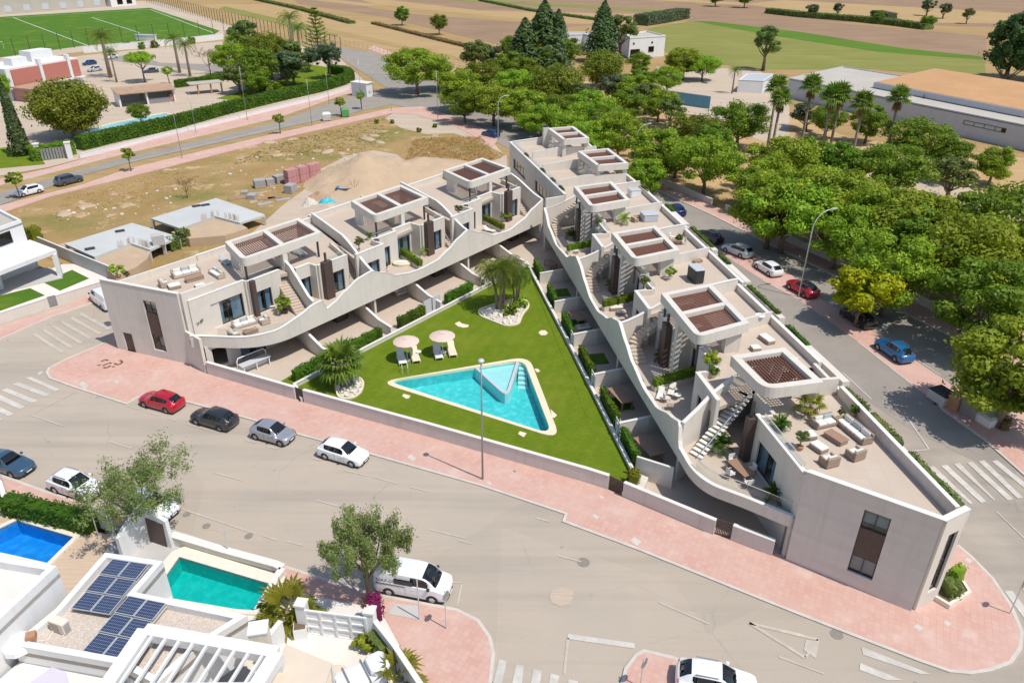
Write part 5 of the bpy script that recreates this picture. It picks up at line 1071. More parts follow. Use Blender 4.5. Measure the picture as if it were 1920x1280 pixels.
# pergola frame of the villa
fr = [zA(1235, 810), zB(690, 935), zB(440, 1330), zA(880, 1330)]
Q = [Vector(G2(*p, 4.4)) for p in fr]
for a, b, wd in ((0, 1, .75), (1, 2, .8), (2, 3, .7), (3, 0, .8)):
    p, r = Q[a], Q[b]; MB().bar((p.x, p.y, 4.1 - .004 * a), (r.x, r.y, 4.1 - .004 * a), wd, .6).build('pergola_beam', 'white_wall', VI)
for i in range(9):
    t = (i + .8) / 9.6; p = Q[0].lerp(Q[1], t); r = Q[3].lerp(Q[2], t); MB().bar((p.x, p.y, 4.27), (r.x, r.y, 4.27), .14, .2).build('pergola_slat', 'white_paint', VI)
for p in Q: MB().cbox((p.x, p.y, 0), .5, .5, 3.8).build('pergola_post', 'white_wall', VI)
MB().prism([tuple(q) for q in Q], 0, .25).build('pergola_floor', 'drive_pale', VI)
cp = G(*zB(505, 640), 4.3); MB().cbox((cp.x, cp.y - .3, 0), 1.0, .9, 4.3, .2).build('chimney', 'stone_pale', VI); MB().cbox((cp.x, cp.y - .3, 4.302), 1.1, 1.0, .12, .2).build('chimney_cap', 'white_wall', VI)
hp = G(*zA(140, 900), 3.7); MB().lathe([(.9, 0), (.85, .3), (.4, .55), (.05, .6)], (hp.x, hp.y, 3.1), 10).build('roof_cowl', 'white_wall', VI); MB().cbox((hp.x + .7, hp.y + .2, 3.5), .5, .5, .35, .4).build('terracotta_vent', 'terracotta', VI)
# garden walls and decks round the two villa pools
def sunk_pool(pts, z, label, tile, wat, cop, depth=1.3, th=.35):
    P = [G2(*p, z) for p in pts]; P = P[::-1] if area(P) < 0 else P; n = len(P)
    t = thing('swimming_pool', (P[0][0], P[0][1], 0), label, 'pool')
    MB().add([(*p, z) for p in P] + [(*p, z - depth) for p in P], [(i, (i + 1) % n, n + (i + 1) % n, n + i)[::-1] for i in range(n)] + [tuple(range(n, 2 * n))]).build('pool_basin', tile, t, fix=False)
    MB().sheet(P, z - .12).build('water', wat, t); MB().ribbon(P, z - .2, z + .06, th, side=0, closed=True).build('pool_coping', cop, t); return P
zC = lambda x, y: (x / 3.556, 900 + y / 3.556)
pt = sunk_pool([zC(1195, 512), zC(1795, 690), zC(1690, 868), zC(1580, 862), zC(1150, 790), zC(1105, 640)], .55, 'teal villa pool behind the solar panel roof', 'pool_tile_teal', 'water', 'stone_pale')
pb = sunk_pool([zC(110, 268), zC(490, 380), zC(315, 553), zC(80, 500), zC(-60, 470), zC(-60, 350)], .3, 'bright blue villa pool at the lower left edge', 'pool_tile_blue', 'water_blue', 'stone_pale')
def plot(name, outer, hole, z, m):
    P = [G2(*p, z) for p in outer]; P = P[::-1] if area(P) < 0 else P
    struct(name, MB().sheet(keyhole(P, hole) if hole else P, z), m)
plot('villa_terrace', [zC(1150, 470), zC(1230, 440), zC(1900, 640), zC(1800, 900), zC(1560, 960), zC(1100, 860), zC(1000, 640)], pt, .5, 'stone_pale')
plot('villa_deck', [zC(0, 180), zC(140, 215), zC(560, 320), zC(760, 370), zC(640, 560), zC(500, 840), zC(300, 900), zC(-100, 800), zC(-200, 400)], pb, .26, 'deck')
struct('villa_yard', MB().sheet([G2(*p, .2) for p in ((-100, 900), (0, 925), (180, 975), (340, 1015), (340, 1040), (330, 1110), (600, 1240), (500, 1500), (200, 1300), (120, 1110), (150, 1030), (100, 990), (30, 975), (0, 960), (-100, 945))], .2), 'drive_pale') if False else None
struct('villa_yard', MB().sheet([G2(*p, .16) for p in (zC(480, 760), zC(640, 440), zC(740, 320), zC(900, 270), zC(1220, 350), zC(1200, 470), zC(1050, 620), zC(900, 800), zC(600, 700))], .16), 'concrete')
struct('villa_drive', MB().sheet([G2(*p, .17) for p in (zB(600, 560), zB(640, 300), zB(820, 250), zB(1100, 330), zB(1800, 470), zB(1840, 520), zB(2100, 1000), zB(2300, 1500), zB(900, 1500), zB(600, 900))], .17), 'drive_pale')
struct('villa_yard_low', MB().sheet([G2(*p, .15) for p in ((-60, 990), (60, 960), (180, 1010), (330, 1085), (560, 1120), (600, 1280), (400, 1500), (-200, 1400))], -1.9), 'drive_pale')
boundary([zC(1160, 425), zC(1520, 535), zC(1849, 625), (533, 1082)], 'pale stone wall between the teal pool and the near pavement', 1.0, m='stone_pale', th=.5)
boundary([(533, 1084), zB(700, 240), zB(620, 420)], 'pale stone wall along the end of the teal pool', 1.0, m='stone_pale', th=.4)
boundary([zC(760, 350), zC(640, 290), zC(600, 200)], 'white garden wall beside the hedge of the blue pool', 1.6, m='white_wall')
boundary([zC(-40, 60), zC(40, 120), zC(70, 215)], 'white wall stub at the left edge beside the pool hedge', 1.6, m='white_wall')
sw = thing('stair_wall', (*G2(270, 1035), 0), 'white sloping wall with peaked top beside the villa gate', 'wall')
a, b, c = G2(*zC(830, 560), 0), G2(*zC(1000, 400), 0), G2(*zC(1160, 455), 0)
MB().ribbon([a, b], 0, [2.4, 3.4], .3).build('wall', 'white_wall', sw); MB().ribbon([b, c], 0, [3.3, 2.6], .3).build('wall', 'white_wall', sw)
MB().bar((*Vector(b).lerp(Vector(c), .15), 1.3), (*Vector(b).lerp(Vector(c), .85), 1.2), .4, 2.2).build('dark_panel', 'cladding', sw)
t = thing('garden_gate', (*G2(*zC(810, 430)), 0), 'dark sheet metal gate beside the white peaked wall', 'gate'); a, b = G(*zC(815, 465)), G(*zC(930, 400)); MB().bar((a.x, a.y, 1.1), (b.x, b.y, 1.1), .08, 2.0).build('leaf', 'metal_grey', t); MB().cbox((a.x, a.y, 0), .12, .12, 2.3).build('post', 'dark_metal', t)
# white sliding gate of the villa drive with moulded panels
VG = thing('driveway_gate', (*G2(630, 1170), 0), 'white panelled sliding gate of the villa driveway', 'gate')
a, b = G(*zB(1048, 755)), G(*zB(1690, 838)); H = 2.1
MB().bar((a.x, a.y, H / 2 + .12), (b.x, b.y, H / 2 + .12), .06, H).build('panel_sheet', 'white_paint', VG)
for i in range(5): p = a.lerp(b, i / 4); MB().cbox((p.x, p.y - .03, .1), .14, .16, H + .05, math.atan2(b.y - a.y, b.x - a.x)).build('stile', 'white_paint', VG)
for i in range(4): z = .2 + i * (H - .1) / 3; MB().bar((a.x, a.y - .03, z), (b.x, b.y - .03, z), .13, .12).build('rail', 'white_paint', VG)
for nm, p in (('left', zB(1010, 720)), ('right', zB(1740, 800))):
    q = G(*p); t = thing('gate_pillar', q, f'white pillar at the {nm} end of the villa driveway gate', 'pillar'); MB().cbox((q.x, q.y, 0), .6, .6, 2.5, -.15).build('shaft', 'white_wall', t); MB().cbox((q.x, q.y, 2.502), .72, .72, .12, -.15).build('cap', 'coping', t)
boundary([zB(1790, 830), zB(2000, 1100), zB(2300, 1560)], 'white boundary wall running down from the driveway gate beside the pavement', 1.9, m='white_wall')
boundary([zB(780, 830), zB(640, 1010)], 'white wall between the villa planter and its drive', 1.9, m='white_wall')
t = thing('shade_sail', (*G2(*zB(1000, 1100)), 0), 'beige flat canopy over the villa driveway', 'canopy')
MB().prism([G2(*zB(*p), 3.0) for p in ((790, 850), (1080, 975), (1300, 1060), (1210, 1330), (560, 1330))], 2.9, 3.0).build('sheet', 'awning', t)
for p in ((800, 870), (1280, 1070)): q = G(*zB(*p), 3.0); MB().cbox((q.x, q.y, 0), .1, .1, 2.9).build('post', 'white_paint', t)
# covered white motor boat or buggy on the drive
t = thing('covered_buggy', (*G2(*zB(1600, 1200)), 0), 'white covered trailer with straps on the villa driveway at the bottom edge', 'trailer')
q = G(*zB(1640, 1220), .8); rz = .55
def tq(x, y, z): c, s = math.cos(rz), math.sin(rz); return (q.x + x * c - y * s, q.y + x * s + y * c, z)
MB(tq).rbox(-1.6, 1.3, -.9, .9, .45, 1.25, .22).build('cover', 'white_paint', t, smooth=SM); MB(tq).rbox(.3, 1.5, -.7, .7, 1.2, 1.7, .2).build('hood', 'white_paint', t, smooth=SM)
for x in (-1.0, .1, .9): MB(tq).box(x, x + .12, -.92, .92, 1.262, 1.275).build('strap', 'metal_grey', t)
for y in (-.85, .85): MB(tq).tube([(-.2, y - .08, .35), (-.2, y + .08, .35)], .35, 14).build('wheel', 'tyre', t)
t = thing('round_table', (*G2(*zB(1330, 1230)), 0), 'round tan table top beside the covered trailer', 'table'); q = G(*zB(1330, 1230), .75); MB().lathe([(.9, 0), (.95, .03), (.9, .06), (.02, .06)], (q.x, q.y, .72), 20).build('top', 'awning', t); MB().tube([(q.x, q.y, .1), (q.x, q.y, .72)], .08).build('leg', 'white_paint', t)
# solar arrays
for k, (q, lab, rows) in enumerate((([(750, 525), (993, 562), (725, 890), (470, 855)], 'upper solar panel array on the gravel roof', 3), ([(858, 770), (1112, 822), (800, 1200), (545, 1140)], 'lower solar panel array on the gravel roof, partly behind the parapet', 3))):
    C4 = [G(*zC(*p), 3.55) for p in q]; ctr = sum(C4, Vector()) / 4
    d1 = (C4[1] - C4[0]); d2 = (C4[3] - C4[0]); e1 = d1.normalized(); e2 = (d2 - e1 * d2.dot(e1)).normalized(); W1 = d1.length; W2 = d2.length
    t = thing('solar_array', (ctr.x, ctr.y, 3.12), lab, 'solar panels', 'solar arrays on the villa roof')
    tilt = .10
    for i in range(2):
        for j in range(rows):
            c = C4[0] + e1 * W1 * (i + .5) / 2 + d2 * ((j + .5) / rows)
            z = 3.52 + tilt * ((2 - j) / 3) 
            hw, hh = W1 / 4 - .02, W2 / rows / 2 - .03
            pn = MB().box(-hw, hw, -hh, hh, 0, .035).build('panel', 'solar', None)
            pn.parent = t; pn.location = (c.x - ctr.x, c.y - ctr.y, z - 3.12); pn.rotation_euler = (0, 0, math.atan2(e1.y, e1.x))
            fr_ = MB()
            for x0, x1, y0, y1 in ((-hw, hw, -hh, -hh + .04), (-hw, hw, hh - .04, hh), (-hw, -hw + .04, -hh + .04, hh - .04), (hw - .04, hw, -hh + .04, hh - .04)): fr_.box(x0, x1, y0, y1, -.02, .045)
            f = fr_.build('panel_frame', 'metal_pale', None); f.parent = pn
    for i in (0, 1):
        p = C4[0].lerp(C4[3], .02) if i == 0 else C4[1].lerp(C4[2], .02); r = C4[0].lerp(C4[3], .98) if i == 0 else C4[1].lerp(C4[2], .98)
        MB().bar((p.x, p.y, 3.40), (r.x, r.y, 3.40), .06, .12).build('rail', 'metal_pale', t)
# air conditioner unit and cable on that roof
AC = thing('air_conditioner', (*G2(*zA(530, 790), 3.12), 3.12), 'beige outdoor air conditioner unit on the gravel roof', 'air conditioner')
q = G(*zA(530, 830), 3.12); rz = -.35
def aq(x, y, z): c, s = math.cos(rz), math.sin(rz); return (q.x + x * c - y * s, q.y + x * s + y * c, z)
MB(aq).rbox(-.55, .55, -.25, .25, 3.2, 4.0, .03).build('casing', 'stone_pale', AC); MB(aq).box(-.45, .2, -.262, -.255, 3.3, 3.9).build('front_panel', 'wicker_pale', AC)
for i in range(7): MB(aq).box(.556, .57, -.18, .18, 3.28 + i * .09, 3.32 + i * .09).build('vent_slat', 'metal_grey', AC)
for x in (-.4, .4): MB(aq).box(x - .05, x + .05, -.3, .3, 3.12, 3.198).build('foot', 'coping', AC)
MB(aq).tube([(-.3, -.3, 3.2), (-.2, -.8, 3.15), (-.9, -1.2, 3.15), (-1.5, -1.1, 3.15)], .03, 6).build('cable', 'white_paint', AC)
# ------------------------------------------------------------------ vegetation
def branch_trunk(mb, h, r, limbs, rng, spread, fork=0.45, lean=0.0, top=None):
    top = top or h * .62
    path = [(0, 0, -.1), (lean * .15 * h, 0, h * .2), (lean * .3 * h + rng.uniform(-.1, .1), rng.uniform(-.1, .1), h * fork), (lean * .4 * h, 0, top)]
    mb.tube(path, [r * 1.35, r, r * .8, r * .35], 7)
    ends = []
    for i in range(limbs):
        a = 2 * math.pi * (i + rng.uniform(-.3, .3)) / limbs; z0 = h * rng.uniform(fork * .75, fork * 1.15); l = spread * rng.uniform(.55, .95)
        b = Vector((lean * .3 * h, 0, z0)); m = b + Vector((math.cos(a) * l * .5, math.sin(a) * l * .5, h * .12)); e = b + Vector((math.cos(a) * l, math.sin(a) * l, h * rng.uniform(.2, .42)))
        mb.tube([b, m, e], [r * .5, r * .32, r * .12], 5); ends.append(e)
    return ends
def crown_clumps(rng, n, rx, rz, cz, flat=0.0, low=-.8):
    out = []
    for i in range(n):
        z = rng.uniform(low, 1); a = rng.uniform(0, 2 * math.pi); k = math.sqrt(max(0, 1 - z * z)) * rng.uniform(.72, 1.04); f = rng.uniform(.8, 1.0)
        out.append((Vector((math.cos(a) * k * rx * f, math.sin(a) * k * rx * f, cz + z * rz * f * .85)), rng.uniform(.16, .32) * rx))
    for i in range(n // 6): out.append((Vector((rng.uniform(-.5, .5) * rx, rng.uniform(-.5, .5) * rx, cz + rng.uniform(-.4, .5) * rz)), .34 * rx))
    return out
def clump_leaves(clumps, per, size, seed, squash=.75, inner=.35, el=1.0, center=None):
    def fn(r):
        c, R = clumps[r.randrange(len(clumps))]
        z = r.uniform(-1, 1); a = r.uniform(0, 2 * math.pi); k = math.sqrt(1 - z * z); d = Vector((math.cos(a) * k, math.sin(a) * k, z))
        rad = R * (r.random() ** inner) * (1 if r.random() > .14 else r.uniform(1.1, 1.75)); return c + Vector((d.x * rad, d.y * rad, d.z * rad * squash)), d
    return leafcloud(per * len(clumps), fn, size, seed, el)
TREES = {}
def tree_proto(kind, name, fn, H): TREES[kind] = (proto(name, fn), H)
def broad(kind, name, m, seed, h=9.5, rx=4.4, rz=3.8, n=42, per=280, size=.17, trunk=.22, limbs=6, fork=.22, cz=None, low=-.95, inner=.3):
    def fn(root):
        rng = random.Random(seed); t = MB(); branch_trunk(t, h, trunk, limbs, rng, rx * .75, fork); t.build('trunk', 'bark', root, smooth=True)
        cz_ = cz or h - rz * 1.0; cl = crown_clumps(rng, n, rx * .85, rz * .85, cz_, low=low)
        clump_leaves(cl, per, size, seed + 1, inner=inner).build('crown', m, root, fix=False)
    tree_proto(kind, name, fn, h)
broad('bright0', 'broadleaf_tree', 'leaf_bright', 100, rx=4.2, rz=4.4, n=50)
broad('bright1', 'broadleaf_tree', 'leaf_bright', 101, rx=5.2, rz=3.9, n=46)
broad('bright2', 'broadleaf_tree', 'leaf_bright', 102, rx=4.7, rz=4.2, n=34, per=330)
broad('mid0', 'broadleaf_tree', 'leaf_mid', 120, rx=4.2, rz=4.3)
broad('mid1', 'broadleaf_tree', 'leaf_mid', 121, rx=4.9, rz=3.8, n=36)
broad('yellow', 'broadleaf_tree', 'leaf_yellow', 130, h=7.5, rx=3.3, rz=2.9, n=30, size=.2, trunk=.13)
broad('olive', 'olive_tree', 'leaf_olive', 140, h=7, rx=3.0, rz=2.5, per=130, size=.2, n=26)
broad('grey', 'olive_tree', 'leaf_grey', 141, h=6, rx=2.8, rz=2.2, per=150, size=.2, n=26)
broad('ball', 'street_tree', 'leaf_bright', 150, h=4.2, rx=1.35, rz=1.1, n=18, per=90, size=.15, trunk=.09, limbs=4, fork=.55)
broad('dome', 'pine_tree', 'leaf_pine', 160, h=12, rx=7.8, rz=5.9, n=100, per=200, size=.24, trunk=.4, fork=.12, low=-.98)
broad('umbrella', 'umbrella_pine', 'leaf_pine', 161, h=9, rx=6.0, rz=2.0, n=54, per=170, size=.26, trunk=.32, fork=.5, low=-.35, limbs=8)
broad('flatleaf', 'umbrella_tree', 'leaf_bright', 162, h=7.5, rx=4.4, rz=1.3, n=36, per=150, size=.2, trunk=.22, fork=.5, low=-.3, limbs=7)
broad('eucalypt', 'eucalyptus_tree', 'leaf_olive', 163, h=14, rx=4.6, rz=5.2, n=34, per=130, size=.28, trunk=.4, fork=.35, limbs=8)
broad('bigpine', 'pine_tree', 'leaf_dark', 164, h=20, rx=7.5, rz=9.6, n=90, per=190, size=.36, trunk=.5, fork=.05, low=-.99)
broad('shrub', 'shrub', 'leaf_mid', 165, h=2.2, rx=1.4, rz=1.2, n=16, per=70, size=.16, trunk=.05, limbs=3, low=-.9)
broad('shrub_bright', 'shrub', 'leaf_bright', 166, h=1.6, rx=1.0, rz=.85, n=14, per=70, size=.13, trunk=.05, limbs=3, low=-.9)
def cone(kind, name, m, seed, h, r, n, size, rough=.25, skirt=.06, tiers=0):
    def fn(root):
        t = MB(); t.tube([(0, 0, -.1), (0, 0, h * .95)], [.035 * h * .45 + .05, .03], 7); t.build('trunk', 'bark', root)
        rng0 = random.Random(seed); lob = [(rng0.uniform(0, 6.28), rng0.uniform(.05, .9), rng0.uniform(.6, 1.25)) for _ in range(26)]
        def f(rg):
            if tiers:
                k = rg.randrange(tiers); z0 = skirt + (1 - skirt) * k / tiers; s = 6 + k % 2; b = rg.randrange(s) * 2 * math.pi / s + k * .7
                L = r * (1 - z0) ** .8 + .25; q = rg.random() ** .7; a = b + rg.gauss(0, .10)
                return (math.cos(a) * L * q, math.sin(a) * L * q, h * z0 + q * q * .35 * L + rg.uniform(-.15, .15)), (0, 0, 1)
            z = rg.random() ** 1.3; a = rg.uniform(0, 6.283); k = 1.0
            for la, lz, lm in lob:
                if abs(((a - la + 3.1416) % 6.283) - 3.1416) < .5 and abs(z - lz) < .09: k = lm
            rr = r * (1 - z) ** .75 * k * (1 - rough * rg.random()) * (1 if z > .06 else .7)
            return (math.cos(a) * rr, math.sin(a) * rr, h * (skirt + (1 - skirt) * z)), (math.cos(a), math.sin(a), .4)
        leafcloud(n, f, size, seed).build('crown', m, root, fix=False)
    tree_proto(kind, name, fn, h)
cone('conifer', 'conifer_tree', 'leaf_dark', 170, 16, 4.8, 7500, .34, .75)
cone('fir', 'fir_tree', 'leaf_dark', 171, 15, 4.0, 6000, .32, .75)
cone('cypress', 'cypress_tree', 'leaf_dark', 172, 12, 1.5, 4500, .2, .25, .02)
cone('norfolk', 'norfolk_pine', 'leaf_pine', 173, 14, 3.9, 4200, .22, 0, .08, tiers=13)
def open_tree(kind, name, m, seed, h, spread, twigs, per, size, trunk, droop=.3):
    """airy tree: forking limbs, leaf tufts along the outer twigs"""
    def fn(root):
        rng = random.Random(seed); t = MB(); ends = branch_trunk(t, h, trunk, 7, rng, spread * .7, .32, top=h * .75); cl = []
        for e in ends + [Vector((0, 0, h * .75))]:
            for j in range(twigs):
                a = rng.uniform(0, 6.283); q = e + Vector((math.cos(a) * spread * rng.uniform(.2, .5), math.sin(a) * spread * rng.uniform(.2, .5), h * rng.uniform(-.05, .22)))
                t.tube([e, e.lerp(q, .5) + Vector((0, 0, .12 * h * .5)), q], [trunk * .16, trunk * .1, .012], 4)
                cl.append((q, spread * rng.uniform(.10, .2))); cl.append((e.lerp(q, .6), spread * rng.uniform(.08, .15)))
                cl.append((q - Vector((0, 0, droop)), spread * .1))
        t.build('trunk', 'bark', root, smooth=True)
        clump_leaves(cl, per, size, seed + 5, 1.0, .5, 1.3).build('crown', m, root, fix=False)
    tree_proto(kind, name, fn, h)
open_tree('pepper', 'pepper_tree', 'leaf_pepper', 181, 7.2, 3.6, 8, 110, .075, .26, .6)
open_tree('airy', 'carob_tree', 'leaf_pepper', 186, 7.0, 4.4, 9, 62, .075, .18, .6)
open_tree('bare', 'bare_tree', 'leaf_straw', 183, 7.5, 3.6, 6, 7, .1, .14, .1)
open_tree('willow', 'willow_tree', 'leaf_grey', 184, 8, 3.2, 7, 60, .16, .18, 1.0)
def frond(mb, base, az, el, L, droop, leaf, nl, seed, mi=0):
    rng = random.Random(seed); P = []; p = Vector(base); e = el
    for i in range(9):
        P.append(p.copy()); d = Vector((math.cos(az) * math.cos(e), math.sin(az) * math.cos(e), math.sin(e))); p = p + d * L / 8; e -= droop / 8 * (1 + i * .18)
    mb.tube(P, [.035 * (1 - i / 10) for i in range(9)], 4, mi)
    side = Vector((-math.sin(az), math.cos(az), 0))
    for j in range(nl):
        s = .15 + .85 * j / nl; k = s * 8; i = min(7, int(k)); q = P[i].lerp(P[i + 1], k - i); t = (P[i + 1] - P[i]).normalized(); l = leaf * math.sin(math.pi * (.12 + .8 * s)) * rng.uniform(.85, 1.1)
        for sg in (-1, 1):
            d = (side * sg * .8 + t * .55 + Vector((0, 0, -.25 + rng.uniform(-.15, .1)))).normalized(); n = t.cross(d).normalized(); w_ = t * .035 + Vector((0, 0, .01))
            tip = q + d * l - Vector((0, 0, l * .25)); mid = q + d * l * .55
            mb.add([q, mid + w_, tip, mid - w_], [(0, 1, 2, 3)], mi)
def fan(mb, base, az, el, pet, rad, seg, droop, seed):
    rng = random.Random(seed); d = Vector((math.cos(az) * math.cos(el), math.sin(az) * math.cos(el), math.sin(el))); c = Vector(base) + d * pet
    mb.tube([base, c], [.03, .018], 4)
    side = Vector((-math.sin(az), math.cos(az), 0)); up = side.cross(d)
    if up.z < 0: up = -up
    for k in range(seg):
        a = (k / (seg - 1) - .5) * R_(250); v = (d * math.cos(a) + side * math.sin(a)).normalized(); l = rad * (.8 + .2 * math.cos(a)) * rng.uniform(.85, 1.05)
        v2 = (v - Vector((0, 0, droop * rng.uniform(.6, 1.3)))).normalized(); w_ = v.cross(up).normalized() * rad * .085
        m = c + v * l * .55; tip = m + v2 * l * .5
        mb.add([c, m + w_, tip, m - w_], [(0, 1, 2, 3)])
def palm_fan(kind, h, tr, nl, pet, rad, seed, skirt=True, name='fan_palm', m='leaf_palm'):
    def fn(root):
        rng = random.Random(seed); t = MB(); bend = rng.uniform(.1, .35)
        t.tube([(0, 0, -.1), (0, 0, h * .1), (bend * .5, 0, h * .5), (bend, 0, h)], [tr * 1.5, tr * 1.1, tr * .9, tr * .85], 10); t.build('trunk', 'bark_palm', root, smooth=True)
        c = MB()
        for i in range(nl): fan(c, (bend, 0, h - rng.uniform(0, .4)), i * 2.4 + rng.uniform(-.2, .2), R_(75 - 100 * (i / nl) + rng.uniform(-8, 8)), pet * rng.uniform(.8, 1.1), rad, 13, .45 + .5 * i / nl, seed + i)
        c.build('crown', m, root, fix=False)
        if skirt:
            s = MB()
            for i in range(18): fan(s, (bend, 0, h - .4 - rng.random() * .7), i * 2.4, R_(-55 - rng.random() * 25), pet * .5, rad * .75, 7, .8, seed + 50 + i)
            s.build('dead_skirt', 'leaf_straw', root, fix=False)
    tree_proto(kind, name, fn, h + pet + rad * .5)
palm_fan('wash0', 13.0, .26, 30, 1.35, 1.6, 200); palm_fan('wash1', 12.2, .26, 30, 1.3, 1.55, 230)
palm_fan('fanfat', 2.6, .62, 34, 1.3, 1.35, 260, False); palm_fan('fansmall', .5, .14, 12, .9, .9, 290, False, 'young_fan_palm', 'leaf_lime'); palm_fan('fanpot', .3, .1, 16, .55, .55, 300, False, 'potted_fan_palm')
def palm_feather(kind, h, tr, nf, L, leaf, seed, droop=1.7, stems=1, name='feather_palm', m='leaf_palm', nl=20):
    def fn(root):
        rng = random.Random(seed); c = MB(); t = MB()
        for s in range(stems):
            a0 = s * 2.1; ox = 0 if stems == 1 else math.cos(a0) * .35; oy = 0 if stems == 1 else math.sin(a0) * .35; hh = h * (1 - .22 * s / max(1, stems)); bx = ox * (1 + 2.2 * (stems > 1)); by = oy * (1 + 2.2 * (stems > 1))
            t.tube([(ox, oy, -.1), (ox * 1.4, oy * 1.4, hh * .5), (bx, by, hh)], [tr * 1.25, tr, tr * .8], 8)
            for i in range(nf): frond(c, (bx, by, hh), i * 2.4 + rng.uniform(-.2, .2), R_(80 - 95 * i / nf + rng.uniform(-7, 7)), L * rng.uniform(.85, 1.1), droop * rng.uniform(.7, 1.15), leaf, nl, seed + i + 40 * s)
        t.build('trunk', 'bark_palm', root, smooth=True); c.build('crown', m, root, fix=False)
    tree_proto(kind, name, fn, h + L * .55)
palm_feather('date', 7.5, .3, 34, 3.6, .55, 310, 1.5); palm_feather('queen', 4.6, .14, 22, 2.7, .8, 330, 2.1, 3, 'queen_palm_clump', 'leaf_palm', 22); palm_feather('cycad', .25, .14, 22, 1.1, .3, 350, 1.0, 1, 'cycad', 'leaf_hedge', 14); palm_feather('potpalm', .35, .06, 12, .95, .3, 360, 1.3, 1, 'potted_palm', 'leaf_bright', 12)
def tplace(kind, x, y, h, label, cat='tree', group=None, ws=1.0, base=False, rz=None, zb=0.0):
    """y is the photo row of the tree's top (or of its foot when base)"""
    p, H = TREES[kind]; s = h / H
    g = G2(x, y, zb if base else h + zb); r = random.Random(int(x * 31 + y)).random() * 6.28 if rz is None else rz
    return place(p, (g[0], g[1], zb), r, (s * ws, s * ws, s), label, cat, group)
T = tplace
gp = 'park trees beyond the street'
# --- park side of the right street
T('bright1', 1318, 368, 10.8, 'leafy tree with visible trunk just behind the park wall gate', group=gp, ws=1.12, base=True)
T('bright0', 1436, 466, 12.3, 'large bright green tree overhanging the parked white cars', group=gp, ws=1.12, base=True)
T('bright2', 1635, 500, 12.0, 'tall bright tree behind the yellow green street tree', group=gp, ws=1.1, base=True)
T('bright1', 1545, 440, 10.5, 'bright tree left of the curved street lamp, behind the park wall', group=gp, ws=1.1, base=True)
T('mid0', 1690, 535, 11, 'leaning green tree on park sand, right of the yellow green tree', group=gp, base=True, ws=1.2)
T('bright2', 1800, 590, 13.0, 'broad tree with slim trunk on the sand behind the park wall, right side', group=gp, ws=1.12, base=True)
T('bright0', 1868, 800, 11.5, 'bright tree standing over the waste bins at the right edge', group='street trees', ws=1.2, base=True)
T('yellow', 1603, 612, 8.2, 'yellow green street tree over the black parked car', group='street trees', ws=1.2, base=True)
for i, (k, x, y, h, ws, lab) in enumerate((
 ('bright1', 1165, 205, 10, 1, 'bright tree behind the far pergola of the right wing'), ('bright2', 1105, 222, 8, 1, 'bright tree left of the far pergola group, at the street end'), ('bright0', 1235, 225, 9, 1, 'bright tree above the tall street lamp by the right wing'),
 ('olive', 1262, 180, 7, 1.1, 'dull green tree beside the blue hoarding'), ('mid1', 1395, 182, 9, 1.2, 'dark round tree below the palm left of the shed'), ('mid0', 1340, 228, 8, 1, 'dark tree between the blue hoarding and the park wall'),
 ('bright1', 1475, 250, 9.5, 1, 'bright tree below the pair of tall palms'), ('bright2', 1570, 300, 10, 1.1, 'bright tree in the middle of the park grove'), ('mid1', 1685, 262, 10, 1.25, 'wide dark tree below the rightmost tall palm'),
 ('mid0', 1590, 262, 8, 1, 'dark tree below the third tall palm'), ('bright0', 1650, 340, 10, 1, 'bright tree right of the lamp head in the grove'), ('bright1', 1760, 355, 10.5, 1.1, 'bright tree beside the white car in the park'),
 ('mid1', 1905, 330, 11, 1.1, 'dark tree at the right edge above the white canopy'), ('bright2', 1920, 405, 11, 1.15, 'bright tree at the right edge of the park'), ('mid0', 1885, 470, 10, 1, 'shaded green tree at the right edge behind the broad tree'),
 ('mid1', 1560, 195, 7.5, 1, 'dark tree left of the fourth tall palm'), ('mid0', 1640, 190, 8, 1.1, 'dark tree between the tall palms and the long building'), ('mid1', 1740, 215, 8.5, 1.2, 'dark tree below the small cypress by the long building'),
 ('mid0', 1800, 255, 8, 1, 'dark tree right of the small cypress'), ('olive', 1800, 290, 7, 1.2, 'spreading olive toned tree beside the white parked car'), ('bright0', 1880, 265, 8, 1, 'bright tree in front of the long building window'), ('grey', 1520, 190, 6, 1.2, 'grey leaved tree between the tall palms'),
 ('bright1', 1490, 330, 9, 1, 'bright tree right of the street gate, above the lamp'), ('mid0', 1240, 262, 8, .9, 'shaded tree between lamp and park wall gate'), ('bright0', 1700, 415, 10, 1, 'bright tree above the long park wall'), ('mid1', 1850, 420, 9, 1, 'dark tree in the shade of the right edge grove'),
 ('bright2', 1590, 370, 9, 1, 'bright tree just above the yellow green tree'))): T(k, x, y - 2, h * (1.0 + .22 * ((i * 7) % 5) / 4), lab, group=gp, ws=ws * (1.08 + .2 * ((i * 3) % 4) / 3))
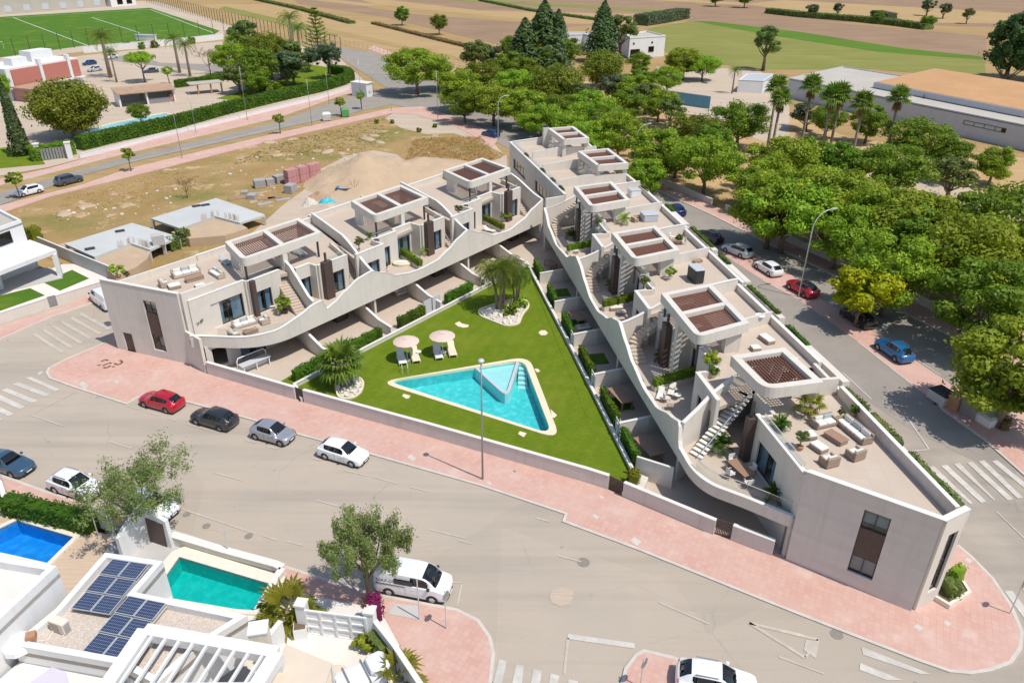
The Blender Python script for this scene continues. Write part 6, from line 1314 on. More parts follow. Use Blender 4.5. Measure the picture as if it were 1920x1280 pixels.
# --- wood between the streets
gw = 'trees of the middle wood'
for k, x, y, h, ws, lab in (('bright1', 778, 84, 12, 1, 'tall street tree at the left end of the middle wood'), ('bright0', 862, 117, 11, .95, 'bright street tree second from the left in the middle wood'), ('bright2', 925, 150, 9.5, 1, 'bright tree over the blue car at the street corner'), ('dome', 1048, 112, 11, .85, 'big rounded pine in the centre of the wood'), ('dome', 1133, 88, 10.5, .8, 'rounded pine right of the central one, below the farmhouse'),
 ('mid0', 955, 90, 10, 1, 'dark tree left of the central rounded pine'), ('mid1', 1000, 68, 11, 1, 'dark tree above the central rounded pine'), ('grey', 915, 78, 9, 1, 'grey leaved tree at the upper left of the wood'), ('olive', 890, 68, 11, .9, 'olive green tree at the wood edge beside the dry field'), ('conifer', 985, 34, 16, 1.4, 'dark conifer left of the tallest one'), ('conifer', 1022, 2, 20, 1.35, 'tallest dark conifer in the wood'), ('fir', 1135, 2, 18, 1.3, 'blue green fir in front of the farmhouse'),
 ('eucalypt', 1168, 20, 15, .95, 'olive green tree right of the fir by the farmhouse'), ('bright0', 1288, 80, 10, 1, 'bright dense tree right of the farmhouse'), ('bright1', 1322, 100, 7.5, 1, 'smaller bright tree beside the farmhouse yard'), ('bright2', 985, 160, 9, 1, 'bright tree in the front of the wood, left of the right wing'), ('mid1', 1050, 170, 8.5, 1, 'green tree in front of the central rounded pine'), ('bright1', 1110, 165, 9, .9, 'bright tree right of centre in the wood front'), ('olive', 1090, 150, 8, 1, 'olive toned tree in the middle of the wood'), ('grey', 1150, 135, 8, 1, 'grey willowy tree in the middle of the wood'), ('bright0', 1190, 130, 9, .9, 'bright tree left of the blue hoarding'), ('mid0', 1205, 120, 8, .9, 'green tree below the farmhouse window'), ('eucalypt', 1445, 40, 14, .9, 'tall drooping tree alone at the meadow edge'), ('mid1', 870, 160, 8, .9, 'shaded tree between the two bright street trees'), ('mid0', 1030, 130, 9, 1, 'dark tree tucked behind the wood front'), ('bright2', 1240, 160, 8, .9, 'bright tree just above the blue hoarding')): T(k, x, y, h * 1.05, lab, group=gw, ws=ws * (1.42 if k[:3] in ('bri', 'mid') else 1.2))
for k, x, y, h, ws, lab in (('bright0', 820, 100, 9.5, 1.1, 'bright tree between the two left street trees of the wood'), ('mid1', 905, 105, 10, 1.2, 'green tree above the blue car corner'), ('bright1', 965, 125, 9.5, 1.2, 'bright tree below the dark conifers'), ('mid0', 985, 100, 10, 1.2, 'green tree under the tallest conifer'), ('bright2', 1075, 205, 8, 1.2, 'bright tree left of the farthest pergola'), ('mid1', 1140, 190, 8.5, 1.2, 'green tree behind the two far pergolas'), ('bright0', 1085, 180, 8.5, 1.2, 'bright tree in the wood front below the big pine'), ('mid0', 1175, 160, 9, 1.2, 'green tree midway between pine and hoarding'), ('olive', 1215, 150, 8, 1.4, 'loose olive tree above the hoarding'), ('bright1', 1015, 190, 8, 1.2, 'bright tree over the street end hedge'), ('bright2', 1275, 245, 8.5, 1.2, 'bright tree left of the park wall gate'), ('bright0', 1215, 285, 7.5, 1.1, 'bright low tree beside the curved lamp by the right wing'), ('mid1', 1310, 205, 8.5, 1.3, 'dark tree below the hoarding end'), ('bright2', 1440, 290, 9, 1.2, 'bright tree above the white parked cars, second row'), ('mid0', 1530, 250, 9, 1.3, 'dark tree at the foot of the middle palms'), ('olive', 1145, 210, 7.5, 1.3, 'pale olive tree tucked behind the second far pergola')): T(k, x, y, h, lab, group=gw, ws=ws * 1.1)
for k, x, y, h, ws, lab in (('mid1', 1060, 62, 11, 1.1, 'dark tree left of the farmhouse front'), ('olive', 1000, 50, 12, 1.1, 'olive tree leaning against the tallest conifer'), ('mid0', 960, 62, 10, 1.2, 'dark tree at the field edge left of the conifers'), ('mid1', 1200, 92, 8, 1.1, 'dark tree in front of the farmhouse windows'), ('bright1', 1255, 120, 8, 1.1, 'bright tree between farmhouse and meadow'), ('conifer', 1048, 18, 16, 1.3, 'dark conifer just right of the tallest one')): T(k, x, y, h, lab, group=gw, ws=ws)
# --- palms
for i, (k, x, y, h) in enumerate((('wash0', 1462, 140, 15.2), ('wash1', 1466, 164, 14.4), ('wash0', 1527, 138, 15.6), ('wash1', 1566, 156, 15.2), ('wash0', 1582, 153, 15.4), ('wash1', 1626, 170, 14.6), ('wash0', 1692, 160, 15.0))):
    T(k, x, y, h, f'tall slender fan palm, {ordl[i]} from the left in the park row', 'palm', 'tall fan palms in the park')
T('date', 1380, 122, 7.5, 'short palm beside the grey roofed shed', 'palm', ws=.9)
for k, x, y, h, ws, lab in (('date', 185, 50, 14, 1.1, 'tall feather palm beside the brick house'), ('date', 203, 85, 10, .7, 'thin palm right of the tall one by the brick house'), ('date', 322, 58, 12, 1.0, 'feather palm left of the bare tree at upper left'), ('date', 343, 70, 11, 1.0, 'feather palm next to the bare tree at upper left'), ('date', 540, 18, 14, 1.1, 'tall date palm beside the norfolk pine'), ('date', 556, 40, 12, 1.0, 'date palm in front of the tall one, left of the norfolk pine')): T(k, x, y, h, lab, 'palm', ws=ws)
T('fanfat', 646, 722, 4.9, 'stout fan palm in the stone bed by the front wall', 'palm', base=True)
T('queen', 938, 583, 7.4, 'clump of drooping palms in the stone bed on the lawn', 'palm', base=True, ws=.9)
T('queen', 968, 572, 5.6, 'lower palm at the right of the lawn palm clump', 'palm', base=True, ws=.8)
for x, y, h, k in ((955, 592, 1.9, 'shrub'), (977, 578, 1.7, 'shrub_bright')): T(k, x, y, h, 'rounded dark shrub at the palm bed on the lawn' if k == 'shrub' else 'bright arching shrub at the right of the palm bed', 'shrub', base=True)
# --- upper left gardens
for k, x, y, h, ws, lab, cat in (('dome', 140, 258, 13.0, .98, 'large dome shaped pine above the entrance gate', 'tree'), ('cypress', 42, 292, 14.5, 1.1, 'tall dark cypress at the left edge beside the gate', 'tree'), ('mid1', 266, 234, 5.2, 1.1, 'small dark tree in front of the upper left pool', 'tree'), ('flatleaf', 272, 155, 8, 1.0, 'flat crowned bright tree behind the pool house', 'tree'), ('ball', 318, 158, 5, 1.2, 'small rounded tree right of the pool house', 'tree'), ('bare', 395, 140, 8, 1, 'leafless branching tree near the football pitch', 'tree'), ('bright0', 8, 190, 8, .8, 'bright bushy tree cut by the left edge', 'tree')): T(k, x, y, h, lab, cat, base=True, ws=ws)
for k, x, y, h, ws, lab in (('dome', 497, 55, 13, .62, 'big pine in the corner garden, behind the hedge'), ('olive', 455, 33, 13, .9, 'olive green pine left of the big corner garden pine'), ('bright1', 440, 55, 10, .6, 'bright tree at the left of the corner garden'), ('olive', 440, 115, 8, 1.0, 'olive green tree at the front left of the corner garden'), ('grey', 530, 95, 9, 1.1, 'grey green tree below the date palms'), ('norfolk', 588, 14, 15, 1, 'norfolk pine with tiered branches in the corner garden'), ('willow', 613, 85, 9, .95, 'pale willowy tree at the right end of the corner garden hedge'), ('shrub', 505, 150, 3.5, 1.3, 'low yellowish shrub on the corner garden lawn'), ('grey', 575, 90, 7, .8, 'small grey tree below the norfolk pine'), ('mid0', 475, 85, 11, 1.1, 'dense dark tree in the centre of the corner garden'), ('olive', 520, 70, 11, 1.2, 'olive toned tree behind the corner garden lawn'), ('bright1', 425, 80, 9, 1.0, 'bright tree at the back left of the corner garden'), ('olive', 545, 110, 7, 1.2, 'low olive tree on the right of the corner garden lawn'), ('mid1', 470, 130, 6.5, 1.1, 'rounded green tree just behind the long hedge')): T(k, x, y - 4, h * 1.1, lab, ws=ws * 1.2)
for x, y, lab in ((246, 322, 'leaning ball shaped street tree nearest the grey parked car'), (526, 252, 'ball shaped street tree right of the small leaning one'), (640, 218, 'ball shaped street tree beside the green bin'), (678, 205, 'ball shaped street tree beside the white kiosk'), (38, 372, 'ball shaped street tree over the white car at upper left')): T('ball', x, y, 4.6, lab, 'tree', 'ball shaped street trees', base=True)
for x, y, lab in ((240, 92, 'first'), (268, 93, 'second'), (292, 90, 'third'), (360, 82, 'fourth')): T('shrub', x, y, 3, f'round clipped bush by the pitch wall, {lab} from the left', 'shrub', 'bushes along the pitch wall', base=True)
# --- field trees
for k, x, y, h, ws, lab in (('mid0', 752, 8, 9, 1, 'left of the two trees standing in the dry field'), ('mid1', 822, 22, 9, .95, 'right of the two trees standing in the dry field'), ('mid0', 1345, -22, 10, 1.3, 'dark tree left of a pair at the top edge'), ('mid1', 1400, -20, 10, 1.3, 'dark tree right of a pair at the top edge'), ('grey', 1525, 6, 7, 1.3, 'grey bush left on the far field strip'), ('grey', 1575, 4, 7, 1, 'grey bush second on the far field strip'), ('mid0', 1650, 20, 6, 1.2, 'dark bush on the far field strip'), ('mid1', 1745, 26, 6.5, 1.3, 'dark bush beside the far grey wall'), ('grey', 1745, -4, 9, 1.1, 'grey olive tree at the top right field'), ('grey', 1775, 4, 8, 1.1, 'grey olive tree right of another at the top right field'), ('olive', 1820, 12, 8, 1, 'olive toned tree near the massive dark pine'), ('mid0', 1960, 60, 14, 1, 'dark tree behind the right edge pine')): T(k, x, y, h, lab, ws=ws)
T('bigpine', 1882, 158, 22, 'massive dark pine at the upper right corner', base=True, ws=1.0)
T('bigpine', 1935, 150, 25, 'dark pine cut by the right edge at upper right', base=True, ws=1.0)
cyp = T('cypress', 1733, 178, 5.6, 'small pointed cypress in front of the long building', ws=.9)
# --- trees of the near pavement
T('pepper', 694, 1128, 7.6, 'feathery pepper tree beside the white van', base=True, ws=.74)
T('airy', 272, 1002, 6.5, 'airy spreading tree over the white cars at lower left', base=True, ws=1.0)
for x, y, h, lab in ((352, 372, 3.6, 'scraggly bare bush on the dry lot'),): T('bare', x, y, h, lab, 'bush', base=True)
# --- hedges
def hedge(path, z1, wd, label, m='leaf_hedge', size=.2, dens=22, z0=.1, seed=9):
    o = hedge_leaf(None, [G(*p) for p in path], z0, z1, wd, m, dens, size, seed); o.name = 'hedge'; tag(o, label, 'hedge'); return o
hedge([(150, 282), (214, 266), (330, 240), (430, 212), (520, 190), (600, 172), (640, 160), (658, 152), (650, 143), (620, 138)], 2.6, 2.4, 'long clipped hedge along the wall of the corner garden')
hedge([(330, 165), (380, 158), (420, 150), (480, 148)], 2.0, 1.6, 'low hedge behind the pool house pergola')
hedge([(60, 302), (100, 296), (140, 288)], 2.6, 2.4, 'dark hedge beside the entrance gate', 'leaf_mid')
hedge([(978, 232), (1000, 240), (1060, 252)], 3.0, 2.0, 'dark hedge at the street end of the wood', 'leaf_mid')
hedge([(20, 962), (60, 972), (120, 985), (180, 998)], 1.7, 1.3, 'shrubby hedge between blue pool and near pavement', 'leaf_hedge', .13, 50)
hedge([(1200, 48), (1240, 42), (1280, 34)], 4.5, 8, 'tall reed bed left of the green meadow', 'leaf_grey', .5, 5)
hedge([(1440, 25), (1500, 32), (1600, 40), (1680, 48), (1740, 56)], 2.5, 6, 'scrubby line of bushes between the far fields', 'leaf_olive', .5, 4)
hedge([(1640, 36), (1670, 42)], 4, 6, 'grey reed clump right of the far bushes', 'leaf_grey', .5, 6)
hedge([(470, -2), (560, 18), (660, 45)], 1.2, 4, 'thin weedy line between dry field and ploughed field', 'leaf_olive', .4, 2.5)
hedge([(700, 45), (800, 70), (900, 95)], .9, 3, 'straw coloured weedy line right of the field trees', 'leaf_straw', .4, 2.5)
hedge([(900, 2), (1000, 22), (1100, 36), (1130, 40)], 1.2, 3, 'dark weedy line across the far ploughed field', 'leaf_olive', .4, 2.5)
# ------------------------------------------------------------------ vehicles
def paint(name, col, metal=.25):
    if name not in MATS: mat(name, col, .28, 0, metal=metal, coat=.9)
    return name
CARS = {}
def car_proto(kind, col, L=4.25, W=1.82, H=1.5, hood=.86, belt=.92, cowl=.95, rf=.2, rr=-1.48, rw=-1.96, tail=.98, clr=.2, wr=.32, wb=2.6, box=False, name='parked_car', roofcol=None):
    """car with nose at +x; stations give shoulder and roof heights along its length"""
    key = (kind, col)
    if key in CARS: return CARS[key]
    h = L / 2; w_ = W / 2
    hd = hood; nose = hood - .14
    # x, half width low, half width shoulder, zlow, zshoulder, half width cabin base, half width roof, zroof
    if not box:
        S = [(h, .62 * w_, .60 * w_, .36, .56, .55 * w_, .5 * w_, .60), (h - .08, .86 * w_, .82 * w_, clr + .02, nose - .06, .75 * w_, .68 * w_, nose), (h - .35, .97 * w_, .93 * w_, clr, nose + .02, .85 * w_, .78 * w_, nose + .07), (h - .9, w_, .96 * w_, clr, hd - .04, .88 * w_, .80 * w_, hd + .02), (cowl + .02, w_, .97 * w_, clr, belt - .02, .90 * w_, .82 * w_, belt + .06),
             (cowl - .45, w_, .97 * w_, clr, belt, .89 * w_, .74 * w_, belt + .06 + (H - belt - .06) * .62), (rf, w_, .97 * w_, clr, belt, .88 * w_, .70 * w_, H - .03), (rf - .6, w_, .97 * w_, clr, belt + .01, .88 * w_, .70 * w_, H), (rr + .5, w_, .97 * w_, clr, belt + .03, .87 * w_, .69 * w_, H - .02), (rr, w_, .96 * w_, clr, belt + .05, .85 * w_, .66 * w_, H - .08),
             (rw, .97 * w_, .93 * w_, clr + .03, tail, .80 * w_, .68 * w_, tail + .07), (-h + .06, .90 * w_, .86 * w_, clr + .08, tail - .08, .74 * w_, .62 * w_, tail - .02), (-h, .80 * w_, .76 * w_, .42, tail - .28, .66 * w_, .55 * w_, tail - .24)]
        gi, ri, ci = (4, 6), (9, 10), (5, 9)
    else:
        S = [(h, .70 * w_, .68 * w_, .40, .80, .6 * w_, .55 * w_, .86), (h - .08, .90 * w_, .88 * w_, clr, .98, .8 * w_, .72 * w_, 1.04), (h - .45, .98 * w_, .95 * w_, clr, 1.08, .88 * w_, .8 * w_, 1.16), (cowl, w_, .97 * w_, clr, 1.14, .92 * w_, .84 * w_, 1.24), (cowl - .42, w_, .98 * w_, clr, 1.16, .92 * w_, .82 * w_, 1.24 + (H - 1.24) * .62), (rf, w_, .98 * w_, clr, 1.18, .93 * w_, .80 * w_, H - .05), (rf - .8, w_, .98 * w_, clr, 1.18, .94 * w_, .82 * w_, H), (rr, w_, .98 * w_, clr, 1.18, .94 * w_, .82 * w_, H), (-h + .12, .98 * w_, .97 * w_, clr + .05, 1.16, .92 * w_, .80 * w_, H - .05), (-h, .92 * w_, .92 * w_, .4, 1.12, .88 * w_, .76 * w_, H - .16)]
        gi, ri, ci = (3, 5), (8, 9), (4, 8)
    def fn(root):
        pts = []; SUB = 3; FS = []
        for i in range(len(S) - 1):
            for k in range(SUB):
                t = k / SUB; row = []
                for c in range(8):
                    p0, p1, p2, p3 = S[max(i - 1, 0)][c], S[i][c], S[i + 1][c], S[min(i + 2, len(S) - 1)][c]
                    h0 = S[max(i - 1, 0)][0] - S[i][0]; h1 = S[i][0] - S[i + 1][0]; h2 = S[i + 1][0] - S[min(i + 2, len(S) - 1)][0]
                    m1 = 0 if (p1 - p0) * (p2 - p1) <= 0 or h0 == 0 else 2 / ((h0 / (p1 - p0 + 1e-9)) + (h1 / (p2 - p1 + 1e-9))); m2 = 0 if (p2 - p1) * (p3 - p2) <= 0 or h2 == 0 else 2 / ((h1 / (p2 - p1 + 1e-9)) + (h2 / (p3 - p2 + 1e-9)))
                    a, b = m1 * h1, m2 * h1
                    row.append(p1 + (p2 - p1) * t if c == 0 else (2 * t**3 - 3 * t**2 + 1) * p1 + (t**3 - 2 * t**2 + t) * a + (-2 * t**3 + 3 * t**2) * p2 + (t**3 - t**2) * b)
                FS.append(row)
        FS.append(list(S[-1]))
        for x, wl, ws, zl, zs, wc, wr_, zr in FS:
            half = [(0, zl), (wl * .92, zl), (wl, zl + .12), (wl * 1.005, (zl + zs) / 2), (ws, zs), (wc, zs + .035), (wr_, zr - .05), (wr_ - .08, zr - .008), (wr_ * .5, zr + .018), (0, zr + .025)]
            bl = .16 * max(0, (x - rf) / (h - rf)) ** .5 if x > rf else -.10 * max(0, (rr - x) / (h + rr)) ** .7 if x < rr else 0
            pts.append([(x + bl * (1 - (y / w_) ** 2) - (abs(bl) * .35 if x > rf else 0), y, z) for y, z in half])
        m = len(pts[0]); groups = {'body': [], 'windscreen': [], 'rear_window': [], 'side_window': [], 'side_window2': [], 'roof_panel': []}
        def quad(g, a, b, c, d): groups[g].append((a, b, c, d))
        for fi in range(len(FS) - 1):
            i = fi // SUB
            for j in range(m - 1):
                for sg in (1, -1):
                    A = [(p[0], p[1] * sg, p[2]) for p in (pts[fi][j], pts[fi + 1][j], pts[fi + 1][j + 1], pts[fi][j + 1])]
                    g = 'body'
                    if j >= 7 and gi[0] <= i < gi[1]: g = 'windscreen'
                    elif j >= 7 and ri[0] <= i < ri[1]: g = 'rear_window'
                    elif j == 5 and ci[0] <= i < ci[1] and (not box or i < 6 or kind == 'van2'): g = 'side_window' if sg > 0 else 'side_window2'
                    elif roofcol and j >= 6 and gi[1] <= i < ri[0]: g = 'roof_panel'
                    if g.startswith('side_window'):
                        # panes run on between slim dark posts; a body-coloured strip stays above and below
                        a, b, c, d = [Vector(q) for q in A]; first = fi == ci[0] * SUB; last = fi == ci[1] * SUB - 1; mid = fi == ((ci[0] + ci[1]) * SUB) // 2
                        e0 = .3 if first else 0; e1 = .45 if last else 0
                        lo, hi = .05, .93
                        q0 = a.lerp(b, e0); q1 = a.lerp(b, 1 - e1); q2 = d.lerp(c, 1 - e1); q3 = d.lerp(c, e0)
                        r0 = q0.lerp(q3, lo); r1 = q1.lerp(q2, lo); r2 = q1.lerp(q2, hi); r3 = q0.lerp(q3, hi)
                        if first: r3 = r3.lerp(r0, .35)
                        if last: r1 = r1.lerp(r2, .4)
                        quad(g, r0, r1, r2, r3); quad('body', q0, q1, r1, r0); quad('body', r3, r2, q2, q3)
                        if first: quad('body', a, q0, r0, r0); quad('body', a, r0, r3, d); quad('body', d, r3, q3, q3)
                        if last: quad('body', q1, b, r1, r1); quad('body', b, c, r2, r1); quad('body', c, q2, r2, r2)
                    else: quad(g, *A)
        def cap(i):
            P = pts[i]; return [(p[0], p[1], p[2]) for p in P] + [(p[0], -p[1], p[2]) for p in P[::-1]]
        bo = None
        for g, Q in groups.items():
            if not Q: continue
            mb = MB()
            for q in Q:
                if (Vector(q[2]) - Vector(q[3])).length < 1e-5: mb.add(q[:3], [(0, 1, 2)])
                else: mb.add(q, [(0, 1, 2, 3)])
            if g == 'body':
                for i in (0, len(FS) - 1): c_ = cap(i); mb.add(c_, [tuple(range(len(c_)))])
                me = mb.build('body', col, root); bm = bmesh.new(); bm.from_mesh(me.data); bmesh.ops.remove_doubles(bm, verts=bm.verts, dist=.002); bmesh.ops.recalc_face_normals(bm, faces=bm.faces); bm.to_mesh(me.data); bm.free()
                me.data.polygons.foreach_set('use_smooth', [True] * len(me.data.polygons)); me.data.set_sharp_from_angle(angle=R_(38)); bo = me
            else:
                me = mb.build('side_window' if g == 'side_window2' else g, 'car_glass_solid' if g != 'roof_panel' else roofcol, root); bm = bmesh.new(); bm.from_mesh(me.data); bmesh.ops.remove_doubles(bm, verts=bm.verts, dist=.002); bm.to_mesh(me.data); bm.free()
                me.data.polygons.foreach_set('use_smooth', [True] * len(me.data.polygons))
        fx = wb / 2 + .05; 
        for x in (fx, fx - wb):
            for sg in (1, -1):
                y = sg * (w_ - .10); wl = MB(); prof = [(.55 * wr, -.1), (.9 * wr, -.11), (wr, -.08), (wr, .08), (.9 * wr, .11), (.62 * wr, .11), (.6 * wr, .04), (.01, .04)]
                wl.tf = lambda a, b, z, x=x, y=y, sg=sg: (x + a, y + z * sg, wr + b)
                wl.lathe(prof, n=16); wo = wl.build('wheel', 'tyre', root, smooth=SM)
                rm = MB(wl.tf); rm.lathe([(.60 * wr, .06), (.60 * wr, .095), (.50 * wr, .10), (.48 * wr, .06), (.01, .06)], n=16)
                for k in range(5):
                    a = k * 1.2566; d = Vector((math.cos(a), math.sin(a))); n2 = Vector((-d.y, d.x)) * .045
                    rm.add([(*(d * .05 - n2), .10), (*(d * .52 * wr - n2 * .7), .10), (*(d * .52 * wr + n2 * .7), .10), (*(d * .05 + n2), .10)], [(0, 1, 2, 3)])
                rm.build('rim', 'rim', wo)
                ar = MB(); ar.tf = lambda a, b, z, x=x, sg=sg: (x + a, sg * (w_ * 1.004 + z), wr + b)
                vs = []; 
                for k in range(13):
                    a = math.pi * k / 12; vs += [(math.cos(a) * wr * .9, math.sin(a) * wr * .9, .003), (math.cos(a) * (wr + .085), math.sin(a) * (wr + .085), .003)]
                ar.add(vs, [(2 * k, 2 * k + 1, 2 * k + 3, 2 * k + 2) for k in range(12)]).build('wheel_arch', 'plastic_black', root)
        for sg in (1, -1):
            hz = nose - .12 if not box else .86
            MB().rbox(h - .42, h - .13, sg * w_ * .70 - .16, sg * w_ * .70 + .16, hz - .02, hz + .10, .04).build('headlight', 'lamp_dark', root)
            tz = tail - .2 if not box else 1.0
            MB().rbox(-h + .02, -h + .22, sg * w_ * .74 - .11, sg * w_ * .74 + .11, tz, tz + (.2 if not box else .5), .03).build('tail_light', 'lamp_red', root)
            cz = belt + .02 if not box else 1.25
            MB().rbox(cowl - .5, cowl - .3, sg * (w_ + .09) - .09, sg * (w_ + .09) + .09, cz, cz + .15, .03).build('wing_mirror', col if not box else 'plastic_black', root)
            for x in (.25, -.65): MB().box(x - .09, x + .09, sg * (w_ + .012) - .012, sg * (w_ + .012) + .012, (belt if not box else 1.1) - .14, (belt if not box else 1.1) - .11).build('door_handle', col, root)
            for x in (.62, -.28): MB().box(x - .006, x + .006, sg * (w_ + .004) - .004, sg * (w_ + .004) + .004, clr + .2, (belt if not box else 1.1) - .04).build('door_seam', 'plastic_black', root)
        MB().rbox(h - .16, h + .11, -w_ * .42, w_ * .42, .38, .50, .03).build('grille', 'plastic_black', root); MB().rbox(h - .2, h + .06, -w_ * .6, w_ * .6, .22, .30, .03).build('lower_intake', 'plastic_black', root)
        MB().rbox(-h - .012, -h + .1, -.26, .26, .55, .67, .01).build('number_plate', 'plate', root)
        MB().rbox(h - .02, h + .125, -.25, .25, .40, .48, .01).build('number_plate', 'plate', root)
        MB().rbox(-h + .1, h - .12, -w_ * .93, w_ * .93, clr - .04, clr + .06, .02).build('underbody', 'plastic_black', root)
        if kind in ('suv', 'estate'):
            for sg in (1, -1): MB().bar((rf - .2, sg * w_ * .66, H + .04), (rr + .2, sg * w_ * .66, H + .03), .04, .04).build('roof_rail', 'metal_grey', root)
    CARS[key] = proto(name, fn); return CARS[key]
mat('lamp_dark', (0.22, 0.24, 0.26), .15, 0, coat=.6)
mat('car_glass_solid', (0.012, 0.015, 0.018), .06, 0, coat=.3)
HATCH = dict(); SUV = dict(L=4.35, W=1.84, H=1.62, hood=.98, belt=1.03, tail=1.05, clr=.24, wr=.35, rr=-1.45, rw=-2.0); EST = dict(L=4.55, W=1.82, H=1.5, rr=-1.75, rw=-2.12, rf=.3, cowl=1.05); MPV = dict(L=4.5, W=1.84, H=1.66, hood=.98, belt=1.0, rr=-1.75, rw=-2.08, rf=.45, cowl=1.2); VAN = dict(L=4.95, W=1.95, H=1.96, wr=.34, wb=3.0, cowl=1.75, rf=.85, rr=-2.2, rw=-2.4, clr=.22, box=True); SEDAN = dict(L=4.55, rr=-.95, rw=-1.7, tail=.98, H=1.44)
def car(kind, spec, col, front, rear, label, side, L=None, name='parked_car', cat='car', group=None, roofcol=None):
    """front and rear: photo points where the near-side wheels touch the road; side +1 when that is the car's left"""
    p = car_proto(kind, col, name=name, roofcol=roofcol, **spec)
    f, r = G(*front), G(*rear); d = (f - r); d.z = 0; d.normalize(); n = Vector((-d.y, d.x, 0)); W = spec.get('W', 1.78)
    c = (f + r) / 2 - n * side * (W / 2 - .1); c.z = .03
    return place(p, c, math.atan2(d.y, d.x), 1, label, cat, group)
gpk = 'cars parked along the front street'; grs = 'cars parked along the park street'
car('hatch', HATCH, paint('paint_red', (.50, .008, .03)), (270, 763), (317, 776), 'bright red hatchback parked leftmost along the pink pavement', 1, group=gpk)
car('hatch', dict(HATCH, L=4.3), paint('paint_dark', (.028, .032, .038)), (366, 795), (419, 810), 'dark grey hatchback parked between the red and the silver car', 1, group=gpk)
car('mini', dict(HATCH, L=3.75, H=1.5, cowl=.9, rr=-1.15, rw=-1.75), paint('paint_silver', (.42, .42, .45), .5), (530, 838), (476, 823), 'small silver grey hatchback parked on the front street', -1, group=gpk)
car('hatch', HATCH, paint('paint_white', (.78, .79, .80), 0), (664, 877), (606, 860), 'white hatchback parked on the front street below the pool', -1, group=gpk)
car('sedan', SEDAN, paint('paint_steel', (.045, .10, .16)), (29, 897), (-26, 880), 'steel blue car at the left edge of the front street', -1, group=gpk)
car('suv', SUV, 'paint_white', (160, 944), (98, 923), 'white SUV parked left of the airy tree', -1, group=gpk)
car('hatch', HATCH, 'paint_white', (300, 979), (244, 960), 'white car mostly hidden behind the airy tree', -1, group=gpk)
van = car('van', VAN, 'paint_white', (818, 1132), (721, 1114), 'white van with side lettering parked beside the pepper tree', -1, name='parked_van', cat='van')
# lettering on the van side
import mathutils
def text(parent, body, loc, rot, size, m, name='lettering', ext=.004):
    cu = bpy.data.curves.new(name, 'FONT'); cu.body = body; cu.size = size; cu.extrude = ext; cu.align_x = 'CENTER'; cu.align_y = 'CENTER'
    tmp = bpy.data.objects.new(name, cu); COL.objects.link(tmp); dg = bpy.context.evaluated_depsgraph_get()
    me = bpy.data.meshes.new_from_object(tmp.evaluated_get(dg)); COL.objects.unlink(tmp); bpy.data.objects.remove(tmp)
    o = bpy.data.objects.new(name, me); me.materials.append(MATS[m]); COL.objects.link(o); o.parent = parent; o.location = loc; o.rotation_euler = rot; return o
text(van, 'NIAA.G', (-1.72, -.962, 1.38), (R_(84), 0, 0), .34, 'frame')
MB().box(-2.3, -.3, -.992, -.96, 1.08, 1.11).build('door_track', 'plastic_black', None).parent = van
MB().rbox(-1.05, .25, -.968, -.90, 1.26, 1.66, .03).build('side_pane', 'car_glass_solid', None).parent = van
d_ = G(1399, 1238, 1.6) - G(1300, 1219, 1.6); q = G(1345, 1250, 1.6)
place(car_proto('suv', 'paint_white', **SUV), (q.x, q.y - .3, .03), math.atan2(d_.y, d_.x), 1.04, 'white SUV cut by the bottom edge beside the small island', 'car')
car('suv', SUV, paint('paint_navy', (.012, .016, .035)), (1307, 446), (1336, 460), 'dark navy SUV farthest of the cars parked on the park street', 1, group=grs)
car('estate', EST, paint('paint_pale', (.52, .56, .62), .3), (1357, 472), (1392, 486), 'pale silver estate parked behind the navy SUV', 1, group=grs)
car('hatch', HATCH, 'paint_white', (1415, 502), (1445, 521), 'white hatchback between the pale estate and the red car', 1, group=grs)
car('suv', dict(SUV, H=1.56), paint('paint_wine', (.46, .008, .03)), (1474, 540), (1513, 562), 'red crossover with black roof beside the curved street lamp', 1, group=grs, roofcol='car_glass_solid')
car('estate', EST, paint('paint_black', (.012, .012, .013)), (1578, 594), (1613, 617), 'black estate parked under the yellow green tree', 1, group=grs)
car('suv', SUV, paint('paint_blue', (.008, .13, .33)), (1640, 653), (1683, 683), 'bright blue crossover parked on the pink strip', 1, group=grs)
q0, q1 = G(1248, 392), G(1272, 410); car('hatch', HATCH, paint('paint_deepblue', (.008, .03, .14)), (1248, 393), (1268, 408), 'deep blue car half hidden behind the right wing roofs', 1, group=grs)
car('hatch', HATCH, paint('paint_midblue', (.01, .06, .2)), (1800, 748), (1840, 782), 'blue car in shade behind the waste bins', 1)
car('mpv', MPV, paint('paint_slate', (.10, .12, .15), .5), (153, 341), (117, 350), 'slate grey people carrier parked on the rear street', -1, group='cars on the rear street')
car('hatch', HATCH, 'paint_white', (36, 372), (84, 360), 'white car parked behind the people carrier at upper left', 1, group='cars on the rear street')
car('van', VAN, 'paint_white', (172, 566), (196, 584), 'white van half hidden behind the left wing corner', 1, name='parked_van', cat='van')
car('hatch', HATCH, 'paint_midblue', (912, 252), (938, 258), 'blue car in tree shade at the far street corner', -1)
car('hatch', HATCH, 'paint_white', (1780, 340), (1805, 352), 'white car parked among the park trees', 1)
for i, (c_, a, b, lab) in enumerate((('paint_pale', (170, 136), (192, 133), 'pale blue car parked left behind the brick house'), ('paint_slate', (275, 138), (293, 137), 'slate car parked under the flat crowned tree'), ('paint_white', (205, 112), (222, 109), 'white car parked nearest the football pitch wall'), ('paint_midblue', (160, 124), (182, 121), 'blue car parked between the brick house and pitch'))): car('hatch', HATCH, c_, a, b, lab, 1, group='cars near the football pitch')
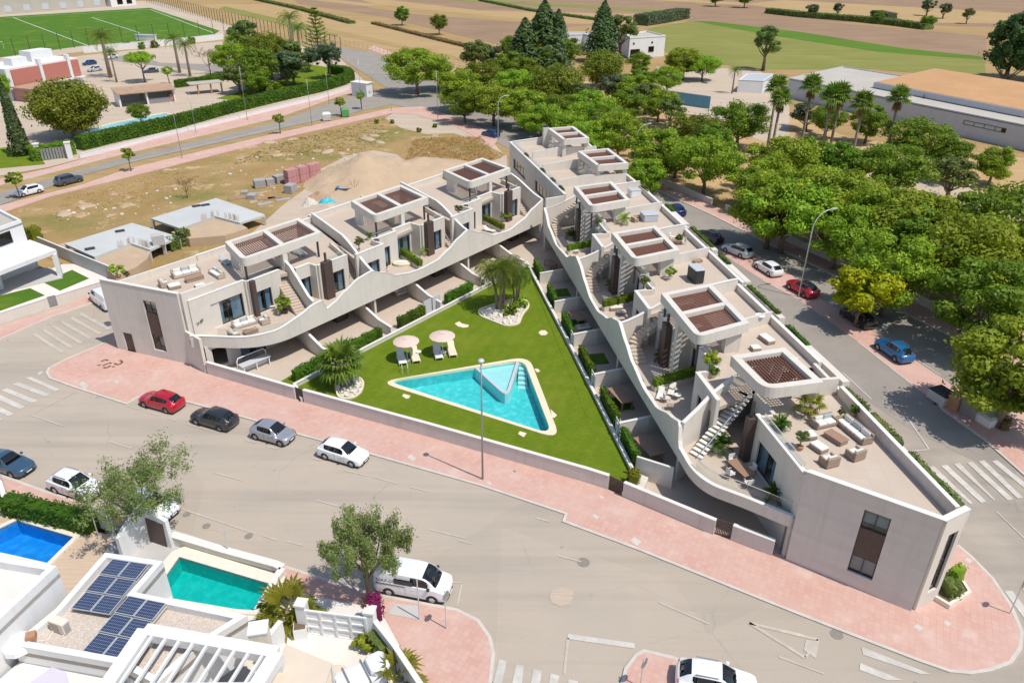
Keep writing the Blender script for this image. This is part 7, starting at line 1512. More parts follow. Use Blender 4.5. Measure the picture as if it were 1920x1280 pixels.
# ------------------------------------------------------------------ street lamps and signs
def lamp(base, h, label, arm=0, az=0, head=True, m='metal_grey', r=.09, group=None):
    p = G(*base); t = thing('street_lamp', p, label, 'street lamp', group)
    if arm:
        d = Vector((math.cos(az), math.sin(az), 0)); path = [p, p + Vector((0, 0, h * .8))] + [p + d * arm * (1 - math.cos(a)) + Vector((0, 0, h * .8 + h * .2 * math.sin(a))) for a in (.3, .6, .9, 1.2, 1.5)]
        MB().tube(path, [r, r * .8] + [r * .6] * 5, 8).build('pole', 'metal_pale', t, smooth=True); e = path[-1]
        MB().bar(e, e + d * .7 + Vector((0, 0, .03)), .28, .12).build('lamp_head', 'metal_pale', t)
    else:
        MB().tube([p, p + Vector((0, 0, h))], [r, r * .6], 8).build('pole', m, t, smooth=True)
        if head: MB().lathe([(.05, 0), (.22, .06), (.27, .16), (.2, .26), (.02, .3)], (p.x, p.y, h - .05), 10).build('lamp_head', 'metal_pale', t, smooth=True)
    MB().cbox((p.x, p.y, 0), .35, .35, .08).build('base_plate', 'metal_grey', t); return t
lamp((905, 900), 11, 'tall grey street lamp on the pink pavement in front of the pool', r=.085)
lamp((1497, 557), 11, 'tall curved street lamp beside the red crossover', 2.2, R_(15), r=.085)
lamp((1187, 341), 10, 'curved street lamp behind the right wing roofs', 2.0, R_(20), r=.08)
lamp((934, 262), 9, 'curved street lamp at the far street corner', 1.8, R_(10), r=.1)
for b, h, lab in (((342, 298), 11, 'leftmost plain pole on the rear street'), ((368, 250), 8.5, 'thin pole by the hedge, second from the left'), ((464, 226), 12, 'tall pole rising beside the corner garden hedge'), ((585, 236), 10, 'plain pole on the near side of the rear street'), ((617, 195), 8, 'pole in front of the willowy tree'), ((679, 207), 12, 'tall dark pole at the white kiosk'), ((700, 175), 6, 'short pole right of the kiosk'), ((821, 225), 11, 'pole between the first two wood trees'), ((891, 165), 6, 'thin pole inside the wood front'), ((656, 146), 6, 'thin pole above the hedge corner'), ((734, 209), 2.6, 'short street sign post at the dry lot corner')): lamp(b, h, lab, r=.06, head=False, group='poles on the rear street')
def signpost(base, h, label, disc=True, az=0, r=.04):
    p = G(*base); t = thing('road_sign', p, label, 'sign'); MB().tube([p, p + Vector((0, 0, h))], r, 8).build('post', 'metal_pale', t)
    if disc: mb = MB(); mb.tf = lambda x, y, z: (p.x + x * math.cos(az) + z * math.sin(az), p.y + x * math.sin(az) - z * math.cos(az), h - .35 + y); mb.lathe([(.32, 0), (.33, .02), (.32, .04), (.01, .04)], (0, 0, .05), 16).build('disc', 'metal_grey', t)
signpost((837, 1180), 3.4, 'grey sign post with round disc on the near pavement', az=R_(60)); signpost((787, 1163), 3.6, 'thin bare post on the near pavement beside the van', False)
signpost((1892, 1152), 3.2, 'slim sign post on the pink corner at the lower right', az=R_(40)); signpost((1200, 1290), 2.6, 'sign post on the small island at the bottom edge', az=R_(50))
signpost((432, 1048), 2.6, 'leaning signpost near the teal pool wall', False); signpost((14, 925), 3.6, 'dark post at the left end of the near pavement', False); signpost((187, 1010), 3.8, 'dark post beside the hedge of the blue pool', False)
# ------------------------------------------------------------------ walls, fences, bins
PWm = boundary([(1176, 318), (1334, 385)], 'low park wall beyond the street, left of the gate', 1.1, m='concrete', th=.3)
boundary([(1360, 396), (1485, 458), (1568, 496), (1667, 541), (1821, 622), (1960, 690)], 'long low park wall behind the parked cars', 1.1, m='concrete', th=.3)
def fence(px, h, step, label, m='dark_metal', rails=2, r=.04, mesh=False):
    P = [G(*p) for p in px]; t = thing('fence', P[0], label, 'fence'); post = None
    seg = [(b - a).length for a, b in zip(P, P[1:])]; T_ = sum(seg); n = max(2, int(T_ / step))
    for i in range(n + 1):
        s = T_ * i / n
        for a, b, l in zip(P, P[1:], seg):
            if s <= l + 1e-5: break
            s -= l
        c = a.lerp(b, min(1, s / l))
        if post is None: post = MB().cbox((0, 0, 0), r * 2, r * 2, h).build('post', m, None); post.parent = t; o = post
        else: o = post.copy(); COL.objects.link(o)
        o.location = c - P[0]
    for k in range(rails):
        z = h * (k + 1) / rails - .03; MB().ribbon([(p.x, p.y) for p in P], z - .02, z + .02, .03).build('rail', m, t)
    return t
fence([(1176, 316), (1250, 347), (1334, 383)], 1.9, 2.5, 'thin dark fence above the park wall, left of the gate', r=.025)
fence([(1485, 456), (1667, 538), (1821, 618)], 2.0, 3, 'thin wire fence on the park wall behind the yellow tree', 'metal_grey', r=.025)
fence([(0, 112), (157, 88), (400, 68), (440, 62)], 6, 6, 'tall dark post fence along the near side of the football pitch', r=.07, rails=1)
fence([(275, 4), (420, 45), (560, 80), (640, 100)], 5.5, 4, 'long dark fence between the football ground and the dry field', r=.09, rails=1)
fence([(610, 78), (700, 96), (760, 112), (900, 135)], 1.8, 3, 'low wire fence along the dry field road', 'metal_grey', r=.04)
boundary([(157, 100), (300, 88), (420, 74)], 'white wall along the near touchline of the football pitch', 2.2, m='white_wall')
boundary([(150, 297), (214, 282), (330, 252), (430, 228), (500, 210), (600, 186), (655, 168)], 'low white wall under the corner garden hedge', .9, m='white_wall')
for p, lab in (((75, 300), 'left'), ((133, 297), 'right')):
    q = G(*p); t = thing('gate_pillar', q, f'white {lab} pillar of the entrance gate at upper left', 'pillar'); MB().cbox((q.x, q.y, 0), .9, .9, 3.0, .4).build('shaft', 'white_wall', t); MB().cbox((q.x, q.y, 3.002), 1.1, 1.1, .15, .4).build('cap', 'coping', t)
gate((80, 302), (130, 296), 2.2, 'dark barred double gate at upper left', 'metal_grey')
KI = thing('kiosk', (*G2(680, 178), 0), 'white electricity kiosk at the rear street junction', 'kiosk'); q = G(680, 180); MB().cbox((q.x, q.y, 0), 5.0, 2.6, 3.4, -.5).build('wall', 'white_wall', KI); MB().cbox((q.x, q.y, 3.402), 5.4, 3.0, .2, -.5).build('roof', 'coping', KI); MB().cbox((q.x - 1.0, q.y - 1.45, 0), 1.0, .2, 2.0, -.5).build('door', 'metal_pale', KI)
def bin_(px, sx, sy, sz, m, label, rz=.3, lid=None):
    q = G(*px); t = thing('waste_container', q, label, 'bin'); MB().cbox((q.x, q.y, .12), sx, sy, sz * .8, rz, taper=1.05).build('tub', m, t); MB().cbox((q.x, q.y, .122 + sz * .8), sx * 1.1, sy * 1.1, sz * .2, rz, taper=.7).build('lid', lid or m, t)
    for a, b in ((-1, -1), (1, -1), (1, 1), (-1, 1)): MB().lathe([(.1, 0), (.1, .12)], (q.x + a * sx * .4, q.y + b * sy * .4, 0), 8).build('wheel', 'tyre', t)
bin_((613, 226), 1.8, 1.4, 1.7, 'metal_pale', 'pale grey waste container on the rear street pavement', lid='white_paint'); bin_((648, 219), 1.6, 1.1, 1.9, 'green_bin', 'green waste container beside the ball shaped tree')
bin_((1762, 752), 1.9, 1.5, 1.2, 'metal_pale', 'white square waste bin with dark round top, leftmost under the right tree', -1.2, 'plastic_black'); bin_((1788, 766), 1.2, 1.0, 1.3, 'terracotta', 'rusty orange bin between the white bins', -1.2); bin_((1818, 780), 1.5, 1.2, 2.3, 'metal_grey', 'tall grey metal container under the right tree', -1.2, 'metal_pale'); bin_((1848, 794), 1.6, 1.3, 1.0, 'white_paint', 'low white bin nearest the trunk of the right tree', -1.2, 'metal_pale')
o = hedge_leaf(None, [G(1876, 802), G(1890, 806)], .1, 1.0, 1.0, 'leaf_straw', 60, .16, 31); o.name = 'dry_grass_tuft'; tag(o, 'dry grass tuft at the foot of the right street tree', 'grass tuft')
HB = thing('hoarding', (*G2(1290, 195), 0), 'blue sheet hoarding among the park trees', 'hoarding')
a, b = G(1228, 190), G(1330, 205); MB().bar((a.x, a.y, 1.5), (b.x, b.y, 1.5), .1, 3).build('panel', 'hoarding_blue', HB); MB().bar((a.x, a.y, 3.1), (b.x, b.y, 3.1), .2, .15).build('rail', 'metal_pale', HB)
CN = thing('canopy', (*G2(1900, 400), 0), 'white flat canopy at the right edge of the park', 'canopy'); P_ = [G2(*p, 3) for p in ((1868, 372), (1880, 362), (1960, 390), (1950, 412))]; MB().prism(P_, 2.85, 3.0).build('roof', 'white_paint', CN)
for p in P_: MB().cbox((*p, 0), .15, .15, 2.85).build('post', 'metal_pale', CN)
# ------------------------------------------------------------------ building lot
def heap(name, c, rx, ry, h, label, m, seed, rz=0, cat='heap'):
    rng = random.Random(seed); N = 26; vs = []; fs = []
    for i in range(N + 1):
        for j in range(N + 1):
            u, v = i / N * 2 - 1, j / N * 2 - 1; r = math.hypot(u, v)
            k = max(0, 1 - r); z = h * (k ** 1.1) * (1 + .35 * math.sin(u * 6 + seed) * math.cos(v * 5 + 1)) + .13 * h * abs(math.sin(u * 9 + v * 13 + seed)) * min(1, k * 3) + .09 * h * rng.uniform(-1, 1) * min(1, k * 4)
            x, y = u * rx, v * ry; vs.append((c.x + x * math.cos(rz) - y * math.sin(rz), c.y + x * math.sin(rz) + y * math.cos(rz), z if r < 1 else -.05))
    fs = [(i * (N + 1) + j, (i + 1) * (N + 1) + j, (i + 1) * (N + 1) + j + 1, i * (N + 1) + j + 1) for i in range(N) for j in range(N)]
    o = MB().add(vs, fs).build(name, m, loc=(c.x, c.y, 0), smooth=True); return tag(o, label, cat)
heap('earth_mound', G(690, 335), 12, 10, 4.2, 'large mound of pale excavated earth behind the left wing', 'sand', 3, .9)
heap('earth_mound', G(800, 315), 9, 7, 1.6, 'low spread of pale earth right of the large mound', 'sand', 5, .4)
heap('earth_mound', G(620, 395), 5, 4, 1.0, 'small sandy heap beside the brick pallets', 'dusty', 8, .2)
r_ = random.Random(12)
for i, (x, y, sc_, lab) in enumerate(((505, 268, 1.3, 'flat pale boulder at the left of the green patch on the lot'), (548, 262, 1.0, 'pale boulder in the middle of the green patch on the lot'), (615, 285, 1.2, 'long pale boulder above the large earth mound'), (640, 288, .8, 'small pale boulder right of the long one above the mound'), (690, 262, 1.5, 'largest pale boulder on the green patch, near the verge'), (702, 255, 1.0, 'pale boulder touching the largest one near the verge'), (712, 268, 1.1, 'pale boulder below the largest one near the verge'), (815, 305, 1.4, 'pale boulder beside the straw grass, left'), (838, 308, 1.2, 'pale boulder beside the straw grass, right'), (520, 292, .9, 'low pale boulder above the pink bricks'), (120, 402, 1.2, 'sandy boulder at the left end of the lot'), (165, 388, 1.0, 'sandy boulder near the rear street, left part of the lot'))):
    q = G(x, y); mb = MB(); prof = [(.3, -.2), (1, 0), (.85, .28), (.4, .5), (.02, .55)]; mb.lathe(prof, n=9)
    mb.v = [(v[0] * (1 + .25 * r_.uniform(-1, 1)), v[1] * (1 + .25 * r_.uniform(-1, 1)), v[2] * (1 + .3 * r_.uniform(-1, 1))) for v in mb.v]
    o = mb.build('boulder', 'sand', None, smooth=True); o.location = (q.x, q.y, 0); o.scale = (sc_ * 1.6, sc_, sc_ * .55); o.rotation_euler = (0, 0, r_.random() * 3); tag(o, lab, 'boulder', 'boulders on the building lot')
rub = []
for i in range(60):
    x = r_.choice((r_.uniform(110, 330), r_.uniform(420, 640), r_.uniform(560, 820))); y = 0
    y = (410 - (x - 110) * .17 + r_.uniform(-22, 22)) if x < 400 else (330 + r_.uniform(-40, 40)) if x < 640 else 300 + r_.uniform(-25, 30)
    q = G(x, y); s_ = r_.uniform(.12, .4); rub.append((q, s_))
mb = MB()
for q, s_ in rub:
    n0 = len(mb.v); mb.lathe([(.4, -.1), (1, .1), (.7, .6), (.05, .8)], n=6); mb.v[n0:] = [(q.x + v[0] * s_ * r_.uniform(.8, 1.3), q.y + v[1] * s_ * r_.uniform(.8, 1.3), .07 + v[2] * s_) for v in mb.v[n0:]]
tag(mb.build('rubble', 'rock', loc=(rub[0][0].x, rub[0][0].y, 0)), 'small rubble stones scattered over the building lot', 'rubble', kind='stuff')
brick = MB().box(-.9, .9, -.55, .55, 0, 1.15)
def brick_fn(root):
    for l in range(4):
        for k in range(3):
            MB().rbox(-.9 + k * .605, -.9 + k * .605 + .59, -.55, .55, .12 + l * .27, .12 + l * .27 + .26, .012).build('brick_bundle', 'pallet_pink', root)
    for y in (-.45, 0, .45): MB().box(-.9, .9, y - .06, y + .06, 0, .1).build('pallet_runner', 'wood', root)
bp = proto('brick_pallet', brick_fn); i = 0
zL = lambda x, y: (400 + x / 6.4, 280 + y / 6.4)
A, B = G(*zL(960, 415)), G(*zL(1200, 350)); ang = math.atan2((B - A).y, (B - A).x)
for lv in range(2):
    for k in range(3):
        c = A.lerp(B, k / 2); place(bp, (c.x, c.y, lv * 1.3), ang, 1.5 if False else (1.45, 1.2, 1.15), f'pink wrapped brick pallet, {"lower" if lv == 0 else "upper"} row, {["left", "middle", "right"][k]} of three', 'pallet', 'pink brick pallets on the lot')
def block_fn(root):
    for l in range(3): MB().rbox(-.6, .6, -.5, .5, .1 + l * .33, .1 + l * .33 + .31, .02).build('block_layer', 'block_grey', root)
    MB().box(-.62, .62, -.5, .5, 0, .09).build('pallet', 'wood', root)
gbp = proto('block_pallet', block_fn)
for i, (x, y, s) in enumerate(((560, 460, 1.5), (680, 430, 1.2), (790, 400, 1.4), (890, 385, 1.3), (930, 520, 1.5), (470, 590, 1.3), (380, 540, 1.0))): q = G(*zL(x, y)); place(gbp, q, .5 + .2 * i, (s, s, s * .9 if i < 5 else s * .55), f'grey block pallet, {ordl[i]} in the stacks beside the pink bricks', 'pallet', 'grey block pallets on the lot')
for i, (x, y, l, rz) in enumerate(((300, 600, 3, .6), (620, 660, 2.6, .8), (740, 590, 2.2, .3), (840, 610, 2.4, .5), (640, 600, 2.8, .55), (980, 470, 2, .7))): q = G(*zL(x, y)); o = MB().cbox((0, 0, 0), l, .9, .18).build('plank_stack', 'block_grey' if i % 2 else 'wood', None); o.location = q; o.rotation_euler = (0, 0, rz); tag(o, ['planks lying at the left end of the block stacks', 'grey board leaning at the front of the block stacks', 'brown boards in the middle of the block stacks', 'flat grey boards at the right of the block stacks', 'long brown boards on the sand between slab and stacks', 'pale board against the last grey pallet'][i], 'planks')
heap('tarp_pile', G(*zL(1370, 660)), 1.8, 1.4, 1.1, 'turquoise tarpaulin over a pile behind the left wing roof', 'teal_tarp', 4, 0, 'tarpaulin'); heap('straw_pile', G(*zL(1270, 590)), 2.2, 1.7, 1.1, 'heap of dry straw beside the turquoise tarpaulin', 'roof_brown', 6); heap('rubble_pile', G(*zL(1165, 680)), 1.6, 1.3, 1.3, 'pile of pale rocks left of the turquoise tarpaulin', 'rock', 9)
q = G(*zL(1590, 520)); t = thing('barrow', q, 'dark navy builder skip bag beside a bare branch on the lot', 'skip'); MB().lathe([(.3, 0), (1.1, .6), (1.3, 1.0), (1.2, 1.0), (.25, .3)], (q.x, q.y, 0), 10, sx=1.3, sy=.8).build('bag', 'blue_tarp', t); 
for k in range(4): MB().tube([(q.x + 1.6, q.y, 0), (q.x + 1.6 + .3 * math.cos(k * 1.6), q.y + .3 * math.sin(k * 1.6), 1.2), (q.x + 1.6 + .9 * math.cos(k * 1.6), q.y + .9 * math.sin(k * 1.6), 2.4)], [.06, .04, .015], 4).build('branch', 'bark', t)
for i, (x, y) in enumerate(((338, 462), (318, 470))):
    o = hedge_leaf(None, [G(x, y), G(x + 18, y - 5)], .05, 2.2 - i * .5, 1.6, 'leaf_olive', 40, .2, 60 + i); o.name = 'shrub'; tag(o, ['feathery green bush behind the left wing roof terrace', 'lower bush beside the feathery one behind the left wing'][i], 'shrub')
def tufts(poly, n, h, m, seed, label, name='dry_grass', wd=.05):
    r = random.Random(seed); mb = MB(); P = [Vector(G2(*p)) for p in poly]
    for i in range(n):
        a, b, c, d = P; u, v = r.random(), r.random(); p = a.lerp(b, u).lerp(d.lerp(c, u), v); hh = h * r.uniform(.4, 1.2)
        for k in range(5):
            q = r.uniform(0, 6.28); w2 = Vector((math.cos(q), math.sin(q))) * wd * 1.6; l = Vector((r.uniform(-1, 1), r.uniform(-1, 1))) * hh * 1.1; o = p + Vector((r.uniform(-.25, .25), r.uniform(-.25, .25)))
            mb.add([(o.x - w2.x, o.y - w2.y, .03), (o.x + w2.x, o.y + w2.y, .03), (o.x + l.x, o.y + l.y, hh)], [(0, 1, 2)])
    ob = mb.build(name, m, loc=(*P[0], 0), fix=False); return tag(ob, label, 'grass', kind='stuff')
tufts([(755, 312), (775, 262), (900, 258), (940, 300)], 1200, .6, 'leaf_gold', 71, 'tall dry straw grass near the right end of the building lot')
tufts([(95, 425), (120, 372), (330, 318), (420, 350)], 900, .22, 'leaf_gold', 72, 'short dry grass over the left part of the building lot')
tufts([(430, 310), (520, 268), (720, 222), (730, 275)], 800, .25, 'leaf_olive', 73, 'short green weeds over the middle of the building lot', 'weeds')
for i, (x, y) in enumerate(((706, 232), (735, 232), (786, 248), (815, 240))): T('shrub', x, y, 1.2, f'low round shrub on the pale verge, {ordl[i]} from the left', 'shrub', 'shrubs on the pale verge', base=True)
# ------------------------------------------------------------------ outdoor furniture
def sofa_fn(Wd, seats, m='wicker', D=.9, arms=True):
    def fn(root):
        MB().rbox(-Wd / 2, Wd / 2, -D / 2, D / 2, .06, .3, .03).build('base', m, root)
        MB().rbox(-Wd / 2, Wd / 2, D / 2 - .16, D / 2, .3, .78, .04).build('backrest', m, root)
        if arms:
            for s in (-1, 1): MB().rbox(*(sorted((s * Wd / 2, s * (Wd / 2 - .15)))), -D / 2, D / 2 - .16, .3, .6, .03).build('armrest', m, root)
        iw = (Wd - (.3 if arms else .04)) / seats
        for k in range(seats):
            x = -Wd / 2 + (.15 if arms else .02) + k * iw
            MB().rbox(x + .01, x + iw - .01, -D / 2 + .02, D / 2 - .17, .3, .46, .05).build('seat_cushion', 'cushion', root)
            MB().rbox(x + .03, x + iw - .03, D / 2 - .34, D / 2 - .17, .44, .82, .05).build('back_cushion', 'cushion' if k % 2 == 0 else 'cushion_grey', root)
        for a in (-1, 1):
            for b in (-1, 1): MB().box(a * (Wd / 2 - .08) - .03, a * (Wd / 2 - .08) + .03, b * (D / 2 - .08) - .03, b * (D / 2 - .08) + .03, 0, .06).build('foot', 'dark_metal', root)
    return fn
SOFA3 = proto('outdoor_sofa', sofa_fn(2.9, 3)); SOFA2 = proto('outdoor_sofa', sofa_fn(1.9, 2)); ARM = proto('armchair', sofa_fn(1.05, 1)); ARMP = proto('armchair', sofa_fn(1.0, 1, 'wicker_pale', .85)); SOFAP = proto('outdoor_sofa', sofa_fn(2.6, 3, 'wicker_pale'))
def ott(root):
    MB().rbox(-.45, .45, -.4, .4, .05, .32, .03).build('base', 'wicker', root); MB().rbox(-.44, .44, -.39, .39, .32, .45, .05).build('seat_cushion', 'cushion', root)
OTT = proto('ottoman', ott)
def ctab(root):
    MB().rbox(-.75, .75, -.4, .4, .0, .36, .02).build('base', 'wicker', root); MB().rbox(-.8, .8, -.45, .45, .36, .41, .015).build('top', 'wood', root)
CTAB = proto('coffee_table', ctab)
def dtab(root):
    for i in range(5): MB().rbox(-1.0, 1.0, -.48 + i * .194, -.48 + i * .194 + .185, .72, .76, .008).build('plank', 'wood', root)
    MB().box(-.95, .95, -.42, .42, .64, .718).build('apron', 'wood', root)
    for a in (-1, 1):
        for b in (-1, 1): MB().box(a * .9 - .05, a * .9 + .05, b * .38 - .05, b * .38 + .05, 0, .64).build('leg', 'wood', root)
DTAB = proto('dining_table', dtab)
def dch(root):
    MB().rbox(-.26, .26, -.26, .26, .42, .48, .03).build('seat', 'cushion', root); MB().rbox(-.27, .27, .2, .27, .48, .88, .03).build('backrest', 'cushion', root)
    for s in (-1, 1): MB().bar((s * .26, -.2, .66), (s * .26, .24, .7), .04, .04).build('armrest', 'coping', root)
    for a in (-1, 1):
        for b in (-1, 1): MB().bar((a * .2, b * .2, .42), (a * .25, b * .25, 0), .035, .035).build('leg', 'wood', root)
DCH = proto('dining_chair', dch)
def lng(m):
    def fn(root):
        MB().rbox(-.33, .33, -1.0, .35, .26, .34, .03).build('seat_pad', m, root)
        MB().add([(-.33, .35, .26), (.33, .35, .26), (.33, .95, .72), (-.33, .95, .72), (-.33, .35, .34), (.33, .35, .34), (.33, .92, .8), (-.33, .92, .8)], [(0, 3, 2, 1), (4, 5, 6, 7), (0, 1, 5, 4), (1, 2, 6, 5), (2, 3, 7, 6), (3, 0, 4, 7)]).build('backrest', m, root)
        MB().bar((-.34, -1, .24), (-.34, .6, .24), .05, .06).bar((.34, -1, .24), (.34, .6, .24), .05, .06).build('frame', 'white_paint', root)
        for a in (-1, 1):
            for y in (-.85, .45): MB().box(a * .33 - .03, a * .33 + .03, y - .03, y + .03, 0, .24).build('leg', 'white_paint', root)
    return fn
LNG = proto('sun_lounger', lng('cushion')); LNGY = proto('sun_lounger', lng('pool_coping')); LNGG = proto('sun_lounger', lng('cushion_grey'))
def para(root):
    MB().tube([(0, 0, 0), (0, 0, 2.45)], .03, 8).build('pole', 'white_paint', root); MB().lathe([(.3, 0), (.3, .08), (.05, .1)], n=12).build('base', 'concrete', root)
    n = 12; vs = []
    for r, z in ((.02, 2.62), (.5, 2.52), (1.0, 2.38), (1.35, 2.22)): vs += [(r * math.cos(2 * math.pi * k / n), r * math.sin(2 * math.pi * k / n), z) for k in range(n)]
    MB().add(vs, [(i * n + k, i * n + (k + 1) % n, (i + 1) * n + (k + 1) % n, (i + 1) * n + k) for i in range(3) for k in range(n)] + [tuple(range(n))]).build('canopy', 'parasol', root, smooth=True)
    MB().lathe([(.05, 0), (.28, -.02), (.3, -.03)], (0, 0, 2.63), 12).build('cap', 'parasol', root)
    for k in range(6): a = k * 1.047; MB().bar((.05 * math.cos(a), .05 * math.sin(a), 2.3), (1.3 * math.cos(a), 1.3 * math.sin(a), 2.2), .02, .02).build('rib', 'white_paint', root)
mat('parasol', (.66, .50, .42), .9, .05, 2)
PARA = proto('parasol', para)
def sidet(root):
    MB().lathe([(.3, 0), (.32, .02), (.3, .04), (.02, .04)], (0, 0, .46), 14).build('top', 'white_paint', root); MB().tube([(0, 0, 0), (0, 0, .46)], .03, 6).build('leg', 'white_paint', root)
SIDET = proto('side_table', sidet)
def zi(n): return {1: (180, 380), 2: (560, 270), 3: (940, 220), 4: (1040, 520), 5: (1160, 640), 6: (1400, 640), 7: (1400, 900), 8: (560, 580)}[n]
def pt(n, x, y): o = zi(n); return (o[0] + x / 3.556, o[1] + y / 3.556)
def put(pr, n, x, y, z, a, label, cat, group=None, s=1, zc=.3):
    g = G2(*pt(n, x, y), z + zc); return place(pr, (g[0], g[1], z), R_(a), s, label, cat, group)
# roof lounge at the street end of the right wing
g1 = 'roof lounge set, right wing'
put(SOFA3, 6, 715, 590, ZR, -72, 'long wicker sofa with white cushions on the right wing roof, beside the parapet', 'sofa', g1, 1.05)
put(SOFA2, 6, 515, 535, ZR, 20, 'short wicker sofa with grey pillow at the rear of the roof lounge', 'sofa', g1)
put(CTAB, 6, 597, 635, ZR, -60, 'brown wicker coffee table in the centre of the roof lounge', 'table', g1)
put(OTT, 6, 418, 620, ZR, 12, 'white cushioned ottoman left of the roof lounge table, farther one', 'ottoman', g1); put(OTT, 6, 483, 698, ZR, -62, 'white cushioned ottoman nearer the glass rail of the roof lounge', 'ottoman', g1, (1.25, 1, 1))
put(ARM, 6, 550, 795, ZR, 200, 'wicker armchair nearest the street facade on the roof lounge', 'armchair', g1, 1.05); put(ARM, 6, 725, 750, ZR, 205, 'wicker armchair at the right front of the roof lounge', 'armchair', g1, 1.05)
def potted(kind, n, x, y, z, h, label, pot=.28, ph=.4, pm='terracotta', cat='potted plant'):
    g = G2(*pt(n, x, y), z); p, H = TREES[kind]; s = h / H * (.62 if kind in ('cycad', 'fansmall', 'potpalm') else .9)
    t = place(p, (g[0], g[1], z + ph), random.Random(int(x + y)).random() * 6, s, label, cat); t.name = 'potted_plant'
    k = 1 / s; po = MB().lathe([(pot * .7 * k, -ph * k), (pot * k, -.02 * k), (pot * .85 * k, 0), (.02, -.03 * k)], n=12).build('pot', pm, None); po.parent = t; return t
potted('cycad', 6, 220, 590, ZR, 1.2, 'cycad in a dark pot beside the glass rail of the roof lounge', .35, .4, 'dark_metal'); potted('olive', 6, 350, 720, ZR, 1.5, 'bushy potted shrub beside the ottomans on the roof lounge', .3, .35); potted('fansmall', 6, 425, 485, ZR, 2.6, 'tall yellow green plant in a clay pot beside the roof column', .36, .5); potted('shrub', 6, 712, 495, ZR, .9, 'small dark potted shrub by the right wing parapet', .22, .3); potted('olive', 6, 617, 525, ZR, 1.0, 'dry twiggy plant behind the roof lounge sofas', .25, .3)
# dining terrace below
put(DTAB, 5, 815, 850, ZF, -67, 'wooden slatted dining table on the curved terrace', 'table', None, 1.05, .6)
for i, (x, y, a) in enumerate(((762, 795, 15), (745, 880, 110), (885, 850, -75), (868, 945, 195))): put(DCH, 5, x, y, ZF, a, ['white dining chair at the far end of the wooden table', 'white dining chair at the left side of the wooden table', 'white dining chair at the right side of the wooden table', 'white dining chair at the near end of the wooden table'][i], 'chair', 'dining chairs on the curved terrace', 1.05, .4)
potted('cycad', 5, 660, 730, ZF, 1.5, 'spiky plant in a square white pot below the open stair', .45, .5, 'coping'); potted('cycad', 5, 1050, 1040, ZF, 1.5, 'spiky fern on the dining terrace beside the sliding door', .2, .1)
# left wing end: roof lounge and terrace lounge
g2 = 'roof lounge set, left wing'
put(SOFAP, 1, 600, 465, ZR, 40, 'long pale wicker sofa on the left wing roof', 'sofa', g2, 1.1); put(CTAB, 1, 655, 500, ZR, 40, 'dark wood coffee table on the left wing roof', 'table', g2, (1.2, .8, 1)); put(ARMP, 1, 452, 540, ZR, 130, 'pale wicker chair at the left of the left wing roof lounge', 'armchair', g2); put(OTT, 1, 520, 550, ZR, 35, 'cushioned ottoman bench on the left wing roof lounge', 'ottoman', g2, (1.3, 1.2, 1)); put(OTT, 1, 690, 545, ZR, 40, 'low white table at the front of the left wing roof lounge', 'ottoman', g2, (1.1, .7, .8)); put(SOFAP, 1, 805, 470, ZR, -45, 'pale wicker daybed at the right of the left wing roof lounge', 'sofa', g2, .9); put(LNGG, 1, 862, 385, ZR, 40, 'grey reclining chair beside the left wing pergola column', 'lounger')
potted('shrub_bright', 1, 150, 500, ZR, 1.6, 'green shrub in the rear corner of the left wing roof', .3, .3); potted('olive', 1, 215, 525, ZR, 1.0, 'twiggy brown plant in the left wing roof corner', .3, .3)
g3 = 'terrace lounge set, left wing'
put(SOFAP, 1, 990, 800, ZF, 40, 'pale wicker sofa on the left wing corner terrace', 'sofa', g3, .95); put(ARMP, 1, 1122, 785, ZF, -50, 'pale wicker armchair right of the corner terrace sofa', 'armchair', g3, 1.1); put(ARMP, 1, 920, 885, ZF, 130, 'pale wicker armchair left of the corner terrace sofa', 'armchair', g3, 1.1); put(CTAB, 1, 1030, 850, ZF, 40, 'wooden coffee table on the left wing corner terrace', 'table', g3, .9); put(LNG, 1, 1172, 670, ZF, 20, 'white reclining chair beside the left wing stair door', 'lounger', None, .8)
potted('shrub_bright', 1, 1255, 735, ZF, 1.9, 'round green potted bush at the foot of the left wing stair', .4, .45, 'cladding'); potted('olive', 1, 700, 865, ZF, 2.0, 'slim green shrub at the glass corner of the left wing terrace', .25, .3)
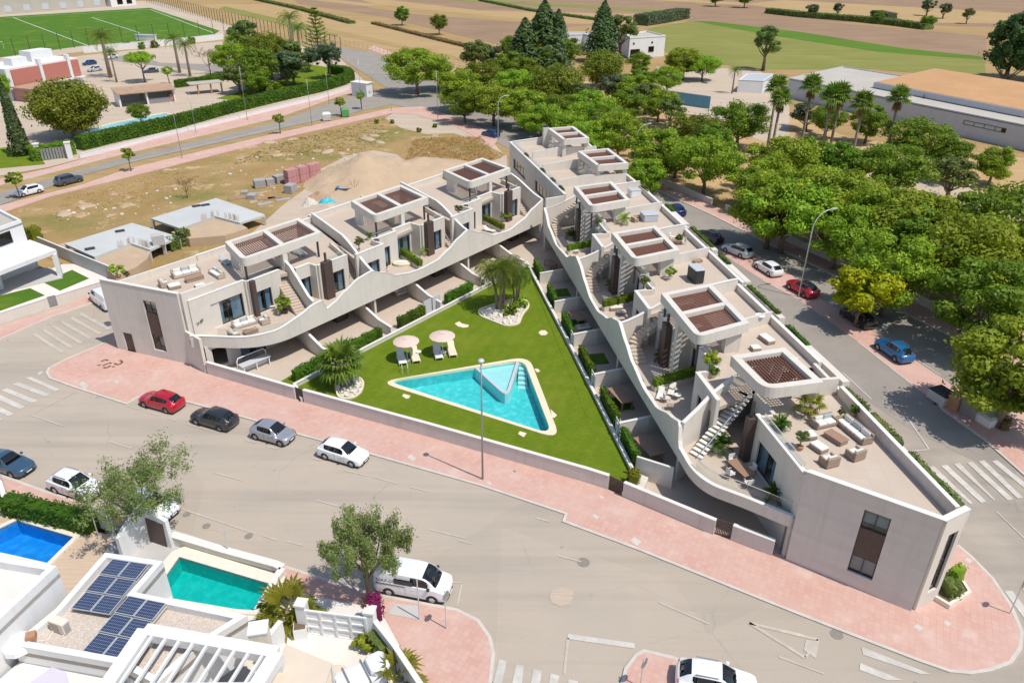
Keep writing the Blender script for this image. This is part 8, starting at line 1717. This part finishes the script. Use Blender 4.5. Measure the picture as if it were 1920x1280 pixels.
# other terraces
for n, x, y, z, h, k, lab in ((1, 1495, 610, ZF, 1.5, 'shrub_bright', 'green plant beside the brown pillar of the first left wing pair'), (2, 405, 720, ZR, 1.8, 'olive', 'trailing plant at the roof edge above the second stair, left wing'), (2, 840, 740, ZF, 1.4, 'potpalm', 'plant in a stone pot on the second left wing terrace'), (2, 1065, 490, ZR, 1.6, 'olive', 'trailing plant at the roof edge above the third stair, left wing'), (2, 1380, 515, ZF, 1.6, 'shrub_bright', 'green plant beside the brown pillar of the far left wing pair'), (2, 470, 640, ZR, .9, 'shrub', 'grey shrub along the middle roof edge of the left wing'), (2, 590, 850, ZF, 1.0, 'olive', 'brown potted grass on the second left wing terrace'),
 (3, 815, 715, ZR, 1.7, 'potpalm', 'palm pot beside the post on the third roof of the right wing'), (3, 1125, 1080, ZR, 1.3, 'shrub_bright', 'small potted tree beside the roof column of the right wing'), (3, 945, 1160, ZR, 1.7, 'olive', 'trailing shrub on the roof edge of the middle right wing'), (3, 640, 750, ZR, 1.4, 'olive', 'trailing shrub on the roof edge of the far right wing pair'), (3, 1180, 840, ZR, 1.1, 'shrub', 'round shrub in the street-side planter, right wing'), (4, 1040, 610, ZR, 1.6, 'shrub_bright', 'bright potted plant on the roof edge above the loungers'), (4, 1055, 665, ZR, 1.0, 'shrub', 'dark potted plant on the roof edge above the loungers'), (4, 720, 560, ZF, 1.3, 'cycad', 'potted plant beside the brown pillar, near right wing pair'), (3, 470, 810, ZF, 1.4, 'cycad', 'potted plant on the far right wing terrace'), (3, 740, 1150, ZF, 1.3, 'cycad', 'potted plant beside the pillar, middle right wing terrace'), (3, 540, 205, ZR, 1.3, 'shrub_bright', 'shrub behind the farthest pergola of the right wing'), (3, 790, 380, ZR, 1.6, 'shrub_bright', 'yellow shrub beside the second farthest pergola')): potted(k, n, x, y, z, h, lab, .28, .35, 'stone_pale')
put(LNG, 4, 705, 775, ZF, -20, 'white terrace lounger left of a pair, near right wing terrace', 'lounger', None, .8); put(LNG, 4, 780, 745, ZF, -20, 'white terrace lounger right of a pair, near right wing terrace', 'lounger', None, .8); put(SIDET, 4, 818, 792, ZF, 0, 'small square table beside the terrace loungers', 'table'); put(DCH, 4, 745, 810, ZF, 100, 'white chair in front of the terrace loungers', 'chair'); put(DCH, 4, 770, 860, ZF, 170, 'white chair nearest the wavy band, near right wing terrace', 'chair')
put(OTT, 4, 1415, 405, ZR, -70, 'cushioned bench by the street parapet of the right wing', 'bench', None, (1.7, 1, 1)); put(OTT, 4, 1340, 465, ZR, 10, 'small cushioned stool behind the near pergola', 'stool', None, .9); put(SIDET, 4, 1360, 300, ZR, 0, 'tall round white table against the roof wall', 'table', None, (1.5, 1.5, 2.2)); put(OTT, 4, 410, 200, ZF, 10, 'cushioned bench on the middle right wing terrace', 'bench', None, (1.6, .8, 1)); put(OTT, 4, 445, 225, ZF, 10, 'low table on the middle right wing terrace', 'table', None, (1.1, .7, .8)); put(OTT, 3, 485, 890, ZF, 10, 'cushioned bench on the far right wing terrace', 'bench', None, (1.1, .8, 1))
put(DTAB, 3, 1165, 815, ZR, 0, 'roof dining table behind the third pergola', 'table', None, .7, .6); put(DCH, 3, 1135, 795, ZR, 60, 'roof chair left of the table behind the third pergola', 'chair', None, 1, .4); put(DCH, 3, 1215, 825, ZR, -90, 'roof chair right of the table behind the third pergola', 'chair', None, 1, .4); put(CTAB, 3, 1310, 950, ZR, 30, 'tan low table on the empty roof terrace of the right wing', 'table', None, .7); put(ARM, 3, 890, 680, ZR, 120, 'brown chair beside the roof palm pot, right wing', 'armchair', None, .8); put(CTAB, 3, 920, 660, ZR, 20, 'dark sideboard beside the covered spa, right wing roof', 'table', None, .9)
def spa(n, x, y, label, m, rz, sx=2.0, sy=1.7, h=.9):
    q = G2(*pt(n, x, y), ZR + .5); t = thing('spa_tub', (*q, ZR), label, 'spa'); c_, s_ = math.cos(rz), math.sin(rz)
    f = lambda a, b, z: (q[0] + a * c_ - b * s_, q[1] + a * s_ + b * c_, ZR + z)
    MB(f).rbox(-sx / 2, sx / 2, -sy / 2, sy / 2, 0, h, .12).build('tub', m, t); MB(f).rbox(-sx / 2 - .04, sx / 2 + .04, -sy / 2 - .04, sy / 2 + .04, h, h + .12, .08).build('cover', 'metal_pale' if m != 'metal_pale' else 'wall_bluegrey', t)
spa(3, 985, 660, 'grey green covered spa tub on the far right wing roof', 'wall_bluegrey', .2); spa(3, 885, 505, 'white hot tub with equipment near the street parapet', 'white_paint', .3, 1.6, 1.3, 1.0); spa(3, 1295, 1060, 'dark arched spa cabinet between two right wing roofs', 'dark_metal', -1.3, 1.9, 1.1, 1.5)
for i, (n, x, y, z, s, lab) in enumerate(((4, 150, 265, .1, 1.25, 'grey patio table below the middle right wing'), (4, 440, 800, .1, 1.4, 'long patio table with blue cloth, second from the front wall'), (4, 625, 1140, .1, 1.4, 'long dark patio table nearest the front wall, right wing'), (3, 330, 970, .1, 1.1, 'patio table at the far end of the right wing'))): put(DTAB, n, x, y, z, -68, lab, 'table', 'patio tables of the right wing', s, .7)
put(SOFAP, 4, 190, 330, .1, 20, 'pale patio bench below the middle right wing', 'sofa', None, .7)
# garden kitchen counter on the left corner patio
q = G2(*pt(1, 1060, 1075), .6); t = thing('outdoor_bar', (*q, .1), 'white curved outdoor bar with grey top on the left corner patio', 'bar'); rz = R_(48); c_, s_ = math.cos(rz), math.sin(rz); f = lambda a, b, z: (q[0] + a * c_ - b * s_, q[1] + a * s_ + b * c_, z)
MB(f).rbox(-1.6, 1.6, -.45, .45, .95, 1.05, .04).build('top', 'wall_bluegrey', t); MB(f).rbox(-1.5, 1.5, .2, .4, .1, .95, .03).build('back_panel', 'white_paint', t); MB(f).tube([(-1.6, .45, .1), (-1.6, .5, 1.3), (-1.4, .55, 1.6), (1.4, .55, 1.6), (1.6, .5, 1.3), (1.6, .45, .1)], .06, 8).build('frame', 'white_paint', t)
for a in (-1.4, 0, 1.4): MB(f).box(a - .05, a + .05, -.4, -.3, .1, .95).build('leg', 'white_paint', t)
q = G2(*pt(2, 690, 805), ZF); t = thing('round_daybed', (*q, ZF), 'round cream daybed on the second left wing terrace', 'daybed'); MB().lathe([(.9, 0), (.95, .3), (.8, .38), (.02, .38)], (*q, ZF), 20, sx=1.2, sy=.8).build('base', 'pool_coping', t); MB().lathe([(.6, .385), (.62, .45), (.02, .46)], (*q, ZF), 16, sx=1.2, sy=.8).build('cushion', 'cushion', t)
put(SOFAP, 2, 690, 985, .1, 40, 'pale sofa on the shaded patio of the left wing', 'sofa', None, .8); put(LNG, 2, 1270, 570, ZF, 60, 'pale bench on the far left wing terrace', 'lounger', None, .9); put(LNGG, 1, 1350, 330, ZR, 45, 'dark reclining chair under the first left wing pergola', 'lounger')
# poolside
for i, (x, y, pr) in enumerate(((685, 325, LNG), (775, 310, LNGY), (928, 290, LNG), (1020, 272, LNGY))):
    a, b = G2(*pt(8, x - 18, y - 45), .3), G2(*pt(8, x + 12, y + 45), .3); rz = math.degrees(math.atan2(a[1] - b[1], a[0] - b[0])) - 90
    put(pr, 8, x, y, .15, rz, ['white pool lounger leftmost under the left parasol', 'cream pool lounger at the right of the left parasol', 'white pool lounger at the left of the right parasol', 'cream pool lounger rightmost by the right parasol'][i], 'lounger', 'pool loungers', 1.15)
for i, (x, y) in enumerate(((716, 205), (957, 170))): g = G2(*pt(8, x, y), 2.5); place(PARA, (g[0], g[1], .15), .3 * i, 1, ['dusty pink parasol, left of two on the lawn', 'dusty pink parasol, right of two on the lawn'][i], 'parasol', 'parasols on the lawn')
put(SIDET, 8, 798, 290, .15, 0, 'small white side table beside the left parasol loungers', 'table'); put(SIDET, 8, 965, 292, .15, 0, 'small white side table between the right parasol loungers', 'table')
for i, (x, y) in enumerate(((690, 415), (728, 412))):
    q = G2(*pt(8, x, y)); t = thing('pool_ladder', (*q, .15), ['left rail of the pool ladder at the top edge', 'right rail of the pool ladder at the top edge'][i], 'ladder'); d = (Vector(G2(*pt(8, x + 3, y + 30))) - Vector(q)).normalized(); MB().tube([(q[0], q[1], .15), (q[0], q[1], .8), (q[0] + d.x * .3, q[1] + d.y * .3, 1.0), (q[0] + d.x * .7, q[1] + d.y * .7, .8), (q[0] + d.x * .75, q[1] + d.y * .75, -.6)], .03, 6).build('rail', 'metal_pale', t)
# villa plants, planter at the corner facade
for k, n_, px, h, lab in (('fansmall', 0, zB(830, 590), 2.6, 'bright young fan palm beside the white driveway gate'), ('fansmall', 0, zB(980, 640), 1.7, 'yellow fan leaf plant left of the driveway gate'), ('shrub_bright', 0, zB(1680, 900), 1.5, 'bright spiky plant inside the driveway gate')):
    T(k, px[0], px[1], h, lab, 'plant', base=True)
T('fansmall', *zB(2060, 1260), 2.2, 'yellow green agave at the bottom edge beside the white wall', 'plant', base=True); T('fansmall', *zC(1830, 925), 1.2, 'small yellow plant at the end of the teal pool', 'plant', base=True); T('olive', *zC(1760, 890), 1.0, 'dry shrub at the end of the teal pool', 'shrub', base=True)
o = hedge_leaf(None, [G(*zB(1760, 640)), G(*zB(1800, 740))], 1.0, 2.8, .9, 'leaf_magenta', 70, .1, 91); o.name = 'bougainvillea'; tag(o, 'magenta bougainvillea beside the driveway gate pillar', 'shrub')
o = hedge_leaf(None, [G(*zB(1740, 860)), G(*zB(1900, 1040))], .1, 1.3, .9, 'leaf_olive', 50, .12, 92); o.name = 'shrub'; tag(o, 'olive green shrubs along the inside of the villa wall', 'shrub')
for px, lab in ((zB(965, 770), 'white square planter pot beside the driveway gate'),):
    q = G(*px); t = thing('planter', q, lab, 'planter'); MB().cbox((q.x, q.y, .1), .8, .8, .9, .2).build('box', 'white_paint', t); MB().cbox((q.x, q.y, 1.002), .7, .7, .02, .2).build('soil', 'soil', t)
t = thing('corner_planter', (*G2(*pt(7, 1350, 700)), .13), 'triangular planter with green shrubs beside the right wing corner facade', 'planter')
P_ = [G2(*pt(7, *p), .4) for p in ((1250, 770), (1350, 830), (1485, 745), (1420, 640), (1300, 600))]
MB().ribbon(P_, .1, .5, .2, closed=True).build('kerb', 'stone_pale', t); MB().prism(P_, .1, .4).build('soil', 'soil', t)
hedge_leaf(t, [G(*pt(7, 1300, 770)), G(*pt(7, 1380, 770))], .4, 1.3, 1.4, 'leaf_olive', 60, .12, 95, 'low_shrub'); hedge_leaf(t, [G(*pt(7, 1340, 680)), G(*pt(7, 1400, 720))], .4, 1.6, 1.2, 'leaf_bright', 60, .12, 96, 'tall_shrub')
o = hedge_leaf(None, [G(686, 1130), G(702, 1132)], .1, .35, 1.2, 'leaf_straw', 60, .1, 98); o.name = 'tree_pit_grass'; tag(o, 'dry grass in the tree pit of the pepper tree', 'grass tuft')
struct('paving_patch', MB().sheet([G2(*p, .15) for p in ((738, 1130), (785, 1135), (790, 1162), (728, 1150))], .15), 'concrete')
# football goal and floodlight
q = G(8, 92); t = thing('football_goal', q, 'white football goal at the left end of the pitch', 'goal'); MB().tube([(q.x, q.y, 0), (q.x, q.y, 2.4), (q.x - 5, q.y - 5, 2.4), (q.x - 5, q.y - 5, 0)], .08, 6).build('frame', 'white_paint', t)
q = G(275, 76); t = thing('team_bench', q, 'clear roofed team bench beside the pitch wall', 'shelter'); MB().cbox((q.x, q.y, 0), 8, 1.6, 2.0, -.15).build('shelter', 'metal_pale', t); MB().cbox((q.x, q.y, 2.002), 8.4, 2, .12, -.15).build('roof', 'wall_bluegrey', t)
for o in PROTO:
    try: bpy.data.objects.remove(o)
    except Exception: pass
